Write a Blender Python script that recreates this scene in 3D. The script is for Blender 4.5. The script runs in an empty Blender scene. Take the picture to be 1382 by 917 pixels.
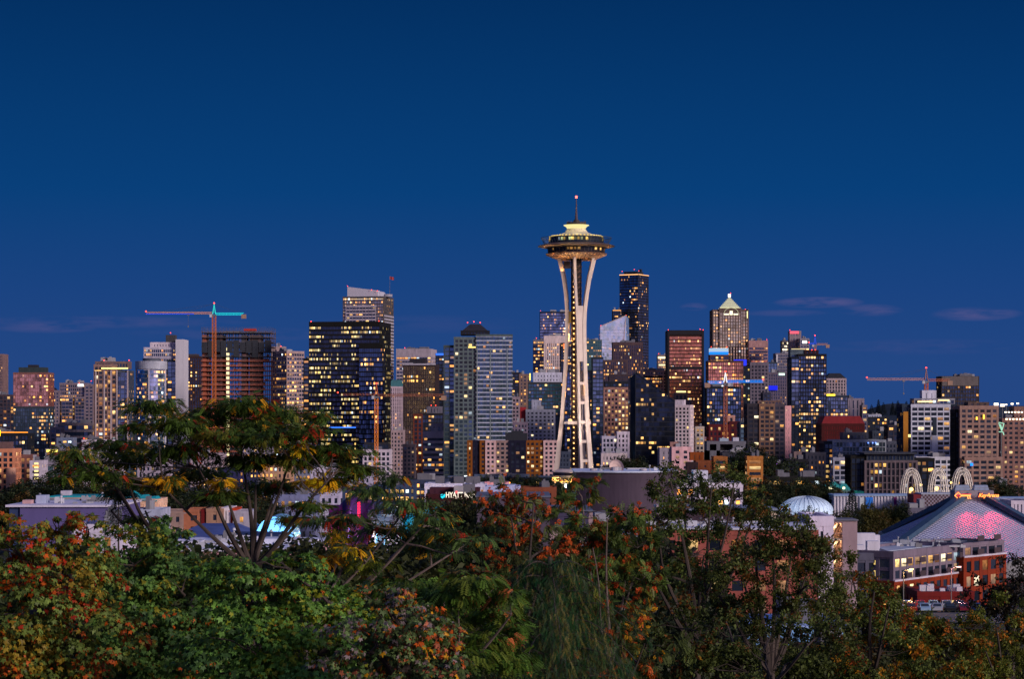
import bpy, math, random
import numpy as np
from mathutils import Vector, Matrix
R = math.radians
scene = bpy.context.scene
col = scene.collection
# ---------------------------------------------------------------- camera (hilltop viewpoint, 60 m above the plain)
F = 2976.0; CX, HOR, CAMZ = 691.0, 560.0, 60.0
cam_d = bpy.data.cameras.new('camera'); cam = bpy.data.objects.new('camera', cam_d); col.objects.link(cam)
cam.location = (0, 0, CAMZ); cam.rotation_euler = (R(90), 0, 0)
cam_d.sensor_width = 36.0; cam_d.lens = 36.0 * F / 1382.0
cam_d.shift_y = (HOR - 458.5) / 1382.0
cam_d.clip_start = 0.5; cam_d.clip_end = 60000
scene.camera = cam
# ---------------------------------------------------------------- dusk sky
world = bpy.data.worlds.new('World'); scene.world = world; world.use_nodes = True
SUN_EL, SUN_AZ = 17.0, 132.0      # afterglow comes from behind the viewpoint, low and to the west
def build_world():
    nt = world.node_tree; nt.nodes.clear(); N = nt.nodes.new; L = nt.links.new
    out = N('ShaderNodeOutputWorld'); bg = N('ShaderNodeBackground'); L(bg.outputs[0], out.inputs[0])
    sky = N('ShaderNodeTexSky'); sky.sky_type = 'NISHITA'; sky.sun_disc = False
    sky.sun_elevation = R(1.0); sky.sun_rotation = R(SUN_AZ); sky.air_density = 1.2; sky.ozone_density = 6.0; sky.dust_density = 0.6
    tc = N('ShaderNodeTexCoord'); sp = N('ShaderNodeSeparateXYZ'); L(tc.outputs['Generated'], sp.inputs[0])
    def math_(op, a, b=None, c=None, clamp=False):
        m = N('ShaderNodeMath'); m.operation = op; m.use_clamp = clamp
        for i, v in enumerate((a, b, c)):
            if v is None: continue
            if isinstance(v, (int, float)): m.inputs[i].default_value = v
            else: L(v, m.inputs[i])
        return m.outputs[0]
    def mixc(f, a, b, mode='MIX'):
        m = N('ShaderNodeMix'); m.data_type = 'RGBA'; m.blend_type = mode
        if isinstance(f, (int, float)): m.inputs[0].default_value = f
        else: L(f, m.inputs[0])
        for i, v in ((6, a), (7, b)):
            if isinstance(v, tuple): m.inputs[i].default_value = (*v, 1)
            else: L(v, m.inputs[i])
        return m.outputs[2]
    z = sp.outputs[2]
    r = N('ShaderNodeValToRGB'); L(z, r.inputs[0]); cr = r.color_ramp
    stops = [(0.0, (.018, .062, .225)), (.02, (.016, .062, .228)), (.055, (.009, .055, .218)), (.10, (.0015, .048, .190)),
             (.185, (.0005, .027, .115)), (.42, (.004, .026, .105)), (.75, (.07, .11, .30)), (1.0, (.11, .15, .38))]
    while len(cr.elements) < len(stops): cr.elements.new(0.5)
    for e, (p, c) in zip(cr.elements, stops): e.position = p; e.color = (*c, 1)
    base = r.outputs[0]
    # twilight arch in the west-north-west, behind the viewpoint
    gx, gy = math.sin(R(SUN_AZ)), math.cos(R(SUN_AZ))
    d = math_('ADD', math_('MULTIPLY', sp.outputs[0], gx), math_('MULTIPLY', sp.outputs[1], gy))
    side = math_('SMOOTH_MAX', d, 0.0, 0.3)
    side = math_('POWER', math_('MINIMUM', math_('MAXIMUM', math_('MULTIPLY_ADD', d, .8, .2), 0.0), 1.0), 1.6)
    low = math_('POWER', 2.718, math_('MULTIPLY', math_('ABSOLUTE', z), -3.2))
    vlow = math_('POWER', 2.718, math_('MULTIPLY', math_('ABSOLUTE', z), -22.0))
    g1 = mixc(math_('MULTIPLY', side, low), (0, 0, 0), (.62, .56, .78))
    g2 = mixc(math_('MULTIPLY', side, vlow), (0, 0, 0), (1.3, .48, .32))
    s1 = mixc(1.0, base, g1, 'ADD'); s2 = mixc(1.0, s1, g2, 'ADD')
    sk = mixc(1.0, (0, 0, 0), sky.outputs[0], 'ADD')
    skd = N('ShaderNodeVectorMath'); skd.operation = 'SCALE'; L(sk, skd.inputs[0]); skd.inputs['Scale'].default_value = .012
    s3 = mixc(1.0, s2, skd.outputs[0], 'ADD')
    # thin mauve cloud streaks low over the city
    mp = N('ShaderNodeMapping'); mp.inputs['Scale'].default_value = (16, 16, 90); L(tc.outputs['Generated'], mp.inputs[0])
    nz = N('ShaderNodeTexNoise'); nz.inputs['Detail'].default_value = 6; nz.inputs['Scale'].default_value = 2.6; nz.inputs['Roughness'].default_value = .6
    L(mp.outputs[0], nz.inputs['Vector'])
    tot = None
    for (px, py, rx, ry, st) in ((1105, 410, 62, 8, 1.15), (1175, 421, 45, 9, .7), (1318, 427, 62, 10, .85), (936, 415, 20, 6, .8),
                                 (150, 437, 190, 9, .42), (60, 446, 70, 7, .5), (330, 452, 160, 10, .25), (560, 438, 160, 14, .15), (1250, 470, 140, 12, .22), (1060, 424, 60, 5, .4)):
        ax = math.atan2(px - CX, F); az = (HOR - py) / F
        az_x = math_('ARCTAN2', sp.outputs[0], sp.outputs[1])
        u = math_('DIVIDE', math_('SUBTRACT', az_x, ax), rx / F)
        v = math_('DIVIDE', math_('SUBTRACT', z, az), ry / F)
        q = math_('SUBTRACT', 1.0, math_('ADD', math_('MULTIPLY', u, u), math_('MULTIPLY', v, v)), None, True)
        q = math_('MULTIPLY', q, st)
        tot = q if tot is None else math_('ADD', tot, q)
    rr = math_('MULTIPLY_ADD', nz.outputs[0], 5.0, -1.9, True)
    cf = math_('MULTIPLY', math_('MULTIPLY', tot, rr), .85, None, True)
    s4 = mixc(cf, s3, (.085, .09, .25))
    L(s4, bg.inputs[0]); bg.inputs[1].default_value = 1.0
build_world()
sd = bpy.data.lights.new('afterglow', 'SUN'); so = bpy.data.objects.new('afterglow', sd); col.objects.link(so)
sd.energy = 2.9; sd.angle = R(12); sd.color = (1.0, .83, .76)
_dir = Vector((math.sin(R(SUN_AZ)) * math.cos(R(SUN_EL)), math.cos(R(SUN_AZ)) * math.cos(R(SUN_EL)), math.sin(R(SUN_EL))))
so.rotation_euler = (-_dir).to_track_quat('-Z', 'Y').to_euler()
scene.view_settings.view_transform = 'Standard'; scene.view_settings.look = 'None'
scene.view_settings.exposure = 0.0; scene.view_settings.gamma = 1.0; scene.view_settings.use_curve_mapping = False
scene.cycles.max_bounces = 5; scene.cycles.transparent_max_bounces = 4; scene.cycles.diffuse_bounces = 2
scene.cycles.glossy_bounces = 2; scene.cycles.sample_clamp_indirect = 4.0; scene.cycles.use_denoising = True

# ---------------------------------------------------------------- helpers
def A(px, py, Y):            # pixel of the photograph at depth Y -> a real point
    s = Y / F
    return Vector(((px - CX) * s, Y, CAMZ - (py - HOR) * s))
_gy = [-3000, -60, 4, 12, 30, 60, 110, 160, 220, 320, 395, 450, 600, 800, 1000, 2000, 3200, 4200, 9000, 30000]
_gh = [50, 57, 57.8, 53, 46, 42, 37, 33, 31, 28, 26, 16, 8, 3, 0, 0, 12, 14, 10, 0]  # unseen ground behind the viewpoint lowered to let the low afterglow past
def gz(x, y): return float(np.interp(y, _gy, _gh))
def tag(o, label=None, cat=None, group=None, kind=None):
    if label: o['label'] = label
    if cat: o['category'] = cat
    if group: o['group'] = group
    if kind: o['kind'] = kind
    return o
def empty(name, loc, rz=0.0, **k):
    o = bpy.data.objects.new(name, None); o.empty_display_size = 1; o.location = loc; o.rotation_euler = (0, 0, rz)
    col.objects.link(o); tag(o, **k); return o
_boxf = ((0, 3, 2, 1), (4, 5, 6, 7), (0, 1, 5, 4), (1, 2, 6, 5), (2, 3, 7, 6), (3, 0, 4, 7))
class MB:
    def __init__(s): s.v = []; s.f = []; s.m = []; s.uv = {}
    def add(s, vs, fs, mi=0):
        b = len(s.v); s.v.extend([tuple(v) for v in vs])
        for f in fs: s.f.append(tuple(b + i for i in f)); s.m.append(mi)
        return s
    def box(s, x0, x1, y0, y1, z0, z1, mi=0):
        return s.add(((x0, y0, z0), (x1, y0, z0), (x1, y1, z0), (x0, y1, z0), (x0, y0, z1), (x1, y0, z1), (x1, y1, z1), (x0, y1, z1)), _boxf, mi)
    def bar(s, p, q, w, h=None, mi=0, up=Vector((0, 0, 1)), w2=None, h2=None):
        p = Vector(p); q = Vector(q); d = (q - p).normalized(); h = h or w
        a = d.cross(up)
        if a.length < 1e-3: a = d.cross(Vector((0, 1, 0)))
        a.normalize(); b = a.cross(d).normalized(); w2 = w2 or w; h2 = h2 or h
        vs = []
        for c, ww, hh in ((p, w, h), (q, w2, h2)):
            for sx, sy in ((-1, -1), (1, -1), (1, 1), (-1, 1)): vs.append(c + a * sx * ww / 2 + b * sy * hh / 2)
        return s.add(vs, _boxf, mi)
    def tube(s, pts, rad, n=6, mi=0, cap=True):
        pts = [Vector(p) for p in pts]
        if isinstance(rad, (int, float)): rad = [rad] * len(pts)
        vs = []; k = len(pts); prev = None
        for i, p in enumerate(pts):
            d = (pts[min(i + 1, k - 1)] - pts[max(i - 1, 0)]).normalized()
            a = d.cross(Vector((0, 0, 1))) if prev is None else prev - d * prev.dot(d)
            if a.length < 1e-3: a = d.cross(Vector((0, 1, 0)))
            a.normalize(); prev = a; b = d.cross(a)
            for j in range(n):
                t = 2 * math.pi * j / n; vs.append(p + (a * math.cos(t) + b * math.sin(t)) * rad[i])
        fs = [(i * n + j, i * n + (j + 1) % n, (i + 1) * n + (j + 1) % n, (i + 1) * n + j) for i in range(k - 1) for j in range(n)]
        if cap: fs += [tuple(range(n - 1, -1, -1)), tuple((k - 1) * n + j for j in range(n))]
        return s.add(vs, fs, mi)
    def lathe(s, prof, n=48, c=(0, 0), mi=0, a0=0.0, a1=2 * math.pi):
        full = abs(a1 - a0 - 2 * math.pi) < 1e-6; m = n if full else n + 1
        vs = [(c[0] + r * math.cos(a0 + (a1 - a0) * j / n), c[1] + r * math.sin(a0 + (a1 - a0) * j / n), z) for r, z in prof for j in range(m)]
        fs = []
        for i in range(len(prof) - 1):
            for j in range(n):
                j2 = (j + 1) % m; fs.append((i * m + j, i * m + j2, (i + 1) * m + j2, (i + 1) * m + j))
        return s.add(vs, fs, mi)
    def prism(s, poly, z0, z1, mi=0, top=None):
        n = len(poly); top = top or poly
        vs = [(x, y, z0) for x, y in poly] + [(x, y, z1) for x, y in top]
        fs = [tuple(range(n - 1, -1, -1)), tuple(range(n, 2 * n))] + [(i, (i + 1) % n, n + (i + 1) % n, n + i) for i in range(n)]
        return s.add(vs, fs, mi)
    def build(s, name, mats, parent=None, smooth=False):
        me = bpy.data.meshes.new(name); me.from_pydata(s.v, [], s.f)
        if not isinstance(mats, (list, tuple)): mats = [mats]
        for m in mats: me.materials.append(m)
        if len(mats) > 1: me.polygons.foreach_set('material_index', s.m)
        if s.uv:
            ul = me.uv_layers.new(name='UVMap')
            for fi, uvs in s.uv.items():
                p = me.polygons[fi]
                for li, uv in zip(p.loop_indices, uvs): ul.data[li].uv = uv
        if smooth: me.polygons.foreach_set('use_smooth', [True] * len(me.polygons))
        me.update()
        o = bpy.data.objects.new(name, me); o.parent = parent; col.objects.link(o); return o

# ---------------------------------------------------------------- materials
_mc = {}
def newmat(name):
    m = bpy.data.materials.new(name); m.use_nodes = True; nt = m.node_tree; nt.nodes.clear(); return m, nt
def W(c, rough=.8, metal=0.0, var=.22, sc=.35, spec=.3):
    k = ('W', tuple(round(x, 3) for x in c), rough, metal, var, sc)
    if k in _mc: return _mc[k]
    m, nt = newmat('wall_paint'); N = nt.nodes.new; L = nt.links.new
    out = N('ShaderNodeOutputMaterial'); b = N('ShaderNodeBsdfPrincipled'); L(b.outputs[0], out.inputs[0])
    b.inputs['Roughness'].default_value = rough; b.inputs['Metallic'].default_value = metal; b.inputs['Specular IOR Level'].default_value = spec
    tc = N('ShaderNodeTexCoord'); mp = N('ShaderNodeMapping'); mp.inputs['Scale'].default_value = (sc, sc, sc * .35)
    L(tc.outputs['Object'], mp.inputs[0]); nz = N('ShaderNodeTexNoise'); nz.inputs['Detail'].default_value = 7; nz.inputs['Roughness'].default_value = .7
    L(mp.outputs[0], nz.inputs['Vector']); nz.inputs['Scale'].default_value = 1.0
    mr = N('ShaderNodeMapRange'); mr.inputs[1].default_value = .3; mr.inputs[2].default_value = .7; mr.inputs[3].default_value = 1 - var; mr.inputs[4].default_value = 1 + var
    L(nz.outputs[0], mr.inputs[0]); vm = N('ShaderNodeVectorMath'); vm.operation = 'SCALE'; vm.inputs[0].default_value = c; L(mr.outputs[0], vm.inputs['Scale'])
    L(vm.outputs[0], b.inputs['Base Color']); _mc[k] = m; return m
def EM(c, e=1.0, name='lit_lamp'):
    k = ('E', c, e)
    if k in _mc: return _mc[k]
    m, nt = newmat(name); out = nt.nodes.new('ShaderNodeOutputMaterial'); b = nt.nodes.new('ShaderNodeEmission')
    b.inputs[0].default_value = (*c, 1); b.inputs[1].default_value = e; nt.links.new(b.outputs[0], out.inputs[0]); _mc[k] = m; return m
class NB:
    def __init__(s, nt): s.nt = nt; s.N = nt.nodes.new; s.L = nt.links.new
    def m(s, op, a, b=None, c=None, clamp=False):
        n = s.N('ShaderNodeMath'); n.operation = op; n.use_clamp = clamp
        for i, v in enumerate((a, b, c)):
            if v is None: continue
            if isinstance(v, (int, float)): n.inputs[i].default_value = v
            else: s.L(v, n.inputs[i])
        return n.outputs[0]
    def mix(s, f, a, b):
        n = s.N('ShaderNodeMix'); n.data_type = 'RGBA'
        if isinstance(f, (int, float)): n.inputs[0].default_value = f
        else: s.L(f, n.inputs[0])
        for i, v in ((6, a), (7, b)):
            if isinstance(v, tuple): n.inputs[i].default_value = (*v, 1)
            else: s.L(v, n.inputs[i])
        return n.outputs[2]
WARM = (1.0, .36, .055); WARM2 = (1.0, .64, .20); COOL = (.75, .9, 1.0)
def G(lit=.15, row=.05, tint=(.015, .022, .04), refl=.16, gloss=(.10, .19, .44), e=1.9, cool=.06, warm=WARM, warm2=WARM2, tilt=.03, rough=.1, clus=1.0):
    """glazing: every pane is a cell of the UV grid; some have a lit room behind them"""
    k = ('G', lit, row, tint, refl, gloss, e, cool, warm, warm2, tilt, rough, clus)
    if k in _mc: return _mc[k]
    m, nt = newmat('window_glazing'); b = NB(nt); N = b.N; L = b.L
    out = N('ShaderNodeOutputMaterial'); uv = N('ShaderNodeUVMap'); oi = N('ShaderNodeObjectInfo')
    sp = N('ShaderNodeSeparateXYZ'); L(uv.outputs[0], sp.inputs[0])
    cu = b.m('FLOOR', sp.outputs[0]); cv = b.m('FLOOR', sp.outputs[1]); fu = b.m('FRACT', sp.outputs[0]); fv = b.m('FRACT', sp.outputs[1])
    seed = b.m('MULTIPLY', oi.outputs['Random'], 977.0)
    cb = N('ShaderNodeCombineXYZ'); L(cu, cb.inputs[0]); L(cv, cb.inputs[1]); L(seed, cb.inputs[2])
    wn = N('ShaderNodeTexWhiteNoise'); L(cb.outputs[0], wn.inputs[0])
    cs = N('ShaderNodeSeparateXYZ'); L(wn.outputs[1], cs.inputs[0]); r1, r2, r3 = cs.outputs
    cr = N('ShaderNodeCombineXYZ'); L(b.m('FLOOR', b.m('MULTIPLY', cu, .14)), cr.inputs[0]); L(cv, cr.inputs[1]); L(b.m('ADD', seed, 31.0), cr.inputs[2])
    wr = N('ShaderNodeTexWhiteNoise'); L(cr.outputs[0], wr.inputs[0])
    nz = N('ShaderNodeTexNoise'); mp = N('ShaderNodeMapping'); mp.inputs['Scale'].default_value = (.16, .22, 1); L(cb.outputs[0], mp.inputs[0]); L(mp.outputs[0], nz.inputs['Vector'])
    nz.inputs['Scale'].default_value = 1.0; nz.inputs['Detail'].default_value = 2
    cl = b.m('MAXIMUM', b.m('MULTIPLY_ADD', nz.outputs[0], 5.0 * clus, 1.0 - 2.5 * clus), .05)
    thr = b.m('ADD', b.m('MULTIPLY', cl, lit), b.m('MULTIPLY', b.m('LESS_THAN', wr.outputs[0], row), .75))
    on = b.m('LESS_THAN', r1, thr)
    # the lit room: brighter ceiling, uneven furniture and blinds below
    vn = N('ShaderNodeTexNoise'); vm = N('ShaderNodeMapping'); vm.inputs['Scale'].default_value = (2.3, 3.1, 1); L(uv.outputs[0], vm.inputs[0]); L(vm.outputs[0], vn.inputs['Vector'])
    vn.inputs['Scale'].default_value = 1.0; vn.inputs['Detail'].default_value = 3
    inten = b.m('MULTIPLY', b.m('MULTIPLY_ADD', b.m('POWER', r2, 2.6), 1.7, .20), b.m('MULTIPLY_ADD', vn.outputs[0], 1.5, .1))
    inten = b.m('MULTIPLY', inten, b.m('MULTIPLY_ADD', fv, .8, .5)); inten = b.m('MULTIPLY', inten, b.m('MULTIPLY', b.m('MULTIPLY', b.m('GREATER_THAN', fv, .34), b.m('LESS_THAN', fv, .84)), b.m('LESS_THAN', b.m('ABSOLUTE', b.m('SUBTRACT', fu, b.m('MULTIPLY_ADD', r3, .2, .4))), b.m('MULTIPLY_ADD', r2, .3, .25))))
    em = b.m('MULTIPLY', b.m('MULTIPLY', inten, on), e)
    c1 = b.mix(b.m('POWER', r3, 1.4), warm, warm2); c2 = b.mix(b.m('LESS_THAN', b.m('FRACT', b.m('MULTIPLY', r3, 7.31)), cool), c1, COOL)
    # glass, each pane hung a little out of true
    geo = N('ShaderNodeNewGeometry'); vs = N('ShaderNodeVectorMath'); vs.operation = 'SUBTRACT'; L(wn.outputs[1], vs.inputs[0]); vs.inputs[1].default_value = (.5, .5, .5)
    vsc = N('ShaderNodeVectorMath'); vsc.operation = 'SCALE'; L(vs.outputs[0], vsc.inputs[0]); vsc.inputs['Scale'].default_value = tilt
    va = N('ShaderNodeVectorMath'); va.operation = 'ADD'; L(geo.outputs['Normal'], va.inputs[0]); L(vsc.outputs[0], va.inputs[1])
    vnm = N('ShaderNodeVectorMath'); vnm.operation = 'NORMALIZE'; L(va.outputs[0], vnm.inputs[0])
    tb = b.mix(b.m('MULTIPLY', r2, .55), tint, tuple(min(1, t * 1.8 + .008) for t in tint))
    p = N('ShaderNodeBsdfPrincipled'); L(tb, p.inputs['Base Color']); p.inputs['Roughness'].default_value = .35; p.inputs['Specular IOR Level'].default_value = .08; L(vnm.outputs[0], p.inputs['Normal'])
    g = N('ShaderNodeBsdfGlossy'); g.inputs[0].default_value = (*gloss, 1); g.inputs['Roughness'].default_value = rough; L(vnm.outputs[0], g.inputs['Normal'])
    n2 = N('ShaderNodeTexNoise'); mp2 = N('ShaderNodeMapping'); mp2.inputs['Scale'].default_value = (.22, .30, 1); L(uv.outputs[0], mp2.inputs[0]); L(mp2.outputs[0], n2.inputs['Vector']); n2.inputs['Scale'].default_value = 1.0; n2.inputs['Detail'].default_value = 5; n2.inputs['Roughness'].default_value = .7
    rf = b.m('MULTIPLY', b.m('MULTIPLY', b.m('MULTIPLY_ADD', n2.outputs[0], 5.0, -1.6, True), b.m('MULTIPLY_ADD', r3, .6, .7)), refl * 1.25, None, True)
    mx = N('ShaderNodeMixShader'); L(rf, mx.inputs[0]); L(p.outputs[0], mx.inputs[1]); L(g.outputs[0], mx.inputs[2])
    ee = N('ShaderNodeEmission'); L(c2, ee.inputs[0]); L(em, ee.inputs[1]); ad = N('ShaderNodeAddShader'); L(mx.outputs[0], ad.inputs[0]); L(ee.outputs[0], ad.inputs[1])
    L(ad.outputs[0], out.inputs[0]); _mc[k] = m; return m
def pane_mat(kind):
    k = ('P', kind)
    if k in _mc: return _mc[k]
    m, nt = newmat('window_pane_' + kind); b = NB(nt); N = b.N; L = b.L
    out = N('ShaderNodeOutputMaterial'); p = N('ShaderNodeBsdfPrincipled'); oi = N('ShaderNodeObjectInfo'); rnd = oi.outputs['Random']
    p.inputs['Roughness'].default_value = .16; p.inputs['Specular IOR Level'].default_value = .3
    L(b.mix(rnd, (.005, .008, .015), (.03, .04, .07)), p.inputs['Base Color'])
    if kind == 'dark': L(p.outputs[0], out.inputs[0])
    else:
        tc = N('ShaderNodeTexCoord'); sp = N('ShaderNodeSeparateXYZ'); L(tc.outputs['Generated'], sp.inputs[0])
        ad = N('ShaderNodeVectorMath'); ad.operation = 'ADD'; L(tc.outputs['Generated'], ad.inputs[0])
        cb = N('ShaderNodeCombineXYZ'); L(b.m('MULTIPLY', rnd, 50.0), cb.inputs[0]); L(cb.outputs[0], ad.inputs[1])
        nz = N('ShaderNodeTexNoise'); nz.inputs['Scale'].default_value = 2.4; L(ad.outputs[0], nz.inputs['Vector'])
        st = {'warm': .95, 'bright': 1.7, 'dim': .40, 'cool': .6}[kind]
        c = {'warm': ((1, .42, .08), (1, .68, .26)), 'bright': ((1, .62, .2), (1, .85, .55)), 'dim': ((1, .36, .08), (1, .6, .3)), 'cool': ((.5, .8, .9), (.85, .9, 1))}[kind]
        e = N('ShaderNodeEmission'); L(b.mix(rnd, *c), e.inputs[0])
        L(b.m('MULTIPLY', b.m('MULTIPLY', b.m('MULTIPLY_ADD', sp.outputs[2], .9, .45), b.m('MULTIPLY_ADD', nz.outputs[0], 2.0, -.1)), st), e.inputs[1])
        a = N('ShaderNodeAddShader'); L(p.outputs[0], a.inputs[0]); L(e.outputs[0], a.inputs[1]); L(a.outputs[0], out.inputs[0])
    _mc[k] = m; return m
DARKROOF = W((.035, .04, .05)); GREYROOF = W((.11, .12, .15)); METAL = W((.2, .2, .21), .5, .4); RED = EM((1, .05, .03), 6.0, 'beacon_glow')
CONC = (.30, .27, .28)
# ---------------------------------------------------------------- ground
def ground():
    ys = [-3000, -600, -60, 0, 4, 8, 12, 20, 30, 45, 60, 85, 110, 160, 220, 270, 320, 380, 450, 520, 600, 700, 800, 1000, 1500, 2000, 2600, 3200, 4200, 6000, 9000, 15000, 30000]
    xs = [-12000, -5000, -2000, -900, -400, -150, -50, 0, 50, 150, 400, 900, 2000, 5000, 12000]
    vs = [(x, y, gz(x, y)) for y in ys for x in xs]; n = len(xs)
    fs = [(j * n + i, j * n + i + 1, (j + 1) * n + i + 1, (j + 1) * n + i) for j in range(len(ys) - 1) for i in range(n - 1)]
    mb = MB(); mb.add(vs, fs); o = mb.build('ground', W((.035, .045, .03), .95, sc=.02, var=.5)); tag(o, kind='structure')
ground()
def road(name, pts, w, lift=.05, c=(.045, .045, .05)):
    mb = MB(); vs = []; P = []
    for (a, b) in zip(pts[:-1], pts[1:]):
        n = max(2, int((Vector(b) - Vector(a)).length / 12))
        for i in range(n): P.append(Vector(a).lerp(Vector(b), i / n))
    P.append(Vector(pts[-1]))
    for i, p in enumerate(P):
        d = (P[min(i + 1, len(P) - 1)] - P[max(i - 1, 0)]).normalized(); nn = Vector((-d.y, d.x))
        for sgn in (-1, 1): q = p + nn * w / 2 * sgn; vs.append((q.x, q.y, gz(q.x, q.y) + lift))
    mb.add(vs, [(2 * i, 2 * i + 1, 2 * i + 3, 2 * i + 2) for i in range(len(P) - 1)]); o = mb.build(name, W(c, .8, var=.12)); tag(o, kind='structure')
road('road', [(-60, 600), (-30, 1000), (60, 2400)], 16); road('road', [(-700, 560), (800, 620)], 14)
road('road', [(-800, 960), (900, 980)], 14, .06); road('road', [(60, 360), (140, 400), (150, 640)], 10, .07)
road('pavement', [(68, 356), (300, 380)], 26, .1, (.10, .10, .11)); road('road', [(-900, 1450), (900, 1430)], 18, .06)

def hills():
    random.seed(5)
    for (x0, x1, Y, py, amp, name) in ((1140, 1500, 5200, 549, 3.0, 'hills'), (-60, 1500, 9500, 556, 1.2, 'hills')):
        n = 120; vs = []; mb = MB()
        for i in range(n + 1):
            px = x0 + (x1 - x0) * i / n
            e = math.sin(i * .13) * amp + math.sin(i * .41 + 1) * amp * .4
            if Y < 6000:
                e = 4 * math.exp(-((px - 1215) / 26) ** 2) * -1.2 + (6 if px > 1235 else 0) * min(1, (px - 1235) / 60) * 0 + math.sin(i * .3) * .8 + 7 * max(0, min(1, (1195 - px) / 40))
            p = A(px, py + e, Y); vs += [(p.x, Y, p.z), (p.x, Y - 900, gz(0, Y) + 2), (p.x, Y + 1500, gz(0, Y) - 5)]
        fs = []
        for i in range(n): a = i * 3; fs += [(a, a + 1, a + 4, a + 3), (a, a + 3, a + 5, a + 2)]
        mb.add(vs, fs); o = mb.build(name, W((.02, .035, .05), .95, sc=.01, var=.5)); tag(o, kind='structure')
hills()

# ---------------------------------------------------------------- buildings
def CW(c):
    l = sum(c) / 3; k = min(1.0, (l / .46) ** .75); return tuple(min(.85, max(.004, (l + (x - l) * 1.5) * k)) for x in c)
LS = lambda l: l if l >= .7 else l * .85
_pane = {}
for kd in ('dark', 'warm', 'bright', 'dim', 'cool'):
    _m = MB(); _m.box(-.5, .5, -.03, .03, -.5, .5); _o = _m.build('window', pane_mat(kd)); _pane[kd] = _o.data
    bpy.data.objects.remove(_o)
def S(wall, lit=.15, row=.05, pw=.7, sh=1.0, pd=.3, sd=None, span=None, fh=3.4, bw=3.6, cap=1.6, win=0, mix=None, **g):
    return dict(wall=wall, lit=lit, row=row, pw=pw, sh=sh, pd=pd, sd=(pd * .7 if sd is None else sd), span=span or wall, fh=fh, bw=bw, cap=cap, win=win, mix=mix, g=g)
rnd = random.Random(11)
def face_xy(face, w, d, u, out):
    return {'f': (u, -out), 'r': (w + out, u), 'b': (w - u, d + out), 'l': (-out, d - u)}[face]
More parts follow.
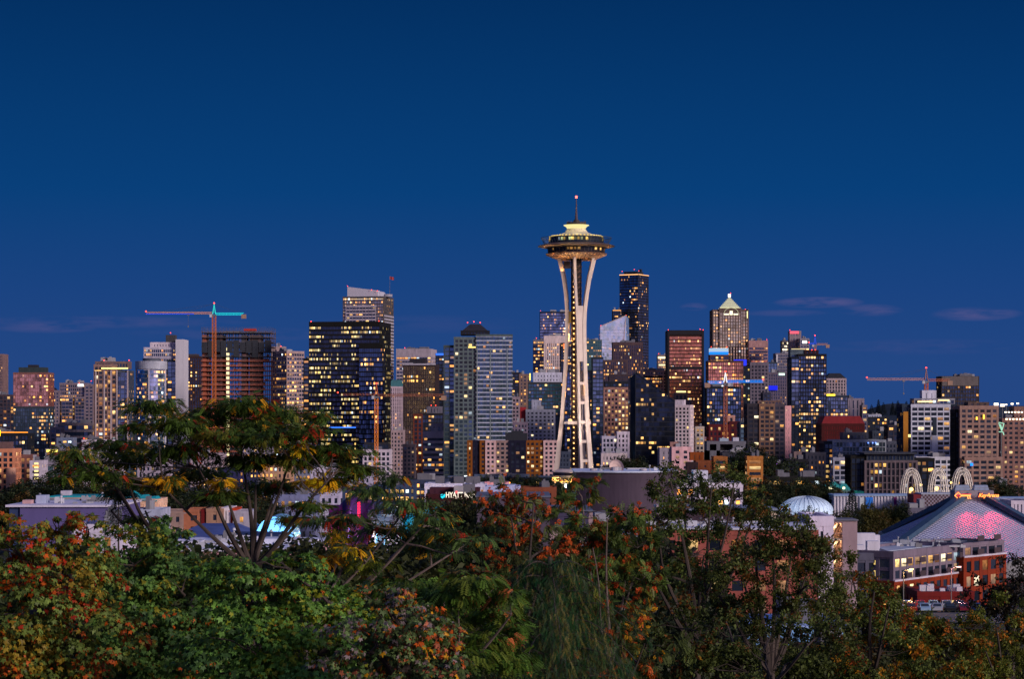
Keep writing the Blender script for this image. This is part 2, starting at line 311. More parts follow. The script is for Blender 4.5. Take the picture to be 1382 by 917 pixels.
class Bd:
    """one building: an Empty at its base; add() hangs wall, glazing and windows under it"""
    def __init__(s, name, label, cat, x0, x1, ytop, Y, st=None, a=0.0, xc=None, d=26.0, zb=None, group=None, mech=True, cs=True):
        s.px0 = x0; s.Y = Y; s.a = R(a); s.s = Y / F
        xc = x1 if xc is None else xc
        s.ca = math.cos(s.a); s.w = (xc - x0) * s.s / s.ca
        s.d = (x1 - xc) * s.s / max(.05, math.sin(s.a)) if (xc != x1 and a) else d
        C = A(xc, 560, Y); ox = C.x - s.w * s.ca; oy = Y + s.w * math.sin(s.a)
        s.zb = gz(ox, oy) - 1.0 if zb is None else zb
        s.root = empty(name, (ox, oy, s.zb), -s.a, label=label, cat=cat, group=group)
        s.seed = rnd.randint(0, 9999); s.h = CAMZ - (ytop - HOR) * s.s - s.zb
        if st:
            s.block(0, 0, 0, s.w, s.d, s.h, st)
            if mech: s.mech(0, 0, s.h, s.w, s.d)
    def X(s, px): return (px - s.px0) * s.s / s.ca
    def Z(s, py): return CAMZ - (py - HOR) * s.s - s.zb
    def add(s, p0, p1, yt, st, yb=None, y=0.0, d=None, mech=False, name='wall'):
        z0 = 0 if yb is None else s.Z(yb)
        s.block(s.X(p0), y, z0, s.X(p1) - s.X(p0), s.d if d is None else d, s.Z(yt) - z0, st, name=name)
        if mech: s.mech(s.X(p0), y, s.Z(yt), s.X(p1) - s.X(p0), s.d if d is None else d)
        return s
    def box(s, name, p0, p1, yt, yb, mat, y=0.0, d=8.0):
        mb = MB(); mb.box(s.X(p0), s.X(p1), y, y + d, s.Z(yb), s.Z(yt)); return mb.build(name, mat, s.root)
    def block(s, x, y, z, w, d, h, st, name='wall', faces='frbl'):
        g = dict(st['g']); gm = G(lit=LS(st['lit']), row=LS(st['row']), **g)
        wm = [W(CW(st['wall']), var=.3), W(CW(st['span']), var=.3), DARKROOF if sum(st['wall']) < 1.1 else GREYROOF]
        cap = min(st['cap'], h * .25); hh = h - cap
        nf = max(1, round(hh / st['fh'])); fh = hh / nf
        mb = MB(); core = MB()
        ww, dd = w, d
        for fc in faces:
            L_ = ww if fc in 'fb' else dd
            nb = max(1, round(L_ / (st['bw'] * (1 if st['win'] or L_ < 12 else .66)))); bw = L_ / nb
            off = {'f': 0, 'r': 41, 'b': 97, 'l': 151}[fc]
            q = [face_xy(fc, ww, dd, u, 0) for u in (0, L_)]
            core.add([(x + q[0][0], y + q[0][1], z), (x + q[1][0], y + q[1][1], z), (x + q[1][0], y + q[1][1], z + hh), (x + q[0][0], y + q[0][1], z + hh)], [(0, 1, 2, 3)])
            core.uv[len(core.f) - 1] = ((off, 0), (off + nb, 0), (off + nb, nf), (off, nf))
            def bx(u0, u1, o1, z0, z1, mi):
                p = [face_xy(fc, ww, dd, u, o) for u in (u0, u1) for o in (-.08, o1)]
                xs = [t[0] for t in p]; ys = [t[1] for t in p]
                mb.box(x + min(xs), x + max(xs), y + min(ys), y + max(ys), z0, z1, mi)
            pw = min(st['pw'], bw * .7)
            if st['pd'] > 0:
                for i in range(nb + 1):
                    c = i * bw; e = pw / 2
                    u0, u1 = max(0, c - e), min(L_, c + e)
                    if i == 0: u0 = -st['pd'] if fc in 'fb' else 0; u1 = max(u1, pw * .8)
                    if i == nb: u1 = L_ + (st['pd'] if fc in 'fb' else 0); u0 = min(u0, L_ - pw * .8)
                    bx(u0, u1, st['pd'], z, z + hh + .01, 0)
            sh = min(st['sh'], fh * .8)
            if st['sd'] > 0:
                for k in range(nf + 1):
                    zz = z + k * fh - sh * .5
                    bx(0 if fc in 'rl' else -st['sd'] + .01, L_ + (0 if fc in 'rl' else st['sd'] - .01), st['sd'], max(z, zz), min(z + hh + .02, zz + sh), 1)
            # individual windows on the faces towards the viewpoint
            if st['win'] and fc in st.get('wf', 'fr'):
                cells = [(k, i) for k in range(nf - 1, -1, -1) for i in range(nb)]
                share = st['win'] if fc == 'f' else st['win'] // 3
                for (k, i) in cells[:share]:
                    r_ = rnd.random(); lp = LS(st['lit']) * 1.1
                    kd = 'dark'
                    if r_ < lp: kd = rnd.choice(['warm', 'warm', 'bright', 'dim', 'dim', 'dim', 'cool' if rnd.random() < .3 else 'bright'])
                    cxx, cyy = face_xy(fc, ww, dd, (i + .5) * bw, .05)
                    o = bpy.data.objects.new('window', _pane[kd]); o.parent = s.root; col.objects.link(o)
                    o.location = (x + cxx, y + cyy, z + k * fh + fh / 2); o.scale = (bw - pw * .98, 1, fh - sh * .98)
                    if fc == 'r': o.rotation_euler = (0, 0, R(90))
        # parapet and roof
        t = max(st['pd'], st['sd']) + .06
        mb.box(x - t, x + w + t, y - t, y + .5, z + hh, z + h, 0); mb.box(x - t, x + w + t, y + d - .5, y + d + t, z + hh, z + h, 0)
        mb.box(x - t, x + .5, y + .5, y + d - .5, z + hh, z + h, 0); mb.box(x + w - .5, x + w + t, y + .5, y + d - .5, z + hh, z + h, 0)
        mb.box(x + .5, x + w - .5, y + .5, y + d - .5, z + hh, z + h - min(.9, cap * .5), 2)
        wo = mb.build(name, wm, s.root)
        co = core.build('glazing', gm, s.root)
    def mech(s, x, y, z, w, d, n=None, mat=None):
        r = random.Random(s.seed)
        n = n or (2 if w < 20 else 4)
        for i in range(n):
            bw = w * r.uniform(.1, .28); bd = min(d * .5, r.uniform(4, 9)); bh = r.uniform(1.2, 3.4)
            bx = x + r.uniform(.08, .68) * w; by = y + d * r.uniform(.12, .4); mb = MB(); mb.box(bx, bx + bw, by, by + bd, z - 1.0, z + bh)
            if r.random() < .5: mb.box(bx + bw * .2, bx + bw * .5, by + .5, by + bd * .5, z + bh, z + bh + .7)
            mb.build('roof_unit', mat or (W((.14, .14, .17)) if r.random() < .6 else W((.3, .3, .34))), s.root)
    def beacons(s, pts):
        for (px, py) in pts:
            mb = MB(); x, z = s.X(px), s.Z(py); mb.tube([(x, .6, z - 1.6), (x, .6, z)], .08, 4); mb.box(x - .3, x + .3, .3, .9, z, z + .6, 1)
            mb.build('beacon', [METAL, RED], s.root)
    def strip(s, p0, p1, yy, c=WARM, e=2.5, t=.7, out=.55, d=None, name='light_strip'):
        mb = MB(); z = s.Z(yy); mb.box(s.X(p0), s.X(p1), -out, -out + .12, z - t / 2, z + t / 2)
        return mb.build(name, EM(c, e), s.root)
    def balconies(s, cols, y0, y1, fh, depth=1.5, rail=(.25, .28, .33), cap=96, face='f'):
        key = None; k = 0
        for (p0, p1) in cols:
            w = (s.X(p1) - s.X(p0)) if face == 'f' else (p1 - p0)
            mb = MB(); mb.box(0, w, -depth, 0, -.1, .1, 0); mb.box(.02, w - .02, -depth + .01, -depth + .07, .1, 1.1, 1)
            mb.box(0, .06, -depth + .07, 0, .1, 1.1, 1); mb.box(w - .06, w, -depth + .07, 0, .1, 1.1, 1)
            z = s.Z(y1) + .2; first = None
            while z < s.Z(y0) and k < cap:
                if first is None: o = first = mb.build('balcony', [W(CONC), W(rail, .3)], s.root)
                else: o = first.copy(); col.objects.link(o)
                if face == 'f': o.location = (s.X(p0), -.32, z)
                else: o.location = (s.w + .32, p0, z); o.rotation_euler = (0, 0, R(90))
                z += fh; k += 1
    def gable(s, name, p0, p1, yt, yb, mat, y=0., d=10., inset=.35, rim=.0):
        x0, x1 = s.X(p0), s.X(p1); z0, z1 = s.Z(yb), s.Z(yt); w = x1 - x0; mb = MB()
        mb.prism([(x0, y), (x1, y), (x1, y + d), (x0, y + d)], z0, z1, 0, [(x0 + w * inset, y + d * inset), (x1 - w * inset, y + d * inset), (x1 - w * inset, y + d - d * inset), (x0 + w * inset, y + d - d * inset)])
        return mb.build(name, mat, s.root)
TAN = (.36, .25, .22); PINK = (.50, .38, .40); WHITE = (.62, .60, .64); GREY = (.22, .22, .26); BROWN = (.13, .075, .06); NAVY = (.02, .035, .09); DK = (.02, .022, .032)
T = 'tower'; AP = 'apartment_building'; OF = 'office_tower'; LB = 'building'
def lab(*a): return ' '.join(a)
# ================= far and middle skyline, west to east across the picture =================
b = Bd(OF, 'thin beige tower edge cut off by the west end of the skyline', 'tower', -40, 4, 478, 2600, S((.30, .22, .22), .1, .02, pw=1.2, sh=1.4, bw=3.4))
b = Bd(AP, 'low brownish apartment block with scattered lit windows beside the pink glass tower', 'apartment building', -25, 19, 533, 2150, S((.16, .12, .14), .35, .05, pw=1., sh=1.0, bw=3.6, win=60))
b = Bd(T, 'glass tower, upper half tinted as a salmon sunset reflection, with a dark green penthouse', 'tower', 18, 65, 503, 1900, None, d=24)
b.add(18, 65, 503, S((.30, .17, .16), .16, .02, pw=.2, sh=.3, pd=.12, bw=2.8, fh=3.2, refl=.75, gloss=(1, .52, .42), tilt=.06, rough=.2), yb=549)  # sunset reflection put into the gloss and wall colour of this half
b.add(18, 65, 549, S((.10, .12, .15), .24, .02, pw=.3, sh=.5, pd=.15, bw=3.0, fh=3.2, tint=(.03, .05, .08), gloss=(.2, .32, .5), cool=.2))
b.box('penthouse', 24, 59, 496, 503, W((.03, .045, .05)), y=3, d=16); b.box('penthouse', 36, 48, 492.5, 496, W((.02, .02, .03)), y=5, d=9)
b.balconies([(20, 27), (56, 63)], 655, 560, 3.2)
b = Bd(OF, 'wide grey stepped concrete hospital block between the salmon glass tower and the brown hotel tower', 'office building', 66, 126, 527, 2150, None, d=40)
G1 = (.28, .24, .28)
b.add(66, 80, 527, S(G1, .3, .05, pw=1.4, sh=1.5, bw=4), mech=True); b.add(80, 114, 517, S(G1, .3, .1, pw=.7, sh=1.2, bw=3), y=3, d=30, mech=True); b.add(114, 126, 519, S(G1, .08, .02, pw=1.4, sh=1.7, bw=4), y=1, d=38)
b.add(84, 98, 536, S(G1, .5, .1, pw=.2, sh=.8, bw=3), y=-1.5, d=5); b.add(102, 114, 536, S(G1, .5, .1, pw=.2, sh=.8, bw=3), y=-1.5, d=5)
b.beacons([(107, 518), (123, 515)])
mb = MB(); mb.box(b.X(104), b.X(112), 2.6, 2.9, b.Z(522), b.Z(518.5)); mb.build('rooftop_sign', EM((.9, .95, 1), 1.6), b.root)
b = Bd(OF, 'low grey block with broad lit floor bands standing before the stepped hospital', 'office building', 81, 124, 571, 1850, S((.27, .24, .27), .35, .12, pw=.0, sh=1.9, pd=.5, bw=5, fh=5.2, clus=1.4), d=30)
b = Bd(T, 'tan hotel tower with a glowing gold roofline and pale columns, blue glass on one side', 'tower', 127, 175, 489, 1700, None, d=24, xc=175)
b.add(127, 157, 492, S((.34, .24, .22), .42, .1, pw=.9, sh=.9, bw=3.6, win=70, refl=.6, gloss=(1, .48, .3)), mech=True)  # orange gloss puts a sunset reflection into the glass colour
b.add(157, 173, 500, S((.13, .15, .2), .28, .05, pw=.3, sh=.4, pd=.2, bw=3, refl=.3, gloss=(.22,.36,.66)), y=1)
b.add(128, 172, 488, S((.26, .2, .2), .05, 0, pw=.6, sh=.8, fh=4), yb=498, y=3, d=14, mech=True)
b.strip(137, 173, 497.5, (1, .72, .2), 3.0, .9, out=.9); b.strip(128, 137, 500.5, (1, .6, .2), 1.6, .6, out=.9)
b.beacons([(140, 487), (174, 487)])
for px in (129.5, 141, 150, 158, 172.5): b.box('column', px - .9, px + .9, 500, 620, W((.42, .34, .36)), y=-.9, d=.55)
# round glass tower
b = Bd('round_tower', 'round blue glass tower crowned with a pale metal ring', 'tower', 180, 222, 487, 1760, None, d=24)
def round_tower(b, cx, px_r, yt, yring):
    x, r = b.X(cx), px_r * b.s; h = b.Z(yt)
    core = MB(); n = 40; nf = round(h / 3.3)
    for j in range(n):
        a0, a1 = 2 * math.pi * j / n, 2 * math.pi * (j + 1) / n
        core.add([(x + r * math.cos(a0), r + r * math.sin(a0), 0), (x + r * math.cos(a1), r + r * math.sin(a1), 0), (x + r * math.cos(a1), r + r * math.sin(a1), h), (x + r * math.cos(a0), r + r * math.sin(a0), h)], [(0, 1, 2, 3)])
        core.uv[len(core.f) - 1] = ((j, 0), (j + 1, 0), (j + 1, nf), (j, nf))
    core.build('glazing', G(.3, .05, tint=(.02, .06, .12), refl=.4, gloss=(.5,.65,1)), b.root)
    mb = MB()
    for k in range(0, nf, 1): z = h * k / nf; mb.lathe([(r, z), (r + .25, z), (r + .25, z + .5), (r, z + .5)], 40, (x, r))
    mb.lathe([(0, h - .3), (r, h - .3)], 40, (x, r)); mb.build('wall', W((.2, .22, .27)), b.root)
    m2 = MB(); z0 = b.Z(yring + 11); z1 = b.Z(yring); m2.lathe([(r + .9, z0 + 1), (r + 1.2, z0), (r + 1.3, z1), (r + .5, z1), (r + .5, z0 + 1), (r + .9, z0 + 1)], 48, (x, r)); m2.lathe([(0, z1 - 2), (r + .5, z1 - 2)], 48, (x, r)); m2.build('roof_ring', W((.40, .42, .5), .5), b.root)
    m3 = MB(); m3.lathe([(r * .6, z1 - 2), (r * .6, b.Z(yring - 4)), (0, b.Z(yring - 4))], 32, (x, r)); m3.build('penthouse', W((.1, .11, .14)), b.root)
    for a_ in (190, 270, 350):
        m4 = MB(); cx_, cy_ = x + (r + .3) * math.cos(R(a_)), r + (r + .3) * math.sin(R(a_)); m4.box(cx_ - .6, cx_ + .6, cy_ - .4, cy_ + .4, 0, z0); m4.build('column', W((.5, .48, .55)), b.root)
round_tower(b, 201, 19.5, 500, 487.5)
b = Bd(T, 'white slab tower with a dark box penthouse and a bare white end wall', 'tower', 194, 249, 458, 1950, None, d=26)
b.add(194, 238, 469, S((.50, .47, .53), .5, .15, pw=.35, sh=.9, pd=.3, bw=2.6, fh=3.3), yb=482, y=2); b.add(194, 240, 482, S((.4, .38, .45), .42, .08, pw=.6, sh=.7, bw=3.2), y=2)
b.add(226, 237, 486, S((.04, .06, .1), .22, .02, pw=.3, sh=.5, bw=3, refl=.3, gloss=(.22,.36,.66)), y=.8, d=4)
b.add(202, 240, 462, S((.55, .5, .55), 0, 0, pw=3, sh=2, fh=5), yb=469, y=4, d=18); b.box('penthouse', 222, 235, 452, 462, W((.05, .05, .06)), y=7, d=9)
b.box('wall', 237.5, 249, 458.5, 700, W((.55, .53, .60), var=.08), y=-2.5, d=26); b.beacons([(230, 450)])
b = Bd(OF, 'dark brown office tower with orange lit columns behind the white slab tower', 'office tower', 250, 273, 481, 2250, S((.12, .07, .07), .3, .05, pw=1.1, sh=.7, bw=4, pd=.5), d=26)
b.box('penthouse', 252, 266, 478, 482, W((.05, .04, .05)), y=4, d=12)
b = Bd(OF, 'narrow dark glass block filling the gap beside the building under construction', 'office building', 266, 280, 492, 2350, S(DK, .2, .03, pw=.3, sh=.6, bw=3))
# tower under construction
b = Bd('unfinished_tower', 'unfinished tower of open concrete floors with dark netting and a red box on top', 'tower under construction', 272, 366, 446, 1800, None, a=0, d=34)
def unfinished(b):
    w = b.w; fh = 3.9; top = b.Z(449); nf = int(top / fh); r = random.Random(3)
    for k in range(nf + 1):
        z = top - k * fh; mb = MB(); hi = k < 3
        mb.box(-.3, w + .3, -.6, b.d, z - .35, z); [mb.bar((-.3, -.55, z + hh_), (w + .3, -.55, z + hh_), .14) for hh_ in (.55, 1.1)]; mb.build('floor_slab', W((.55, .16, .10)) if 5 < k < 27 else W((.12, .11, .13)), b.root)
    mb = MB()
    for i in range(12):
        for y in (2.6, b.d / 2, b.d - 1): mb.box(w * i / 11.0 - .3 if 0 < i < 11 else (0 if i == 0 else w - .6), (w * i / 11.0 + .3) if 0 < i < 11 else (.6 if i == 0 else w), y - .4, y + .4, 0, top + 1.2)
    mb.build('column', W((.13, .08, .08)), b.root)
    for (p0, p1, c) in ((272, 278, (.30, .09, .05)), (325, 331, (.05, .05, .06)), (288, 300, (.06, .035, .035)), (336, 352, (.07, .05, .05))):
        m = MB(); m.box(b.X(p0), b.X(p1), 2.5, b.d * .6, 0, b.Z(452)); m.build('core_wall', W(c), b.root)
    m = MB()
    for k in range(int(top / fh) - 3):
        z = top - (k + 4) * fh; x = b.X(305.5); m.box(x, x + 2.4, -.25, .0, z + .6, z + 3.0)
    m.build('hoist_lights', EM((1, .85, .45), 1.5), b.root)
    m = MB()
    for k in range(3, nf):   # work lights and stacked gear on open floors
        for j in range(16):
            if r.random() < .55:
                x = r.uniform(2, w - 4); z = top - k * fh; m.box(x, x + r.uniform(.8, 4), r.uniform(1, 6), 8, z, z + r.uniform(.6, 2.6))
    m.build('stored_materials', W((.16, .07, .06)), b.root)
    # netting screen panels on the upper floors
    for i in range(11):
        m = MB(); x0 = w * i / 11 + .2; z0 = b.Z(478 + r.uniform(-4, 5)); m.box(x0, x0 + w / 11 - .5, -.9, -.75, z0, b.Z(459 + r.uniform(-1, 4)))
        m.build('netting_panel', W((.030, .034, .045)), b.root)
    m = MB()
    for i in range(23):
        x = w * i / 22; m.bar((x, -.4, top), (x, -.4, top + 4.2), .14); m.bar((x, b.d, top), (x, b.d, top + 4.2), .14)
    for z in (1.4, 2.8, 4.1):
        m.bar((0, -.4, top + z), (w, -.4, top + z), .16); m.bar((0, b.d, top + z), (w, b.d, top + z), .16); m.bar((0, 0, top + z), (0, b.d, top + z), .14); m.bar((w, 0, top + z), (w, b.d, top + z), .14)
    m.build('scaffold', W((.12, .10, .11)), b.root)
    m = MB(); m.box(b.X(300), b.X(322), 8, 20, top, b.Z(447)); m.box(b.X(334), b.X(343), 6, 14, top, b.Z(444.5)); m.build('formwork', W((.15, .15, .16)), b.root)
    m = MB(); m.box(b.X(328), b.X(344), 5, 12, b.Z(447), b.Z(443.4)); m.build('container', W((.5, .03, .02)), b.root)
unfinished(b)
b = Bd(OF, 'beige concrete office tower with a punched grid of windows, pink beacon on its stair head', 'office tower', 366, 408, 474, 2000, None, a=48, xc=387)
b.block(0, 0, 0, b.w, b.d, b.h, S((.40, .32, .32), .38, .16, pw=.5, sh=1.5, pd=.4, bw=4, fh=3.7, clus=.6))
b.mech(0, 0, b.h, b.w, b.d)
b = Bd(OF, 'slim stair head block with a pink beacon rising behind the beige punched office tower', 'tower', 366, 384, 468, 2040, S((.42, .34, .34), 0, 0, pw=3, sh=3, fh=6, bw=5), d=12); b.beacons([(379, 468)])
b = Bd(OF, 'sliver of black tower with a row of yellow windows beside the large dark glass block', 'office tower', 410, 417, 484, 1900, S((.02, .02, .03), .5, .2, pw=.4, sh=.6, bw=3))
# dark glass slab
b = Bd(OF, 'large dark navy glass office slab with many broken rows of yellow lights', 'office tower', 416, 523, 434, 1750, None, a=8, xc=512)
b.block(0, 0, 0, b.w, b.d, b.Z(434), S((.012, .016, .03), .10, .42, pw=.14, sh=1.3, pd=.12, bw=1.8, fh=3.55, cap=3.5, tint=(.008, .012, .022), refl=.2, gloss=(.14, .20, .42), tilt=.045, clus=1.4, warm=(1, .62, .16), warm2=(1, .85, .4), e=1.35))
b.add(485, 517, 465, S((.010, .012, .022), .1, .12, pw=.16, sh=1.0, pd=.1, bw=2.2, fh=3.75, cap=3, refl=.4), y=-2.0, d=10)
b.beacons([(418.5, 434), (511, 434)]); b.strip(443, 480, 577.5, (.04, .2, 1), 1.6, .9, out=.4)
# stepped tower with sloping roof and flag
b = Bd(OF, 'grey glass high-rise with a sloping white top slab and small dome', 'skyscraper', 462, 528, 400, 2600, None, a=12, xc=517)
b.block(0, 0, 0, b.w, b.d, b.Z(400), S((.17, .16, .17), .22, .1, pw=.5, sh=1.1, pd=.3, bw=3.2, fh=3.9, cap=1.5, refl=.4, gloss=(1, .9, .85)))
b.add(467, 507, 412, S((.44, .40, .44), .16, .1, pw=.1, sh=1.9, pd=.5, bw=6, fh=3.9), y=-1.6, d=12)
m = MB(); m.prism([(b.X(467), 3), (b.X(509), 3), (b.X(509), 12), (b.X(467), 12)], b.Z(400), b.Z(392)); m.v[4] = (*m.v[4][:2], b.Z(386.5)); m.v[7] = (*m.v[7][:2], b.Z(386.5)); m.build('top_slab', W((.52, .5, .58), var=.05), b.root)
m = MB(); x = b.X(506); m.lathe([(8.5, b.Z(400)), (8.5, b.Z(395.5)), (7.5, b.Z(393.8)), (4, b.Z(392.6)), (0, b.Z(392.2))], 32, (x, 14)); m.build('dome', W((.40, .40, .48)), b.root, smooth=True)
m = MB(); x = b.X(518); m.lathe([(6, b.Z(400)), (6, b.Z(396.5)), (0, b.Z(396))], 24, (x, 16)); m.build('dome', W((.30, .30, .36)), b.root)
b.beacons([(468, 386), (501, 391.5), (509, 393)]); b.strip(463, 517, 403.5, (1, .75, .4), .9, .6)
for k in range(30):
    m = MB(); z = b.Z(425) - k * 3.9; m.box(b.w + .4, b.w + .9, 3, b.d - .5, z - 2.0, z - .1)
    if k == 0: f0 = m.build('balcony_band', W((.36, .34, .4)), b.root); z00 = z
    elif z > 0: o = f0.copy(); o.location.z = z - z00; col.objects.link(o)
fp = A(525, 400, 2600); fr = empty('flagpole', (fp.x, 2616, fp.z - 2), label='flagpole with a small striped flag on top of the sloping roof high-rise', cat='flagpole')
m = MB(); m.tube([(0, 0, 0), (0, 0, 27)], [.28, .14], 6); m.build('pole', METAL, fr)
m = MB(); nx = 10
vs = [(i * .5, .35 * math.sin(i * .9), 26.5 - .12 * i - j * 3.6) for i in range(nx + 1) for j in (0, 1)]
m.add(vs, [(2 * i, 2 * i + 1, 2 * i + 3, 2 * i + 2) for i in range(nx)]); m.build('flag', W((.32, .05, .06)), fr)
b = Bd(OF, 'office tower with a green copper roof and white pinstripe columns', 'office tower', 524.5, 544, 522, 2300, S((.50, .42, .46), .12, .04, pw=1.3, sh=.5, pd=.7, bw=3.4, fh=3.8), d=30, mech=False)
b.gable('roof', 524, 544.5, 513, 522, W((.05, .16, .17)), d=30, inset=.22)
b = Bd(AP, 'beige block with small square windows below the green copper roof tower', 'apartment building', 527, 545, 581, 1980, S((.42, .34, .36), .15, .02, pw=1.5, sh=1.6, bw=3.4, fh=3.4, win=60), d=20)
b = Bd(LB, 'low white block with big square windows behind the orange mast crane', 'building', 490, 527, 607, 1650, S((.55, .5, .56), .1, .02, pw=1.2, sh=1.3, bw=3.6, fh=3.6, win=60), d=20)
b.add(492, 524, 598, S((.08, .08, .1), .3, .3, pw=.2, sh=.6, bw=4), yb=607, y=3, d=14)
b = Bd(OF, 'beige boxy office block with ribbon windows behind the bronze glass tower', 'office tower', 535, 587, 471, 2550, None, a=6, xc=581)
b.block(0, 0, 0, b.w, b.d, b.h, S((.40, .36, .40), .2, .15, pw=.2, sh=2.0, pd=.4, bw=5, fh=4.1, cap=9)); b.mech(0, 0, b.h, b.w, b.d); b.beacons([(546, 470)])
b = Bd(OF, 'bronze glass office tower with few lit floors and a pale cornice line', 'office tower', 544, 591, 492, 2000, S((.10, .075, .085), .05, .05, pw=.4, sh=.4, pd=.25, bw=2.6, fh=3.9, cap=1.8, tint=(.07, .05, .055), refl=.35, gloss=(1, .85, .85), clus=1.5), a=5, xc=587)
b.box('cornice', 543.4, 588, 491, 493, W((.4, .38, .45)), y=-1, d=1); b.add(552, 573, 484, S((.09, .08, .1), 0, 0, pw=2, fh=5), yb=492, y=5, d=12)
b = Bd(OF, 'dark tower with a blue lit top squeezed beside the tall residential tower', 'office tower', 588, 601, 477, 2300, S(DK, .22, .05, pw=.5, sh=.8, bw=3.4), mech=False); b.strip(588, 599, 478.5, (.05, .2, 1), 1.2, 2.2)
b = Bd(AP, 'dark stepped block with a red brown edge and red rooftop beacons', 'apartment building', 558, 598, 557, 1850, None, d=24)
b.add(570, 598, 558, S((.06, .06, .08), .3, .03, pw=.5, sh=.8, bw=3.6), mech=True); b.add(558, 570, 559, S((.26, .09, .07), .12, .02, pw=1.2, sh=.8, bw=3.0), y=-1)
b.add(576, 596, 549, S((.22, .22, .27), 0, 0, pw=3, fh=5), yb=558, y=4, d=12); b.beacons([(560, 561), (582, 548), (588, 548)])
b = Bd(OF, 'pale grey office block with strong horizontal bands and lit yellow floors', 'office building', 572, 602, 583, 1700, S((.36, .35, .42), .4, .3, pw=0, sh=1.9, pd=0, sd=.5, bw=4, fh=4.0, cap=4), d=22)
b.add(582, 602, 572, S((.3, .3, .36), .1, 0, pw=2, sh=2), yb=583, y=4, d=10)
# big residential tower
b = Bd(AP, 'tall grey-green residential tower with white balcony bands and a dark hipped roof cap', 'residential tower', 599, 691, 451, 1650, None, a=0, d=30)
RS = dict(tint=(.03, .05, .06), refl=.3, e=1.4)
b.add(599, 614, 466, S((.12, .15, .16), .22, .02, pw=.6, sh=.8, bw=3.4, fh=3.2, **RS), y=3, d=24)
b.add(613, 644, 455, S((.19, .23, .24), .16, .02, pw=1.1, sh=1.2, bw=3.8, fh=3.2, win=96, **RS), y=0)
b.add(643, 691, 451.5, S((.15, .19, .20), .10, .02, span=(.46, .48, .56), pw=.5, sh=.8, sd=.45, bw=3.6, fh=3.2, **RS), y=-1.2, d=30); 
b.balconies([(646, 660), (664.5, 683)], 618, 474, 3.2, depth=1.6, rail=(.60, .62, .72))
b.balconies([(614, 620)], 650, 474, 3.2, cap=60); b.balconies([(686, 691)], 630, 474, 3.2, cap=60)
for px in (644, 662, 684.5): b.box('pier', px - .7, px + .7, 470, 650, W((.20, .24, .25)), y=-1.9, d=.8)
b.add(622, 660, 446, S((.05, .055, .075), 0, 0, pw=2, fh=4), yb=452, y=4, d=20); b.gable('roof', 624, 658, 437, 446, W((.022, .022, .032)), y=4, d=20, inset=.3)
b.beacons([(631, 436), (639.5, 435), (648, 436)]); b.strip(632, 642, 469, (1, .7, .2), 1.8, 1.0)
b = Bd(LB, 'dark narrow block behind the white balcony tower edge', 'building', 690, 705, 503, 2300, S((.05, .05, .07), .15, .03, pw=.8, sh=.8), d=20)
b = Bd(OF, 'tan windowless-looking block with one bright yellow edge light', 'building', 701, 716, 505, 2200, S((.30, .22, .2), .1, .05, pw=2, sh=1.6), d=20); b.strip(714.6, 716, 509, (1, .85, .2), 2, 7)
b = Bd(AP, 'teal and black residential block with a bright white rooftop box', 'apartment building', 713, 757, 516, 2100, S((.10, .11, .13), .16, .03, pw=.4, sh=1.1, bw=3.8, tint=(.015, .07, .07), refl=.4), d=22, mech=False)
b.add(720, 758, 503, S((.52, .52, .6), .0, 0, pw=2.4, sh=2.2, fh=4.5, bw=4.5), yb=516, y=2, d=16, mech=True); b.balconies([(714, 724), (741, 752)], 590, 520, 3.4)
b = Bd(LB, 'pale pinkish narrow block beside the tall residential tower', 'apartment building', 691, 701, 536, 2000, S((.36, .3, .34), .15, .02, pw=1.2, sh=1.4, win=40), d=20)
b = Bd(AP, 'grey apartment slab with small windows and a red side wall', 'apartment building', 710, 749, 553, 1800, None, d=18)
b.add(710, 749, 553, S((.34, .35, .42), .16, .02, pw=1.6, sh=1.5, bw=3.4, fh=3.1, win=96), mech=True); b.box('side_wall', 702, 710, 550, 600, W((.35, .02, .03)), y=3, d=12)
b.add(718, 730, 540, S((.36, .37, .45), 0, 0, pw=3), yb=553, y=3, d=8)
b = Bd(OF, 'dark blue glass skyscraper top rising behind the paired grey and white towers', 'skyscraper', 729, 769, 421, 3050, S((.02, .035, .07), .12, .1, pw=.3, sh=.9, bw=3, fh=4, refl=.35, gloss=(.35,.5,.9)), d=40); b.beacons([(729.5, 420)])
b = Bd(OF, 'grey ribbon-window tower beside the white pinstripe tower', 'office tower', 720, 737, 459, 2700, S((.26, .24, .28), .35, .25, pw=.4, sh=1.6, bw=4, fh=4), d=30); b.beacons([(724, 457)])
b = Bd(OF, 'tower of white vertical piers beside the observation tower legs', 'office tower', 735, 768, 453.5, 2650, S((.58, .5, .5), .4, .1, pw=1.5, sh=.4, pd=.9, bw=3.6, fh=4, cap=9), d=30)
b = Bd(T, 'dark slab with an orange lit top edge glimpsed behind the tower legs', 'office tower', 757, 772, 463, 2450, S((.04, .04, .05), .2, .05, pw=.6, sh=.8), d=20); b.strip(760, 766, 467, (1, .25, .08), 1.2, 5)
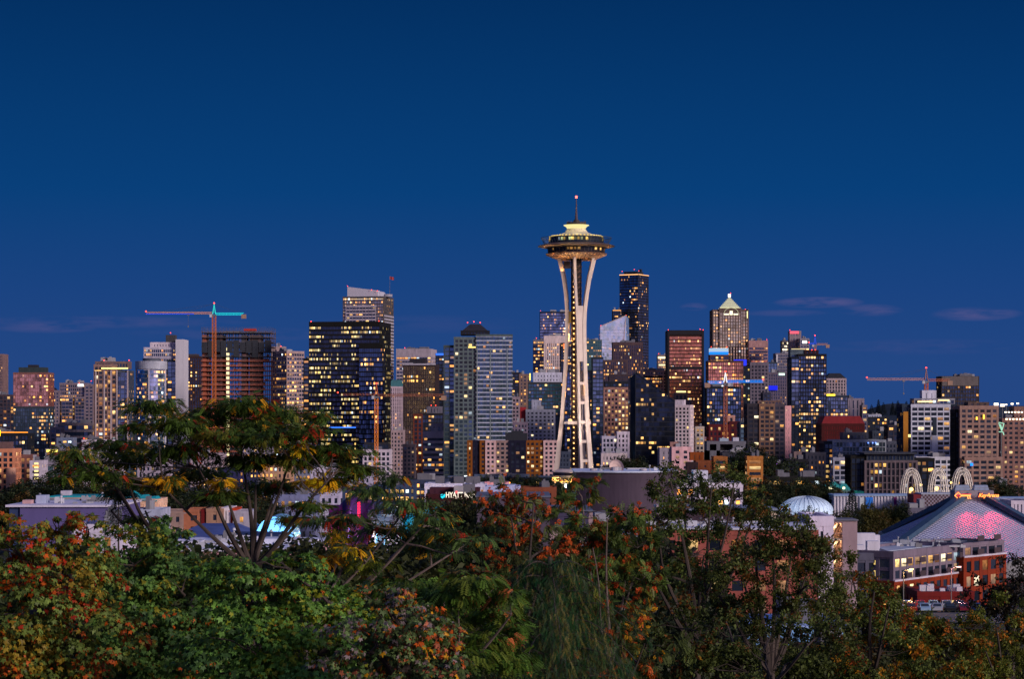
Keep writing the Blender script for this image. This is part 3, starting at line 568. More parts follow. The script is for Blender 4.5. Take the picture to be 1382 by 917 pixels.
# colour-banded housing block
b = Bd(AP, 'long housing block banded in orange, navy, pink and tan', 'apartment building', 631, 753, 595, 1500, None, d=18)
OR = (.36, .15, .06); PK = (.56, .42, .42); NV = (.015, .03, .10); TN = (.36, .27, .26)
for i, (p0, p1, c, yy, l) in enumerate(((631, 637, OR, 0, .25), (637, 648, NV, 1.2, .05), (648, 655.5, OR, 0, .3), (655.5, 668.5, PK, -.6, .12), (668.5, 688, TN, 0, .25), (688, 709.5, NV, -1.0, .22), (709.5, 734, OR, .4, .35), (734, 753, PK, -.5, .1))):
    b.add(p0, p1, 595, S(c, l, .0, pw=1.3, sh=1.35, bw=3.1, fh=2.95, cap=.9, win=22), y=yy, d=18 - yy)
b.box('penthouse', 682, 712, 585, 595, W(DK), y=3, d=8); b.box('penthouse', 690, 706, 582, 585.2, W(DK), y=4, d=6)
# behind the needle
b = Bd(OF, 'teal gridded office tower behind the upper legs', 'office tower', 789, 812, 459, 2700, S((.14, .2, .22), .2, .1, pw=.7, sh=1.2, bw=4, tint=(.02, .08, .09)), d=30)
b = Bd(AP, 'slim dark glass tower seen through the crossbars of the observation tower legs', 'residential tower', 762, 800, 500, 1900, S((.03, .045, .07), .14, .02, pw=.3, sh=.6, bw=3.2, refl=.45), d=24)
b = Bd(AP, 'blue grey balcony tower just east of the observation tower legs', 'residential tower', 800, 814, 482, 1850, S((.07, .10, .13), .25, .03, pw=.3, sh=.8, bw=2.8, refl=.3, gloss=(.22,.36,.66)), d=24); b.balconies([(808, 814)], 620, 486, 3.3)
b = Bd(OF, 'pale crystal-like glass tower with a slanting top edge', 'skyscraper', 810, 848, 440, 2750, None, d=34)
m = MB(); x0, x1, xr = 0, b.X(845), b.X(850); z = b.Z(441); zt = b.Z(426)
m.add([(x0, 0, 0), (x1, 0, 0), (x1, 0, zt), (x0, 0, z), (x0, 30, 0), (xr + 3, 30, 0), (xr, 24, zt - 3), (x0, 30, z)], [(0, 1, 2, 3), (1, 5, 6, 2), (5, 4, 7, 6), (4, 0, 3, 7), (3, 2, 6, 7)])
m.uv = {0: ((0, 0), (12, 0), (12, 46), (0, 41)), 1: ((20, 0), (28, 0), (28, 45), (20, 46)), 2: ((40, 0), (52, 0), (52, 41), (40, 45)), 3: ((60, 0), (70, 0), (70, 41), (60, 41)), 4: ((80, 0), (90, 0), (90, 9), (80, 9))}
m.build('glazing', G(.06, .04, tint=(.22, .30, .38), refl=.5, gloss=(.7,.85,1), e=.9, clus=1.0, tilt=.05), b.root)
m = MB(); m.bar((x1, -.5, zt), (b.X(828), -.5, 0), .9); m.bar((0, -.4, z), (x1, -.4, zt), 1.1); m.build('frame', W((.5, .42, .42)), b.root); b.beacons([(811, 440), (845, 426)])
for k in range(34):
    m = MB(); zz = b.Z(446) - k * 3.9
    if k == 0: m.box(0, b.X(844), -.2, 0, zz, zz + .35); f0 = m.build('floor_line', W((.3, .34, .4)), b.root); z00 = zz
    elif zz > 0: o = f0.copy(); o.location.z = zz - z00; col.objects.link(o)
b = Bd(OF, 'brown pinstripe tower of two stepped boxes with yellow windows', 'office tower', 812, 867, 462, 2300, None, d=26)
PB = (.17, .12, .13)
b.add(828, 867, 462, S(PB, .2, .14, pw=1.0, sh=.7, pd=.6, bw=2.9, fh=3.9, cap=3, tint=(.02, .015, .02)), y=2, mech=True); b.add(812, 846, 486, S(PB, .35, .18, pw=1.0, sh=.7, pd=.6, bw=2.9, fh=3.9, cap=2), y=-1)
b = Bd(OF, 'tallest black skyscraper with a thin orange crown light', 'skyscraper', 837, 877, 367, 3100, None, d=44, a=28, xc=861)
b.block(0, 0, 0, b.w, b.d, b.Z(370), S((.016, .02, .032), .08, .08, pw=.4, sh=1.2, pd=.2, bw=3.2, fh=4.0, cap=2, tint=(.012, .015, .03), refl=.35, gloss=(.5, .6, .9), clus=1.5)); b.box('penthouse', 840, 858, 366, 370, W(DK), y=6, d=20)
b.strip(836.8, 861.3, 370.6, (1, .5, .22), 1.6, 1.2, out=.7); m = MB(); m.box(b.w + .6, b.w + .8, 0, b.d, b.Z(371), b.Z(370)); m.build('light_strip', EM((1, .5, .22), 1.6), b.root)
b.beacons([(840, 366), (856, 364), (862, 366)]); b.box('antenna_box', 857, 859.5, 362.5, 366, W(DK), y=14, d=4)
b = Bd(OF, 'low black shoulder block with an orange top line beside the tallest black skyscraper', 'office tower', 827, 839, 418, 3080, S((.02, .02, .03), .1, .1, pw=.4, sh=1), d=20); b.strip(827, 838, 419.2, (1, .45, .15), 1.6, 1.0)
b = Bd(OF, 'tan office block full of small warm lit windows beneath dark stepped terraces', 'office building', 815, 853, 523, 1950, S((.38, .24, .22), .55, .1, pw=1.3, sh=1.5, pd=.5, bw=3.2, fh=3.6, win=100), d=26)
b.add(823, 852, 505, S((.13, .1, .12), .1, .05, pw=.6, sh=2.2), yb=516, y=6, d=16, mech=True); b.add(817, 853, 515, S((.05, .06, .09), .1, 0, pw=.3, sh=2), yb=523, y=2, d=20)
b = Bd(LB, 'small white old commercial block with dark windows and a stair tower', 'building', 813, 849, 586, 1600, None, d=16)
b.add(813, 833, 589, S((.48, .46, .54), .08, .02, pw=.9, sh=1.2, bw=3, win=36), mech=True); b.add(833, 849, 583, S((.55, .5, .56), .12, .02, pw=1.5, sh=1.4, bw=3, win=30), y=-1)
b = Bd(LB, 'low white shed roofed block with a round rooftop drum by the purple hall', 'building', 812, 846, 612, 1400, S((.52, .46, .48), .2, .05, pw=1.5, sh=1.5), d=12)
# sloped dark building
b = Bd(OF, 'dark glass office block with a long sloping roof falling to the east', 'office building', 851, 911, 503, 1700, None, a=0, d=34)
def sloped(b):
    x1 = b.X(911); xp = b.X(858); z1 = b.Z(542); z0 = b.Z(503); zb0 = b.Z(520)
    m = MB(); D = b.d
    m.add([(xp, 0, 0), (x1, 0, 0), (x1, 0, z1), (xp, 0, z0), (xp, D, 0), (x1, D, 0), (x1, D, z1), (xp, D, z0)], [(0, 1, 2, 3), (1, 5, 6, 2), (5, 4, 7, 6), (4, 0, 3, 7), (3, 2, 6, 7)])
    nb = 15; f = lambda z: z / 3.7
    m.uv = {0: ((0, 0), (nb, 0), (nb, f(z1)), (0, f(z0))), 1: ((20, 0), (30, 0), (30, f(z1)), (20, f(z1))), 2: ((40, 0), (55, 0), (55, f(z0)), (40, f(z1))), 3: ((60, 0), (70, 0), (70, f(z0)), (60, f(z0))), 4: ((80, 0), (95, 0), (95, 9), (80, 9))}
    m.build('glazing', G(.07, .05, tint=(.006, .008, .014), refl=.06, gloss=(.1, .2, .5), warm=(1, .45, .12), clus=1.3), b.root)
    m = MB(); m.add([(0, 4, 0), (xp, 1, 0), (xp, 1, z0 - 1), (0, 4, zb0 + 6), (0, D, 0), (xp, D, 0), (xp, D, z0 - 1), (0, D, zb0 + 6)], [(0, 1, 2, 3), (5, 4, 7, 6), (4, 0, 3, 7), (3, 2, 6, 7)]); m.uv = {0: ((0, 0), (2, 0), (2, f(z0)), (0, f(zb0))), 1: ((10, 0), (12, 0), (12, 30), (10, 30)), 2: ((20, 0), (28, 0), (28, 30), (20, 30)), 3: ((30, 0), (32, 0), (32, 5), (30, 5))}
    m.build('glazing', G(.04, .02, tint=(.006, .008, .014), refl=.06, gloss=(.1, .2, .4)), b.root)
    m = MB(); m.bar((xp, -.3, z0 + .3), (x1, -.3, z1 + .3), .8); m.bar((xp, D, z0 + .3), (x1, D, z1 + .3), .8); m.bar((xp - .1, -.25, 0), (xp - .1, -.25, z0), .5)
    k = 3.7
    while k < z0:
        xe = x1 if k < z1 else xp + (x1 - xp) * (z0 - k) / (z0 - z1); m.box(xp, xe, -.16, .05, k - .5, k + .2); k += 3.7
    m.build('wall', W((.010, .012, .02), .7), b.root)
sloped(b)
b = Bd(OF, 'tan tower with a stepped open crown behind the sloping dark block', 'office tower', 864, 902, 500, 2350, S((.48, .34, .32), .15, .03, pw=1.3, sh=1.5, bw=4), d=26)
b.add(868, 893, 508, S((.05, .05, .06), .8, .5, pw=.3, sh=.5, fh=3), yb=518, y=-1.5, d=3)
b = Bd(OF, 'small far tower with a bright ornate lit crown', 'tower', 888, 903, 479, 2850, S((.28, .24, .26), .35, .3, pw=1, sh=1, bw=3), d=20); b.strip(888, 902, 483, (1, .8, .4), 2.2, 2.5); b.strip(889, 901, 493, (1, .8, .4), 1.6, 2); b.beacons([(889, 478), (901, 478)])
b = Bd(OF, 'bronze tower framed in black with dense horizontal lit floors', 'office tower', 901, 950, 446.5, 2300, None, d=36)
b.add(903.5, 947, 452, S((.10, .05, .045), .16, .22, pw=.12, sh=1.1, pd=.15, bw=2.2, fh=3.8, cap=1.5, tint=(.10, .045, .04), refl=.5, gloss=(.7, .30, .2), clus=1.4, warm=(1, .52, .2)), y=0, d=34)
m = MB(); m.box(0, b.X(903.6), -1.2, 36, 0, b.Z(446)); m.box(b.X(946.8), b.X(950), -1.2, 36, 0, b.Z(446)); m.box(b.X(903.6), b.X(946.8), -1.1, 36, b.Z(452), b.Z(446)); m.box(b.X(903.6), b.X(946.8), -.9, .1, b.Z(499), b.Z(495)); m.build('frame', W((.012, .011, .016)), b.root); b.beacons([(902, 446), (945, 445), (949, 446)])
b = Bd(OF, 'old stone tower with a small gold lit pyramid cap in front of the bronze tower', 'tower', 906, 934, 540, 2050, S((.24, .2, .22), .2, .02, pw=1.5, sh=1.3), d=22, mech=False)
b.add(911, 928, 531, S((.3, .24, .22), .2, 0, pw=1.5), yb=540, y=3, d=14); b.gable('roof', 912, 927, 525.5, 531, W((.22, .17, .14)), y=3, d=14, inset=.42); b.strip(913, 926, 529, (1, .8, .3), 2.0, 1.3, out=-2.6)
b = Bd(AP, 'white apartment tower with rows of square dark windows east of the sloping dark block', 'apartment building', 911, 938, 547, 1780, None, a=14, xc=931)
b.block(0, 0, 0, b.w, b.d, b.h, S((.62, .55, .58), .15, .0, pw=1.3, sh=1.25, bw=2.9, fh=3.1, win=100)); b.add(911, 922, 540, S((.6, .55, .6), 0, 0, pw=3), yb=547, y=3, d=8)
b = Bd(AP, 'pink and grey blank-walled block with slit windows and a small brown penthouse', 'apartment building', 891, 932, 604, 1320, None, d=18)
b.add(891, 907, 605, S((.36, .33, .38), .05, 0, pw=2.4, sh=1.6, bw=4, fh=3.1)); b.add(907, 932, 603.5, S((.66, .46, .48), .25, 0, pw=2.6, sh=1.4, bw=4.5, fh=3.1, win=40), y=-1.5, mech=True); b.box('penthouse', 905, 916, 597, 604, W((.3, .16, .14)), y=3, d=7)
# pyramid-topped
b = Bd(OF, 'skyscraper with a glowing white pyramid roof', 'skyscraper', 962, 1010, 420, 2820, None, d=40)
S1 = S((.22, .17, .15), .22, .08, pw=1.2, sh=.7, pd=.5, bw=5.5, fh=4, cap=2, tint=(.09, .085, .06), refl=.35, gloss=(1, .95, .7), e=1.2)
b.add(962, 1010, 418, S1); b.add(971, 1000, 416, dict(S1, cap=6), y=-2, d=6); b.add(961, 1011, 468, dict(S1, cap=1), y=-1.5, d=43)
for px in (962.5, 971, 981.5, 989, 1000, 1009.5): b.box('pier', px - .5, px + .5, 418, 600, W((.15, .11, .11)), y=-2.6, d=1)
m = MB(); x0, x1 = b.X(973), b.X(1000); zb_, zt_ = b.Z(416), b.Z(400); n = 8; xm = (x0 + x1) / 2; hw = (x1 - x0) / 2
for k in range(n):
    q = hw * (1 - k / n) * 1.0; m.box(xm - q, xm + q, 20 - q, 20 + q, zb_ + (zt_ - zb_) * k / n, zb_ + (zt_ - zb_) * (k + .55) / n, 1 if k < 1 else 0); q2 = hw * (1 - (k + .55) / n) * .93; m.box(xm - q2, xm + q2, 20 - q2, 20 + q2, zb_ + (zt_ - zb_) * (k + .5) / n, zb_ + (zt_ - zb_) * (k + 1.02) / n, 2)
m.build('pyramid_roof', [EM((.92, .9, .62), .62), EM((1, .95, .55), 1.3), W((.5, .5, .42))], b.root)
m = MB(); m.box(xm - 1.6, xm + 1.6, 18.4, 21.6, zt_, b.Z(396)); m.build('lantern', EM((1, .95, .8), 2.2), b.root); b.beacons([(986, 396)])

m = MB(); cz = b.Z(419); rr_ = 9.0
for k in range(12):
    a0, a1 = math.pi * k / 12, math.pi * (k + 1) / 12; m.bar((xm + rr_ * math.cos(a0), -3, cz - 4 + 7 * math.sin(a0)), (xm + rr_ * math.cos(a1), -3, cz - 4 + 7 * math.sin(a1)), .7)
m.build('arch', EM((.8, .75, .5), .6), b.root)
m = MB(); m.box(xm - 1.8, xm + 1.8, -3.1, -2.4, cz - 6.0, cz - 1); m.box(xm - 9, xm - 3, -3.1, -2.6, cz - 6, cz - 4.6); m.box(xm + 3, xm + 9, -3.1, -2.6, cz - 6, cz - 4.6); m.build('crown_light', EM((1, .92, .6), 2.0), b.root)
b.strip(1008, 1010, 425, (1, .9, .4), 1.6, 9); b.beacons([(963, 419), (1006, 418)])
b = Bd(AP, 'glass tower tinted as a brown sunset reflection below a white and blue lit roof box', 'residential tower', 956, 1003, 479, 2000, None, d=24)
b.add(959, 984, 479, S((.20, .12, .12), .5, .4, pw=.4, sh=.7), yb=490, y=2, d=18); b.add(956, 1003, 487, S((.18, .11, .11), .3, .06, pw=.4, sh=.7, bw=3.0, tint=(.10, .05, .045), refl=.55, gloss=(.8, .38, .3)))  # brown sunset reflection put into tint, gloss and wall colour
b.box('roof_box', 959, 983.5, 470, 475, EM((.55, .75, 1), .8), y=3, d=14); b.box('roof_box', 959, 983.5, 475, 478.4, EM((.02, .28, 1), 1.1), y=2.9, d=14.2); b.beacons([(960, 469), (981, 469)])
b = Bd(AP, 'dark blue speckled glass tower directly behind the blue lit crane', 'residential tower', 954, 1000, 522, 1800, S((.03, .05, .08), .30, .02, pw=.4, sh=.7, bw=3.2, refl=.4, cool=.2), d=22)
b = Bd(AP, 'navy tower with a glowing ultramarine roof box', 'residential tower', 991, 1012, 495, 2050, S((.04, .06, .10), .22, .02, pw=.5, sh=.7, bw=3, warm=(1, .65, .1)), d=20, mech=False); b.box('roof_box', 992, 1008, 485.5, 493.5, EM((.03, .05, 1), 1.1), y=2, d=12)
b = Bd(OF, 'pinkish ribbon-window tower behind the gridded grey slab', 'office tower', 1011, 1036, 460, 2800, S((.42, .28, .28), .25, .15, pw=.1, sh=2.1, pd=.4, bw=4, fh=4.2, cap=8), d=30); b.beacons([(1035, 459)])
b = Bd(OF, 'grey gridded concrete slab with dark square windows', 'office tower', 1013, 1037, 489, 2250, S((.27, .24, .28), .05, .02, pw=1.3, sh=1.4, bw=3.7, fh=3.7, win=100, cap=3), d=24); b.strip(1014, 1035, 488.2, (1, .2, .1), .8, .6)
b = Bd(OF, 'small blue glass block right against the gridded grey slab', 'office building', 1036, 1049, 489, 2500, S((.10, .13, .18), .05, 0, pw=.8, sh=.6, tint=(.02, .05, .1), refl=.3, gloss=(.22,.36,.66)), d=20)
b = Bd(OF, 'grey tower with white corner piers and a louvred upper box', 'office tower', 1047, 1069, 477, 2600, S((.28, .26, .3), .04, .02, pw=.5, sh=1.8, bw=3), d=24); b.box('pier', 1047.5, 1049.5, 479, 600, W(WHITE), y=-1.2, d=1); b.box('pier', 1065, 1067.5, 480, 600, W(WHITE), y=-1.2, d=1)
b = Bd(OF, 'dull grey block with a white lit panel and deep blue rooftop lights', 'office building', 1034, 1062, 503, 2300, S((.22, .19, .24), .1, .02, pw=1.2, sh=1.2), d=24); b.strip(1051, 1059, 505.5, (.7, 1, .8), 1.6, 2.2); b.box('roof_lamp', 1036, 1049, 521, 527, EM((.02, .03, 1), .9), y=-3, d=2)
b = Bd(OF, 'slender concrete core tower with a pink lit top', 'tower', 1066, 1081, 447, 2700, S((.33, .28, .30), 0, 0, pw=3, sh=3, fh=6, bw=5), d=16, mech=False); b.strip(1066, 1078, 449, (1, .1, .15), 1.6, 3); b.beacons([(1066, 446)])
b = Bd(OF, 'brightly lit floors of an office top just west of the pink topped core', 'office tower', 1056, 1070, 460, 2750, S((.2, .18, .2), .8, .6, pw=.1, sh=1.4, bw=3, fh=4, warm=(1, .75, .4), warm2=(1, .9, .7), e=2), d=20)
b = Bd(OF, 'square office top with a bright floodlight, just east of the pink topped core', 'office tower', 1080, 1092, 457, 2680, S((.32, .3, .34), .3, .1, pw=.8, sh=1.5), d=20); b.strip(1083, 1089, 462, (1, .95, .8), 3, 3)
b = Bd(AP, 'dark glass residential tower with warm lit upper balconies', 'residential tower', 1068, 1115, 473, 1800, None, d=26)
b.add(1077, 1115, 478, S((.03, .03, .045), .30, .03, pw=.5, sh=.9, bw=3.2, fh=3.3, warm=(1, .45, .12), refl=.3)); b.add(1087, 1105, 472.5, S((.10, .04, .05), 0, 0, pw=2), yb=478, y=3, d=12); b.add(1068, 1086, 472, S((.16, .20, .24), .0, 0, pw=1, sh=.8, cap=4), y=4, d=14); b.add(1068, 1078, 482, S((.03, .05, .09), .2, .02, pw=.3, sh=.7, refl=.3, gloss=(.22,.36,.66)), y=-1)
b.balconies([(1079, 1088), (1103, 1114)], 640, 488, 3.3, rail=(.1, .1, .13)); b.strip(1068, 1086, 471.4, (1, .8, .4), 1.0, .6)
for i in range(9): b.beacons([(1077 + i * 4.7, 473)]) if i in (4, 5) else None
b = Bd(OF, 'beige tower with a dark hipped roof', 'office tower', 1115, 1142, 511, 2350, S((.42, .36, .38), .06, .02, pw=1.3, sh=.9, bw=3.2, win=60), d=24, mech=False); b.gable('roof', 1114.5, 1142, 504, 511, W((.02, .022, .03)), d=24, inset=.25)
b = Bd(AP, 'blue glass block with a glowing yellow roof line', 'residential tower', 1095, 1144, 534, 1950, S((.08, .10, .15), .22, .03, pw=.4, sh=.9, bw=3.2, refl=.3, gloss=(.22,.36,.66)), d=22); b.strip(1096, 1127, 533.5, (1, .7, .05), 2.6, 1.6)
b = Bd(LB, 'grey windowless concrete box beside the yellow roof line block', 'building', 1143, 1166, 538, 2050, S((.3, .27, .32), 0, 0, pw=3.4, sh=1.0, bw=6, fh=8), d=20)
b = Bd(AP, 'narrow residential edge tower with a few lit balconies beside the windowless concrete box', 'apartment building', 1164, 1170, 547, 1950, S((.26, .24, .28), .3, 0, pw=.6), d=14)
b = Bd(LB, 'blocky dark red building with a mansard top', 'building', 1108, 1167, 572, 1620, None, d=30)
b.add(1109, 1167, 572, S((.18, .012, .016), .0, 0, pw=2.0, sh=1.2, pd=.12, bw=2.6, fh=3.6, tint=(.12, .01, .012), refl=.04)); b.gable('roof', 1109, 1167, 562, 572, W((.20, .014, .018)), d=30, inset=.09)
# brown residential + pink side
b = Bd(AP, 'brown residential tower with paired windows and a pale pink end wall', 'residential tower', 1009, 1068, 545, 1500, None, d=22)
for p0, p1, c, l in ((1009, 1025, (.10, .09, .11), .32), (1025, 1045, (.30, .20, .16), .3), (1045, 1059, (.16, .14, .17), .14)):
    b.add(p0, p1, 545, S(c, l, .02, pw=.9, sh=1.25, bw=3.6, fh=3.1, win=58, tint=(.1, .13, .18)), y=0 if p0 != 1025 else -.8, d=22)
b.add(1059, 1068, 548, S((.72, .45, .46), .1, 0, pw=1.7, sh=1.7, bw=3.0, fh=3.1, win=40), y=3, d=18); b.add(1024, 1056, 541, S((.26, .18, .16), .1, 0, pw=1), yb=546, y=4, d=12)
b = Bd(LB, 'red brick warehouse with small lit windows below the blue lit crane', 'building', 957, 1000, 571, 1650, None, d=20)
b.add(957, 985, 573, S((.22, .05, .06), .35, .02, pw=1.5, sh=1.5, bw=3.4, fh=3.6, win=50, warm=(1, .7, .4))); b.add(985, 1000, 569, S((.18, .04, .05), .2, 0, pw=2, sh=1.8), y=2); b.add(983, 992, 561, S((.5, .32, .28), 0, 0, pw=2), yb=571, y=3, d=7)
b = Bd(LB, 'concrete building with large black openings like a stage', 'building', 954, 1013, 597, 1380, None, d=22)
m = MB(); GCc = W((.13, .13, .16))
m.box(0, b.X(1007), 0, 20, b.Z(600), b.Z(596)); m.box(0, b.X(958), 0, 20, 0, b.Z(600)); m.box(b.X(967), b.X(972), 0, 20, 0, b.Z(600)); m.box(b.X(989), b.X(1006), 0, 20, 0, b.Z(600)); m.box(0, b.X(1007), 0, 20, 0, b.Z(608.5)); m.build('wall', GCc, b.root)
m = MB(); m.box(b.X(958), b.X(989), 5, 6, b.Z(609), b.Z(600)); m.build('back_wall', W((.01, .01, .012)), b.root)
b.box('roof_unit', 972, 984, 592, 597, W((.30, .38, .48)), y=3, d=6); b.box('roof_unit', 990, 998, 591, 597, W((.5, .5, .6)), y=3, d=6); b.add(978, 1008, 609, S((.15, .14, .18), .3, 0, pw=1, sh=1.4), y=-3, d=6)
b = Bd(LB, 'small white lit block with one large bright window under the old stone tower', 'building', 939, 950, 576, 1700, S((.5, .44, .4), .7, .3, pw=1, sh=1.2, e=1.6), d=14)
b = Bd(AP, 'blue windowed narrow block beside the red brick warehouse', 'apartment building', 999, 1011, 570, 1600, S((.09, .12, .18), .3, 0, pw=.8, sh=1, tint=(.1, .16, .25)), d=18)
# orange small blocks
b = Bd(AP, 'terracotta orange pair of small blocks with wide dark windows', 'apartment building', 927, 981, 616, 1150, None, d=14)
b.add(964, 981, 616.5, S((.42, .20, .11), .35, 0, pw=1.1, sh=1.3, bw=5, fh=2.9, win=30)); b.add(940, 964, 622, S((.34, .14, .09), .1, 0, pw=3, sh=2, fh=3), y=1); b.add(933, 950, 611, S((.38, .13, .07), 0, 0, pw=3), yb=622, y=4, d=6); b.add(927, 941, 624, S((.10, .06, .07), 0, 0, pw=3), y=-1, d=6)
b = Bd(AP, 'slim orange stair tower block with seven stacked windows', 'apartment building', 1009, 1029, 616, 1120, S((.50, .25, .13), .5, 0, pw=1.1, sh=1.4, bw=6, fh=2.9, win=20, warm=(1, .8, .5)), d=10)
b = Bd(LB, 'dull grey low block with a green lamp behind the orange stair tower', 'building', 976, 1036, 611, 1300, S((.11, .11, .14), .12, 0, pw=1.6, sh=1.6, bw=5), d=16)
# ========= east side =========
b = Bd(AP, 'grey glass grid building with blue lamps along its terrace', 'apartment building', 1113, 1195, 594, 1480, None, d=24)
b.add(1124, 1195, 594, S((.36, .38, .42), .1, .03, pw=.35, sh=.5, pd=.35, bw=3.4, fh=3.3, tint=(.05, .07, .08), refl=.35)); b.add(1139, 1172, 584, S((.16, .17, .21), .3, .1, pw=2, sh=1.6), yb=594, y=3, d=14, mech=True); b.add(1113, 1125, 596, S((.07, .09, .12), .35, 0, pw=.5, sh=.8), y=1)
for px in (1171, 1177, 1181): b.box('terrace_lamp', px, px + 1.3, 597.5, 599, EM((.15, .3, 1), 3), y=-1, d=.6)
b = Bd(AP, 'white residential block with two columns of lit balconies', 'apartment building', 1125, 1151, 618, 1330, S((.34, .35, .42), .3, 0, pw=.8, sh=1.0, bw=3.8, fh=3.0, win=30), d=14); b.balconies([(1127.5, 1134), (1139, 1146)], 652, 624, 3.0, rail=(.6, .6, .7))
b = Bd(OF, 'wide dark office building with framed bays and amber interiors', 'office building', 1150, 1262, 613, 1230, None, d=28)
b.add(1168, 1237, 622, S((.22, .18, .2), .3, 0, pw=.8, sh=.6, pd=.6, bw=3.6, fh=4.0, cap=1, tint=(.015, .015, .02), warm=(1, .45, .08), e=1.4, refl=.1, clus=2)); b.add(1171, 1234, 613, S((.13, .14, .17), .06, 0, pw=.5, sh=.6, bw=3.0, fh=3.5, refl=.3), yb=622, y=2, d=24); b.add(1150, 1169, 615, S((.015, .018, .03), .12, 0, pw=.4, sh=.6, bw=3), y=3, d=22); b.add(1236, 1262, 619, S((.03, .025, .035), .35, .0, pw=.6, sh=.6, bw=4), y=3, d=20)
b.box('roof_slab', 1166, 1238, 611.5, 613.5, W((.04, .045, .06)), y=-1, d=28)
b = Bd(LB, 'dark distant block with a pale roof seen before the wooded ridge', 'building', 1168, 1200, 563, 2250, S((.06, .07, .09), .25, .05, pw=.5, sh=1.2), d=30); b.add(1173, 1190, 560, S((.4, .42, .5), 0, 0, pw=2), yb=564, y=3, d=14)
b = Bd(LB, 'narrow brown block with a blue glass side next to the netted scaffold tower', 'apartment building', 1199, 1220, 574, 1700, S((.1, .09, .12), .25, 0, pw=.8, sh=.9), d=20)
b = Bd(AP, 'white and teal residential tower with a white lift house and warm lit terraces', 'residential tower', 1219, 1291, 543, 1420, None, d=24)
b.add(1219, 1232, 546, S((.08, .11, .16), .2, 0, pw=.5, sh=.8, refl=.3, gloss=(.22,.36,.66)), y=2, d=20); b.add(1230, 1282, 546, S((.52, .53, .60), .14, 0, pw=.6, sh=1.15, bw=4.0, fh=3.1, tint=(.04, .11, .13), refl=.4, win=96)); b.add(1278, 1291, 546, S((.06, .09, .13), .28, 0, pw=.4, sh=.6, refl=.3, gloss=(.22,.36,.66)), y=1.5, d=20)
b.add(1236, 1290, 538, S((.3, .3, .34), .5, .2, pw=.4, sh=.6), yb=546, y=5, d=14); b.add(1247, 1265, 527, S((.55, .55, .62), 0, 0, pw=3, sh=1), yb=541, y=5, d=8)
b.box('banner', 1258.5, 1264, 564, 588, W((.02, .03, .05)), y=-.6, d=.2); b.box('panel', 1257, 1265.5, 588, 612, W((.62, .62, .7)), y=-.8, d=.4); b.box('scaffold_net', 1219.5, 1226, 556, 612, W((.45, .18, .02)), y=.8, d=.4)
b.strip(1240, 1262, 542.5, (1, .75, .35), 2.2, .8, out=-4.2); b.strip(1268, 1283, 540.5, (1, .7, .3), 2.2, .8, out=-4.2)
b = Bd(AP, 'white gridded podium block with orange lit rooms behind the tall white arches', 'apartment building', 1237, 1294, 617, 1380, S((.58, .58, .64), .3, 0, pw=.8, sh=1.2, bw=3.7, fh=3.2, win=64), d=18)
b = Bd(T, 'dark brown concrete slab behind the crane counter-jib', 'office tower', 1271, 1321, 508, 1950, S((.12, .10, .10), .12, .06, pw=.5, sh=1.2, pd=.3, bw=3.5, cap=5), d=24); b.box('penthouse', 1271.5, 1320, 508.5, 521, W((.13, .11, .11)), y=-.6, d=.3)
b = Bd(AP, 'beige residential tower with black balconies and two orange flame lights', 'residential tower', 1291, 1352, 547, 1310, None, d=24)
BE = (.38, .27, .24)
b.add(1296, 1347, 548, S(BE, .1, 0, pw=1.2, sh=1.4, bw=4.0, fh=3.05, tint=(.02, .08, .10), refl=.35, win=100)); b.add(1291, 1297, 553, S(DK, .1, 0, pw=1), y=4, d=14); b.add(1301, 1351, 617, S(BE, .12, 0, pw=1.2, sh=1.4, bw=4.2, fh=3.05, tint=(.02, .08, .10), win=40), y=-3, d=10); b.add(1309, 1336, 543, S((.2, .15, .14), 0, 0, pw=2), yb=548, y=4, d=12)
b.balconies([(1317, 1329)], 652, 566, 3.05, rail=(.03, .03, .04)); b.box('wall_lamp', 1317, 1318.5, 563, 567, EM((1, .5, .05), 4), y=-1.2, d=.6); b.box('wall_lamp', 1326.5, 1328, 560, 566, EM((1, .5, .05), 4), y=-1.2, d=.6)
b.box('wall_sign', 1308, 1311.5, 625.5, 629, EM((.01, .2, 1), 2.5), y=-3.6, d=.3)
b = Bd(LB, 'low beige podium with teal windows and a planted roof terrace', 'building', 1327, 1367, 656, 1150, S((.38, .29, .26), .05, 0, pw=1.2, sh=1.0, bw=4.2, fh=4.5, tint=(.03, .10, .12), win=12), d=16)
b = Bd(AP, 'beige tower with two rows of bright roofline lights at the east edge', 'residential tower', 1353, 1420, 565, 1360, S((.34, .22, .20), .2, 0, pw=1.5, sh=1.5, bw=3.4, fh=3.05, win=100), d=24)
b.add(1372, 1420, 549, S((.3, .2, .18), .1, 0, pw=1.6), yb=566, y=5, d=14)
for i in range(8): b.box('roof_lamp', 1357 + i * 4.6, 1359.2 + i * 4.6, 565.2, 567, EM((1, .75, .5), 4.5), y=-.9, d=.4)
for i in range(6): b.box('roof_lamp', 1358 + i * 4.4, 1360.4 + i * 4.4, 556, 557.5, EM((1, .8, .6), 4), y=4, d=.4)
b = Bd(T, 'dark blue shadowy slab in the gap west of the bright roofline tower', 'office tower', 1346, 1362, 570, 1700, S((.012, .025, .06), .05, 0, pw=.5, sh=.8), d=20)
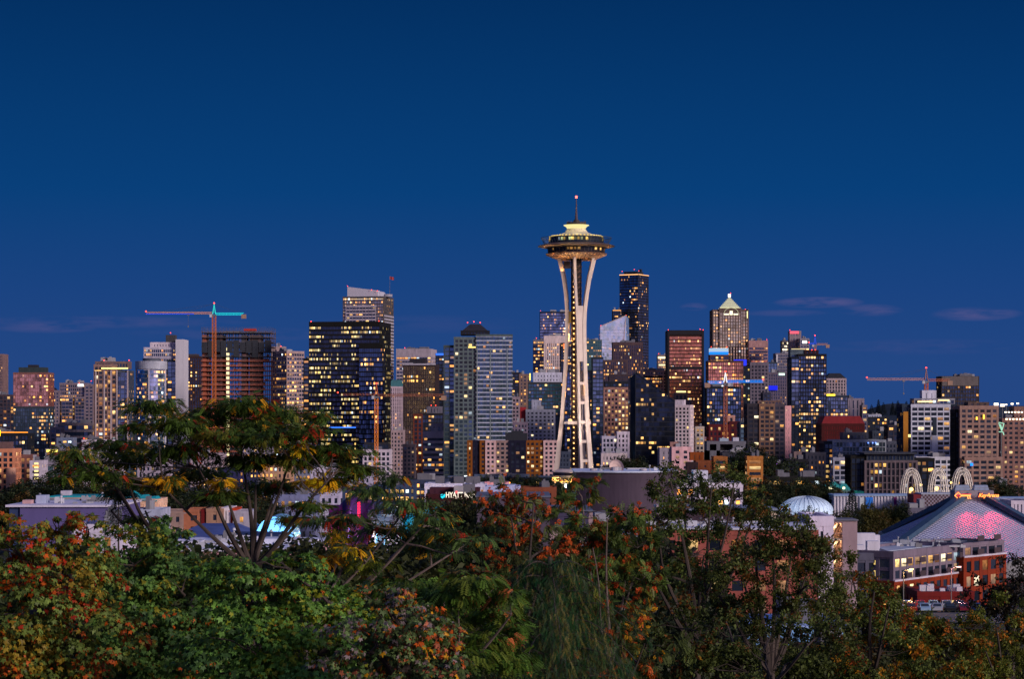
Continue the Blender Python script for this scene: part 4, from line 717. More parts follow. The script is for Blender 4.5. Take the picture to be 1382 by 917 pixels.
# vertical emblem sign of green white tubes
sg = A(1350.6, 586, 1340); e = empty('tube_sign', (sg.x, 1338, gz(0, 1340)), label='green white tube sign shaped like a drawn triangle above a hook, beside the beige tower', cat='sign')
m = MB(); zz = lambda py: CAMZ - (py - HOR) * 1340 / F - gz(0, 1340); xx = lambda px: (px - 1350.6) * 1340 / F
for (p, q) in (((1346.5, 570.5), (1354, 572)), ((1354, 572), (1351, 582)), ((1351, 582), (1346.5, 570.5)), ((1347, 583.3), (1352.5, 583.3)), ((1352.5, 583.3), (1354, 587.5)), ((1349, 573), (1351.4, 579.5))): m.tube([(xx(p[0]), 0, zz(p[1])), (xx(q[0]), 0, zz(q[1]))], .28, 6)
m.build('neon_tube', EM((.45, .9, .65), 1.0), e); m = MB(); m.box(-.2, .2, .3, .6, 0, zz(571)); m.build('post', METAL, e)
# ================= observation tower =================
def needle():
    Y = 1250.0; s = Y / F; C = A(777.8, 560, Y); Z = lambda py: CAMZ - (py - HOR) * s
    root = empty('observation_tower', (C.x, Y, 0), label='tall white tripod observation tower with a saucer top and a lit yellow crown', cat='tower')
    LEG = W((.60, .50, .44), .45, var=.14, sc=.6); DKM = W((.06, .045, .04), .6); WH = W((.50, .44, .34), .5, var=.05)
    rz = [(-1, 18.5), (0, 18.0), (15, 14.0), (30, 11.2), (56, 8.2), (85, 6.2), (105, 5.2), (118, 5.1), (128, 5.7), (138, 7.0), (149.5, 9.7)]
    def r_of(z): return float(np.interp(z, [a for a, _ in rz], [c for _, c in rz]))
    hs = [(-1, 3.4), (30, 2.55), (60, 2.15), (87, 1.95), (112, 2.0), (120, 2.4), (135, 4.0), (149.5, 6.0)]
    def h_of(z): return float(np.interp(z, [a for a, _ in hs], [c for _, c in hs]))
    zs = list(np.linspace(-1, 149.5, 44))
    for az in (-66, 54, 174):
        e = Vector((math.cos(R(az)), math.sin(R(az)), 0)); t = Vector((-e.y, e.x, 0))
        for sg in (-1, 1):
            mb = MB(); vs = []
            for z in zs:
                c = e * r_of(z) + t * sg * h_of(z); wt = .76 if z > 20 else .95; wr = .95 + .5 * max(0, (60 - z) / 60)
                # flanged section: wider at the outer face
                for (a, b_) in ((-wt, -wr), (wt, -wr), (wt, wr), (-wt, wr)): q = c + t * a * (1 if b_ > 0 else .8) + e * b_; vs.append((q.x, q.y, z))
            fs = [(i * 4 + j, i * 4 + (j + 1) % 4, (i + 1) * 4 + (j + 1) % 4, (i + 1) * 4 + j) for i in range(len(zs) - 1) for j in range(4)] + [(3, 2, 1, 0), tuple(len(vs) - 4 + j for j in range(4))]
            mb.add(vs, fs)
            for k in range(2, len(zs) - 2, 2):   # plate joints
                z = zs[k]; c = e * r_of(z) + t * sg * h_of(z); mb.bar(c + e * 1.08 + Vector((0, 0, z)) - t * .7, c + e * 1.08 + Vector((0, 0, z)) + t * .7, .1, .12)
            mb.build('leg', LEG, root)
        m = MB(); zw = [z for z in zs if 88 <= z <= 123]
        vs = []
        for z in zw:
            for (a, b_) in ((-h_of(z), -.5), (h_of(z), -.5), (h_of(z), .62), (-h_of(z), .62)): q = e * (r_of(z) + b_) + t * a; vs.append((q.x, q.y, z))
        m.add(vs, [(i * 4 + j, i * 4 + (j + 1) % 4, (i + 1) * 4 + (j + 1) % 4, (i + 1) * 4 + j) for i in range(len(zw) - 1) for j in range(4)] + [(3, 2, 1, 0), tuple(len(vs) - 4 + j for j in range(4))])
        m.build('leg_web', LEG, root)
        for py in (518, 544, 570, 596, 622, 648, 674):
            z = Z(py); c = e * r_of(z); m = MB(); m.bar(c - t * h_of(z) + Vector((0, 0, z)), c + t * h_of(z) + Vector((0, 0, z)), 1.5, 1.6); m.build('cross_bar', LEG, root)
    # core and lifts
    m = MB(); Rc = 3.0; poly = [(Rc * math.cos(R(a)), Rc * math.sin(R(a))) for a in range(0, 360, 60)]; m.prism(poly, 0, 149); m.build('core', W((.025, .02, .02)), root)
    m = MB()
    for k in range(0, 50):
        for a in range(0, 360, 60):
            p = Vector((Rc * 1.05 * math.cos(R(a)), Rc * 1.05 * math.sin(R(a)), k * 3)); q = Vector((Rc * 1.05 * math.cos(R(a + 60)), Rc * 1.05 * math.sin(R(a + 60)), k * 3)); m.bar(p, q, .2)
            if k < 49: m.bar(p, q + Vector((0, 0, 3)), .14)
    m.build('core_lattice', W((.20, .12, .09)), root)
    for k in range(46):
        m = MB(); z = 14 + k * 2.95; m.box(-1.9, -1.15, -3.35, -2.95, z, z + .75); m.build('lift_light', EM((1, .50, .16), 3.2), root)
    m = MB(); m.box(-5.0, -3.0, -2.2, 1.6, 112, 118.5); m.build('lift_car', W((.5, .35, .1)), root); m = MB(); m.box(-7.2, -3.2, -1.5, 1.5, 143, 147); m.build('lift_housing', DKM, root)
    m = MB(); z = Z(571)
    pts = [(r_of(z) * 1.0 * math.cos(R(a)) + .0, r_of(z) * math.sin(R(a))) for a in (-66, -6, 54, 114, 174, 234)]
    m.prism([(x * 1.0, y * 1.0) for x, y in pts], z - .9, z + .9); m.build('mid_platform', LEG, root)
    m = MB(); m.lathe([(0, z + .9), (1.1, z + .9), (1.1, z + 1.9), (0, z + 2.3)], 16, (-3.6, -4.6)); m.build('platform_lamp', EM((1, .6, .25), 1.6), root)
    # saucer
    PX = s
    def L(name, prof, mat, n=72, sm=False): m = MB(); m.lathe([(r * PX, Z(py)) for r, py in prof], n); return m.build(name, mat, root, smooth=sm)
    L('lower_disc', [(20, 350), (27, 349.5), (36, 346.5), (41, 343.6), (41.5, 342.8), (39, 342.4), (20, 342.4)], W((.16, .09, .06), .5))
    m = MB()
    for i in range(48):
        a = 2 * math.pi * i / 48; e = Vector((math.cos(a), math.sin(a), 0))
        m.bar(e * 24 * PX + Vector((0, 0, Z(350.6))), e * 40.5 * PX + Vector((0, 0, Z(344.0))), .34, .8)
    m.build('disc_ribs', W((.42, .28, .19), .5), root)
    L('restaurant_wall', [(33, 342.5), (37.5, 341.5), (37.5, 334.5), (30, 334)], G(.42, .15, tint=(.03, .02, .02), refl=.2, warm=(1, .5, .12), e=1.2))
    m = MB(); n = 48; c2 = MB()
    for j in range(n):
        a0, a1 = 2 * math.pi * j / n, 2 * math.pi * (j + 1) / n; r_ = 37.8 * PX
        c2.add([(r_ * math.cos(a0), r_ * math.sin(a0), Z(341.3)), (r_ * math.cos(a1), r_ * math.sin(a1), Z(341.3)), (r_ * math.cos(a1) * 1.02, r_ * math.sin(a1) * 1.02, Z(335)), (r_ * math.cos(a0) * 1.02, r_ * math.sin(a0) * 1.02, Z(335))], [(0, 1, 2, 3)])
        c2.uv[j] = ((j, 0), (j + 1, 0), (j + 1, 1), (j, 1)); e = Vector((math.cos(a0), math.sin(a0), 0)); m.bar(e * (r_ + .05) + Vector((0, 0, Z(341.5))), e * (r_ * 1.02 + .05) + Vector((0, 0, Z(334.8))), .28)
    c2.build('restaurant_glass', G(.5, .0, tint=(.02, .015, .015), refl=.2, warm=(1, .45, .1), e=1.3, clus=2.0), root); m.build('mullions', DKM, root)
    L('halo', [(30, 335.6), (44, 334.8), (51.3, 333.1), (51.5, 332.4), (46, 330.6), (38, 329.4), (30, 329.2)], W((.16, .10, .07), .45))
    L('halo_rim', [(51.4, 333.2), (52.0, 332.8), (51.4, 332.2)], W((.06, .04, .04), .4))
    L('deck_wall', [(34, 330), (36.5, 329), (36.5, 320.6), (32, 320.4)], DKM)
    m = MB(); c2 = MB(); n = 60
    for j in range(n):
        a0, a1 = 2 * math.pi * j / n, 2 * math.pi * (j + 1) / n; r_ = 37.3 * PX
        c2.add([(r_ * math.cos(a0), r_ * math.sin(a0), Z(329)), (r_ * math.cos(a1), r_ * math.sin(a1), Z(329)), (r_ * math.cos(a1), r_ * math.sin(a1), Z(321)), (r_ * math.cos(a0), r_ * math.sin(a0), Z(321))], [(0, 1, 2, 3)]); c2.uv[j] = ((j, 0), (j + 1, 0), (j + 1, 1), (j, 1))
    c2.build('deck_glass', G(.3, 0, tint=(.012, .014, .012), refl=.1, warm=(1, .6, .1), warm2=(.8, .9, .4), e=.8, clus=2.5), root)
    for j in range(n):
        a0 = 2 * math.pi * j / n; e = Vector((math.cos(a0), math.sin(a0), 0)); m.bar(e * 43 * PX + Vector((0, 0, Z(330))), e * 47.5 * PX + Vector((0, 0, Z(321.5))), .16)
        e2 = Vector((math.cos(a0 + 2 * math.pi / n), math.sin(a0 + 2 * math.pi / n), 0)); m.bar(e * 47.5 * PX + Vector((0, 0, Z(321.5))), e2 * 47.5 * PX + Vector((0, 0, Z(321.5))), .2); m.bar(e * 45.5 * PX + Vector((0, 0, Z(326))), e2 * 45.5 * PX + Vector((0, 0, Z(326))), .1)
    m.build('deck_railing', W((.05, .06, .05), .4), root)
    L('upper_roof', [(37, 321.3), (36, 320.4), (31, 319), (22, 316.5), (15.5, 313.8), (14.4, 312.5), (12.6, 309.5), (12.4, 308.6)], WH, sm=True)
    m = MB()
    for j in range(44):
        a0 = 2 * math.pi * j / 44; e = Vector((math.cos(a0), math.sin(a0), 0)); m.bar(e * 36.4 * PX + Vector((0, 0, Z(320.3))), e * 34.2 * PX + Vector((0, 0, Z(319.2))), .7, .5)
    m.build('eave_lights', EM((1, .70, .2), 1.2), root)
    L('crown', [(12.4, 309.5), (12.8, 308), (14.5, 306), (17.2, 304.6), (17.2, 304.0), (10, 303.8)], EM((1, .86, .38), 1.0), sm=True)
    L('crown_wall', [(14.0, 313), (12.2, 309.2)], EM((1, .85, .3), .8))
    L('top_deck', [(0, 304), (13, 304), (13.3, 302), (12.5, 300.6), (0, 300.4)], DKM, 32)
    m = MB()
    for j in range(20):
        a0 = 2 * math.pi * j / 20; e = Vector((math.cos(a0), math.sin(a0), 0)); m.bar(e * 12.6 * PX + Vector((0, 0, Z(303))), e * 12.6 * PX + Vector((0, 0, Z(298.5 + (j % 3) * .6))), .35)
    m.build('deck_posts', DKM, root)
    L('beacon_house', [(4.5, 301), (4.2, 298), (3, 296.8), (0, 296.5)], DKM, 12)
    L('spire', [(2.0, 297), (1.5, 290), (.9, 280), (.5, 268), (0, 267)], W((.10, .07, .08)), 8)
    m = MB(); m.box(-.55, .55, -.55, .55, Z(267.5), Z(264.5)); m.build('beacon', EM((1, .12, .08), 5), root)
    # ground pavilion
    m = MB(); m.lathe([(0, Z(633)), (9, Z(633.5)), (13.2, Z(637)), (13, Z(638)), (0, Z(638))], 48, (-1, 0)); m.build('pavilion_roof', W((.6, .5, .48)), root)
    m = MB(); m.lathe([(12, Z(642)), (12, Z(638))], 48, (-1, 0)); m.build('pavilion_glass', G(.7, .3, tint=(.03, .02, .02), warm=(1, .3, .06), e=.8), root)
    m = MB(); m.lathe([(0, Z(641.5)), (13.4, Z(642)), (13.4, Z(644.5)), (12, Z(646)), (0, Z(646))], 48, (-1, 0)); m.build('pavilion_soffit', W((.7, .55, .35)), root)
    m = MB()
    for j in range(40):
        a0 = 2 * math.pi * j / 40; e = Vector((math.cos(a0), math.sin(a0), 0)); m.bar(e * 8 + Vector((-1, 0, Z(650))), e * 13 + Vector((-1, 0, Z(646))), .35, 1.4)
    m.build('soffit_beams', W((.7, .5, .25)), root)
    m = MB(); m.lathe([(8, 0), (8, Z(647))], 40, (-1, 0)); m.build('pavilion_base', G(.3, .1, tint=(.2, .25, .3), refl=.4), root)
    for az in (-130, -66, 174):
        m = MB(); e = Vector((math.cos(R(az)), math.sin(R(az)), 0)); m.bar(e * 11.5 + Vector((0, 0, 0)), e * 11.5 + Vector((0, 0, Z(645))), 1.0, 1.0); m.build('pavilion_column', WH, root)
    # the real floodlights on the tower
    def lamp(loc, tgt, e, c, ang=40, r=1.0):
        ld = bpy.data.lights.new('floodlight', 'SPOT'); lo = bpy.data.objects.new('floodlight', ld); col.objects.link(lo); lo.parent = root
        ld.energy = e; ld.color = c; ld.spot_size = R(ang); ld.spot_blend = .6; ld.shadow_soft_size = r; lo.location = loc
        lo.rotation_euler = (Vector(tgt) - Vector(loc)).to_track_quat('-Z', 'Y').to_euler()
    for az in (-66, 54, 174):
        e = Vector((math.cos(R(az)), math.sin(R(az)), 0)); ee = e * 3.4
        for z in (22, 64, 100): lamp((ee.x, ee.y, z), (e.x * r_of(z + 28), e.y * r_of(z + 28), z + 28), 9.5e4 if z > 30 else 3e4, (1, .50, .12), 60)
    for az in (-150, -90, -30, 30, 90, 150):
        e = Vector((math.cos(R(az)), math.sin(R(az)), 0)); lamp((e.x * 24, e.y * 24, 26), (e.x * 5, e.y * 5, 95), 7.5e4, (1, .80, .66), 50)
        lamp((e.x * 9, e.y * 9, 141), (e.x * 14, e.y * 14, 152), 3800, (1, .5, .16), 120)
        lamp((e.x * 14.5, e.y * 14.5, Z(320) + 1.2), (e.x * 7, e.y * 7, Z(312)), 2600, (1, .85, .45), 90); lamp((e.x * 14.5, e.y * 14.5, Z(656)), (e.x * 10, e.y * 10, Z(645)), 9e3, (1, .62, .22), 120)
needle()

# ================= cranes =================
def lattice(m, p, q, w, n, th=.22, tri=False, mi=0, mi2=0):
    p = Vector(p); q = Vector(q); d = (q - p).normalized(); up = Vector((0, 0, 1)) if abs(d.z) < .9 else Vector((0, 1, 0))
    a = d.cross(up).normalized(); b = a.cross(d).normalized()
    off = [(-a * w / 2), (a * w / 2), (b * w * .9)] if tri else [(-a - b) * w / 2, (a - b) * w / 2, (a + b) * w / 2, (-a + b) * w / 2]
    for o in off: m.bar(p + o, q + o, th, mi=mi)
    L = (q - p); k = len(off)
    for i in range(n):
        c0 = p + L * (i / n); c1 = p + L * ((i + 1) / n)
        for j in range(k):
            o0, o1 = off[j], off[(j + 1) % k]; m.bar(c0 + o0, c1 + o1 if i % 2 else c1 + o0 if False else c1 + o1, th * .6, mi=mi2); m.bar(c0 + o0, c0 + o1, th * .55, mi=mi2)
def crane(label, px, ytop_mast, yjib, jx0, jx1, Y, yapex, mc, jc, cc, ybase=720, counter_left=False, w=2.2, jib_mats=None, glow=None, dy0=0., dy1=0., cables=True):
    s = Y / F; b = A(px, yjib, Y); z0 = gz(0, Y); root = empty('tower_crane', (b.x, Y, z0), label=label, cat='crane')
    Z = lambda py: CAMZ - (py - HOR) * s - z0; X = lambda q: (q - px) * s
    zj = Z(yjib); m = MB(); lattice(m, (0, 0, 0), (0, 0, zj - 2), w, int(zj / 3), .38); m.build('mast', mc, root)
    m = MB(); m.box(-1.8, 1.8, -1.8, 1.8, zj - 2, zj - .6); m.build('slewing_ring', METAL, root)
    far, near = (jx1, jx0) if counter_left else (jx0, jx1)
    m = MB(); n = int(abs(X(far)) / 2.6); lattice(m, (math.copysign(1.5, X(far)), 0, zj), (X(far), dy0, zj + (0)), 1.6, n, .3, True); m.build('jib', jc, root)
    m = MB(); lattice(m, (math.copysign(1.5, X(near)), 0, zj), (X(near), dy1, zj), 1.5, max(3, int(abs(X(near)) / 2.6)), .3); m.build('counter_jib', cc, root)
    m = MB(); m.box(X(near) - 1.8, X(near) + 1.8, dy1 - 1.2, dy1 + 1.2, zj - 3.6, zj - .4); m.build('counterweight', W((.35, .22, .16)), root)
    m = MB(); za = Z(yapex)
    for dx in (-1.1, 1.1): m.bar((dx, -.9, zj), (0, 0, za), .32); m.bar((dx, .9, zj), (0, 0, za), .32)
    for k in range(1, 5): t = k / 5; m.bar((-1.1 * (1 - t), -.9 * (1 - t), zj + (za - zj) * t), (1.1 * (1 - t), -.9 * (1 - t), zj + (za - zj) * t), .2)
    m.build('apex', glow or jc, root)
    if cables:
        m = MB()
        for t in (.45, .85): m.bar((0, 0, za), (X(far) * t, dy0 * t, zj + 1.4), .12)
        m.bar((0, 0, za), (X(near) * .85, dy1 * .85, zj + .6), .12); m.build('tie_cable', W((.06, .06, .07)), root)
    m = MB(); sx = math.copysign(1, X(far)); m.box(min(sx * 1.4, sx * 3.2), max(sx * 1.4, sx * 3.2), -2.6, -1.1, zj - 2.6, zj - .4); m.build('cab', W((.5, .5, .55)), root)
    m = MB(); tx_ = X(far) * .38 if abs(X(far)) > 10 else X(far) * .5; m.bar((tx_, dy0 * .38, zj - .6), (tx_, dy0 * .38, zj - 9), .14); m.box(tx_ - .9, tx_ + .9, dy0 * .38 - .6, dy0 * .38 + .6, zj - 1.2, zj - .3); m.box(tx_ - .4, tx_ + .4, dy0 * .38 - .4, dy0 * .38 + .4, zj - 10.4, zj - 9); m.build('trolley', METAL, root)
    for (x, z) in ((X(far), zj + 1.6), (0, za + .3)): m = MB(); m.box(x - .45, x + .45, -.45, .45, z, z + .8); m.build('beacon', RED, root)
    return root
ORG = W((.55, .15, .04)); ORJ = W((.62, .30, .16)); 
crane('tower crane with orange mast and a jib lit blue and turquoise', 289, 424, 424, 197, 329, 1700, 410.5, ORG, ORJ, EM((.02, .75, .85), .9), glow=EM((.05, .85, .75), .9), w=2.6)
cr = [o for o in col.objects if o.name.startswith('tower_crane')][0]
m = MB(); s_ = 1700 / F; zz_ = CAMZ - (424 - HOR) * s_ - gz(0, 1700); m.box((197 - 289) * s_, (262 - 289) * s_, -1.15, -.95, zz_ - .35, zz_ + .25); m.build('light_strip', EM((.03, .08, .9), .9), cr)
crane('tower crane with a short orange jib in front of the large dark glass slab', 508, 527, 534, 456, 600, 1560, 519, W((.95, .30, .05)), W((.55, .20, .10)), W((.5, .18, .10)), counter_left=False, dy0=20, dy1=-20, cables=False, glow=ORG)
crane('tower crane with a glowing blue jib and a white lit apex', 979, 517, 516.5, 1030, 954.5, 1500, 503, W((.42, .13, .06)), EM((.01, .25, 1), 1.2), EM((.01, .30, 1), 1.2), glow=EM((.9, .95, 1), 1.3), cables=False)
crane('pale orange tower crane with a long jib reaching west beside the dark brown slab', 1250, 513, 513.5, 1170, 1282, 1600, 498, ORG, W((.45, .26, .22)), W((.5, .16, .08)), w=2.4, glow=W((.5, .25, .18)))
crane('small distant tower crane with blue and amber lights above the dark residential tower', 1100, 464, 465, 1092, 1117, 2200, 454, W((.45, .2, .12)), EM((.05, .1, .9), .8), W((.5, .25, .12)), w=2.0, cables=True)
# ================= arena =================
def arena():
    Y = 800; c = A(1312, 668, Y); z0 = gz(0, Y); h = c.z - z0
    root = empty('arena', (c.x, Y, z0), label='sports arena with a huge grey pyramid-like roof, dark ridges and red neon on top', cat='arena')
    u = Vector((-.75, -.66)); v = Vector((.66, -.75)); L = 38.0; hr = 15.5 - z0; hc = 8.0 - z0
    ends = [u, v, -u, -v]
    ROOF = W((.50, .52, .68), .5, .1, var=.10, sc=.12); N = 16
    for k in range(4):
        a, b = ends[k], ends[(k + 1) % 4]; vs = []
        for i in range(N + 1):
            for j in range(N + 1):
                p = a * L * i / N + b * L * j / N; fi, fj = i / N, j / N
                z = (1 - fi) * (1 - fj) * h + fi * (1 - fj) * hr + (1 - fi) * fj * hr + fi * fj * hc
                vs.append((p.x, p.y, z))
        fs = [(i * (N + 1) + j, (i + 1) * (N + 1) + j, (i + 1) * (N + 1) + j + 1, i * (N + 1) + j + 1) for i in range(N) for j in range(N)]
        m = MB(); m.add(vs, fs)
        # raised seams
        for i in range(N + 1):
            m_ = None
        n0 = len(vs)
        for i in range(0, N * 2 + 1):
            t = i / (N * 2)
            def P(fi, fj): p = a * L * fi + b * L * fj; return (p.x, p.y, (1 - fi) * (1 - fj) * h + fi * (1 - fj) * hr + (1 - fi) * fj * hr + fi * fj * hc + .06)
            m.bar(P(t, 0), P(t, 1), .14, .2, 1); m.bar(P(0, t), P(1, t), .14, .2, 1)
        m.build('roof_panel', [ROOF, W((.34, .34, .46), .6)], root)
    for e in ends:
        m = MB(); t = Vector((-e.y, e.x)); q = e * L * 1.06
        m.bar((e.x * 3, e.y * 3, h + .6), (q.x, q.y, hr + .1), 3.2, 1.6); m.build('ridge', W((.04, .08, .14), .5), root)
        m = MB(); m.bar((q.x, q.y, hr), (q.x * 1.12, q.y * 1.12, -1), 3.4, 3); m.build('buttress', W((.3, .3, .32)), root)
    m = MB(); pts = []
    for k in range(4):
        a, b = ends[k], ends[(k + 1) % 4]; p1 = a * L * .98; p2 = (a + b) * L * .97; pts += [(p1.x, p1.y, hr), (p2.x, p2.y, hc)]
    for k in range(8):
        p, q = pts[k], pts[(k + 1) % 8]; m.add([(p[0], p[1], -1), (q[0], q[1], -1), q, p], [(0, 1, 2, 3)])
    m.build('wall', W((.2, .2, .22)), root)
    m = MB(); m.prism([(-7, -4), (7, -4), (7, 5), (-7, 5)], h - 2.5, h + 1.6); m.build('roof_cap', W((.22, .22, .26)), root)
    for x in (-6.2, .6):
        m = MB(); m.prism([(x, 0), (x + 5.6, 0), (x + 5.6, 4), (x, 4)], h + 1.4, h + 3.4, 0, [(x + .5, .4), (x + 5.1, .4), (x + 5.1, 3.6), (x + .5, 3.6)]); m.build('vent_box', W((.25, .3, .42), .4), root)
    m = MB()
    for i in range(9): m.bar((-7 + i * 1.75, -4.1, h + 1.5), (-7 + i * 1.75, -4.1, h + 2.5), .08)
    m.bar((-7, -4.1, h + 2.5), (7, -4.1, h + 2.5), .1); m.build('roof_railing', METAL, root)
    # neon: a key emblem and lettering
    NEON = EM((1, .30, .06), 3.2); HOT = EM((1, .02, .03), 1.6)
    s = Y / F
    key = empty('neon_key_sign', (c.x + (1302 - 1312) * s, Y - 6, c.z - .6), label='red and orange neon key emblem on the arena roof', cat='neon sign')
    m = MB(); cx = -3.3
    ring = [(cx - 1.7, 0), (cx, 1.5), (cx + 1.7, 0), (cx, -1.5), (cx - 1.7, 0)]
    m.tube([(x, 0, z + .6) for x, z in ring], .2, 6); m.tube([(cx + 1.7, 0, .85), (2.9, 0, .85)], .18, 6); m.tube([(cx + 1.6, 0, .4), (2.9, 0, .4)], .18, 6)
    for x in (1.4, 2.5): m.tube([(x, 0, .4), (x + .1, 0, -.8)], .17, 6); m.tube([(x + .1, 0, -.8), (x + .7, 0, -.9)], .17, 6)
    m.build('neon_tube', NEON, key); m = MB(); m.tube([(cx + .5 * math.cos(t), -.05, .6 + .5 * math.sin(t)) for t in np.linspace(0, 6.28, 14)], .13, 6)
    m.tube([(x * 1.0 + (.25 if x < cx else -.25) * 0, .25, z * 1.25 + .6) for x, z in ring], .16, 6); m.tube([(cx + 1.7, .25, 1.25), (3.3, .25, 1.25)], .16, 6); m.build('halo_tube', HOT, key)
    m = MB(); m.box(-5, -4.9, .3, .5, -2, 1); m.box(2.4, 2.5, .3, .5, -2, 1); m.build('frame', METAL, key); key.scale = (.72, .72, .72); key.location.x -= 1.2
    tcur = bpy.data.curves.new('lettering', 'FONT'); tcur.body = 'KeyArena'; tcur.size = 1.95; tcur.shear = .35; tcur.extrude = .08; tcur.align_x = 'CENTER'; tcur.space_character = .92; tcur.offset = .01
    tr = empty('neon_name_sign', (c.x + (1329 - 1312) * s, Y - 6, c.z - .7), label='red neon lettering reading KeyArena on the arena roof', cat='neon sign')
    to = bpy.data.objects.new('lettering', tcur); col.objects.link(to); to.parent = tr; to.rotation_euler = (R(90), 0, 0); tcur.materials.append(NEON); to.location = (0, -.3, 0)
    t2 = tcur.copy(); t2.materials.clear(); t2.materials.append(HOT); t2.offset = .07; t2.extrude = .03; tb = bpy.data.objects.new('halo_lettering', t2); col.objects.link(tb); tb.parent = tr; tb.rotation_euler = (R(90), 0, 0); tb.location = (0, -.05, 0); to_mesh(to); to_mesh(tb)
    m = MB(); m.box(-5, 5, .25, .35, .1, .25); m.box(-3, -2.9, .25, .5, -2, .3); m.box(3, 3.1, .25, .5, -2, .3); m.build('frame', METAL, tr)
    for (px, e) in ((1299, 1.2e4), (1332, 1.6e4)):
        for dy in (-9, ):
            ld = bpy.data.lights.new('neon_spill', 'SPOT'); lo = bpy.data.objects.new('neon_spill', ld); col.objects.link(lo); lo.parent = root
            ld.energy = e * 1.7; ld.color = (1, .015, .06); ld.spot_size = R(66); ld.spot_blend = .9; ld.shadow_soft_size = .6
            loc = Vector(((px - 1312) * s, -7, h + 3.0)); lo.location = loc; lo.rotation_euler = (Vector(((px - 1312) * s * 1.1, -26, h - 12)) - loc).to_track_quat('-Z', 'Y').to_euler()
def to_mesh(o):
    dg = bpy.context.evaluated_depsgraph_get(); me = bpy.data.meshes.new_from_object(o.evaluated_get(dg)); n = bpy.data.objects.new(o.name, me); n.parent = o.parent
    n.location = o.location; n.rotation_euler = o.rotation_euler; n.scale = o.scale; nm = o.name; bpy.data.objects.remove(o); n.name = nm; col.objects.link(n); return n
arena()

# ================= tall white science pavilion arches =================
def arches():
    Y = 980; s = Y / F; z0 = gz(0, Y)
    for i, (px, w, lb) in enumerate(((1226.5, 27, 'white ribbed gothic arch standing in front of the wide dark office building'), (1266, 25, 'white ribbed gothic arch between its two twins, before the white podium block'),
                                     (1302, 27, 'white ribbed gothic arch just behind the arena roof'))):
        c = A(px, 632, Y + (i - 1) * -6); W_ = w * s / 2; zt = c.z - z0; yy = 6.0
        root = empty('pavilion_arch', (c.x, Y, z0), label=lb, cat='arch', group='white pavilion arches')
        AR = W((.62, .57, .52), .5, var=.04)
        def arc(dd, t, sx, yv):
            zz = (zt - dd * 1.5) * (t if t < .5 else .5 + .5 * math.sin((t - .5) / .5 * math.pi / 2)); q = max(0, (t - .5) / .5)
            return (sx * ((W_ - dd) * (1 - q ** 2.4) + .15), yv * (1 - .5 * q ** 2), zz)
        for sx in (-1, 1):
            for sy in (-1, 1):
                for dd in (0, .8, 1.9):
                    m = MB(); m.tube([arc(dd, t, sx, sy * (2.6 if dd != .85 else 1.6)) for t in np.linspace(0, 1, 17)], [.26] * 17, 5); m.build('rib', AR, root)
        m = MB()
        for t in np.linspace(.45, .95, 7):
            for sx in (-1, 1):
                for sy in (-1, 1): m.bar(arc(0, t, sx, sy * 2.6), arc(1.9, min(1, t + .06), sx, sy * 2.6), .16)
                m.bar(arc(0, t, sx, 2.6), arc(0, t, sx, -2.6), .18)
        m.build('tracery', AR, root)
        for sx in (-1, 1):
            ld = bpy.data.lights.new('uplight', 'SPOT'); lo = bpy.data.objects.new('uplight', ld); col.objects.link(lo); lo.parent = root; ld.energy = 5e3; ld.color = (1, .78, .55); ld.spot_size = R(60); ld.spot_blend = .5; ld.shadow_soft_size = .5
            loc = Vector((sx * 1.5, -15, 1.0)); lo.location = loc; lo.rotation_euler = (Vector((sx * W_ * .6, -2, zt * .75)) - loc).to_track_quat('-Z', 'Y').to_euler()
arches()
for (px, py, l) in ((1230, 661, 'warm ball lamp glowing under the arch before the dark office building'), (1264, 660, 'warm ball lamp glowing under the middle arch'), (1284, 652, 'small warm ball lamp between the second arch and the arch behind the arena'), (1243, 655, 'small warm ball lamp between the first two arches')):
    c = A(px, py, 1040); e = empty('street_lamp', (c.x, 1040, 0), label=l, cat='street lamp', group='lamps among the arches')
    r = .95 if py > 657 else .6; m = MB(); m.lathe([(0, c.z - r)] + [(r * math.cos(t), c.z + r * math.sin(t)) for t in np.linspace(-1.4, 1.4, 7)] + [(0, c.z + r)], 12); m.build('globe', EM((1, .62, .18), 4), e)
    m = MB(); m.tube([(0, 0, 0), (0, 0, c.z - r)], .12, 6); m.build('pole', METAL, e)

# ================= mid-distance buildings =================
def clutter(b, x, y, w, d, z, n, s=1.0):
    # ducts, vents, hatches and pipe runs on a flat roof, each its own part
    q = random.Random(int(x * 7 + w * 3 + n))
    for i in range(n):
        m = MB(); px, py = x + q.random() * w, y + q.random() * d; k = i % 4; g = q.uniform(.15, .55)
        if k == 0: a = q.uniform(.5, 1.4) * s; m.box(px, px + a * 1.5, py, py + a, z, z + a * .8); m.box(px + .1, px + a * .7, py + .1, py + a * .6, z + a * .8, z + a * 1.05); nm = 'air_handler'
        elif k == 1: m.tube([(px, py, z), (px, py, z + q.uniform(.6, 1.6) * s)], .14 * s, 8); m.lathe([(.28 * s, z + 1.4 * s), (.28 * s, z + 1.7 * s), (0, z + 1.8 * s)], 10, (px, py)); nm = 'vent_pipe'
        elif k == 2: L_ = q.uniform(2, 6) * s; m.box(px, px + L_, py, py + .4 * s, z + .15, z + .55 * s); m.box(px, px + .4 * s, py, py + 2.2 * s, z + .16, z + .5 * s); nm = 'duct'
        else: a = q.uniform(.8, 1.6) * s; m.prism([(px, py), (px + a, py), (px + a, py + a), (px, py + a)], z, z + .35 * s, 0, [(px + .15, py + .15), (px + a - .15, py + .15), (px + a - .15, py + a - .15), (px + .15, py + a - .15)]); nm = 'skylight'
        m.build(nm, W((g, g, g * 1.1)), b.root)

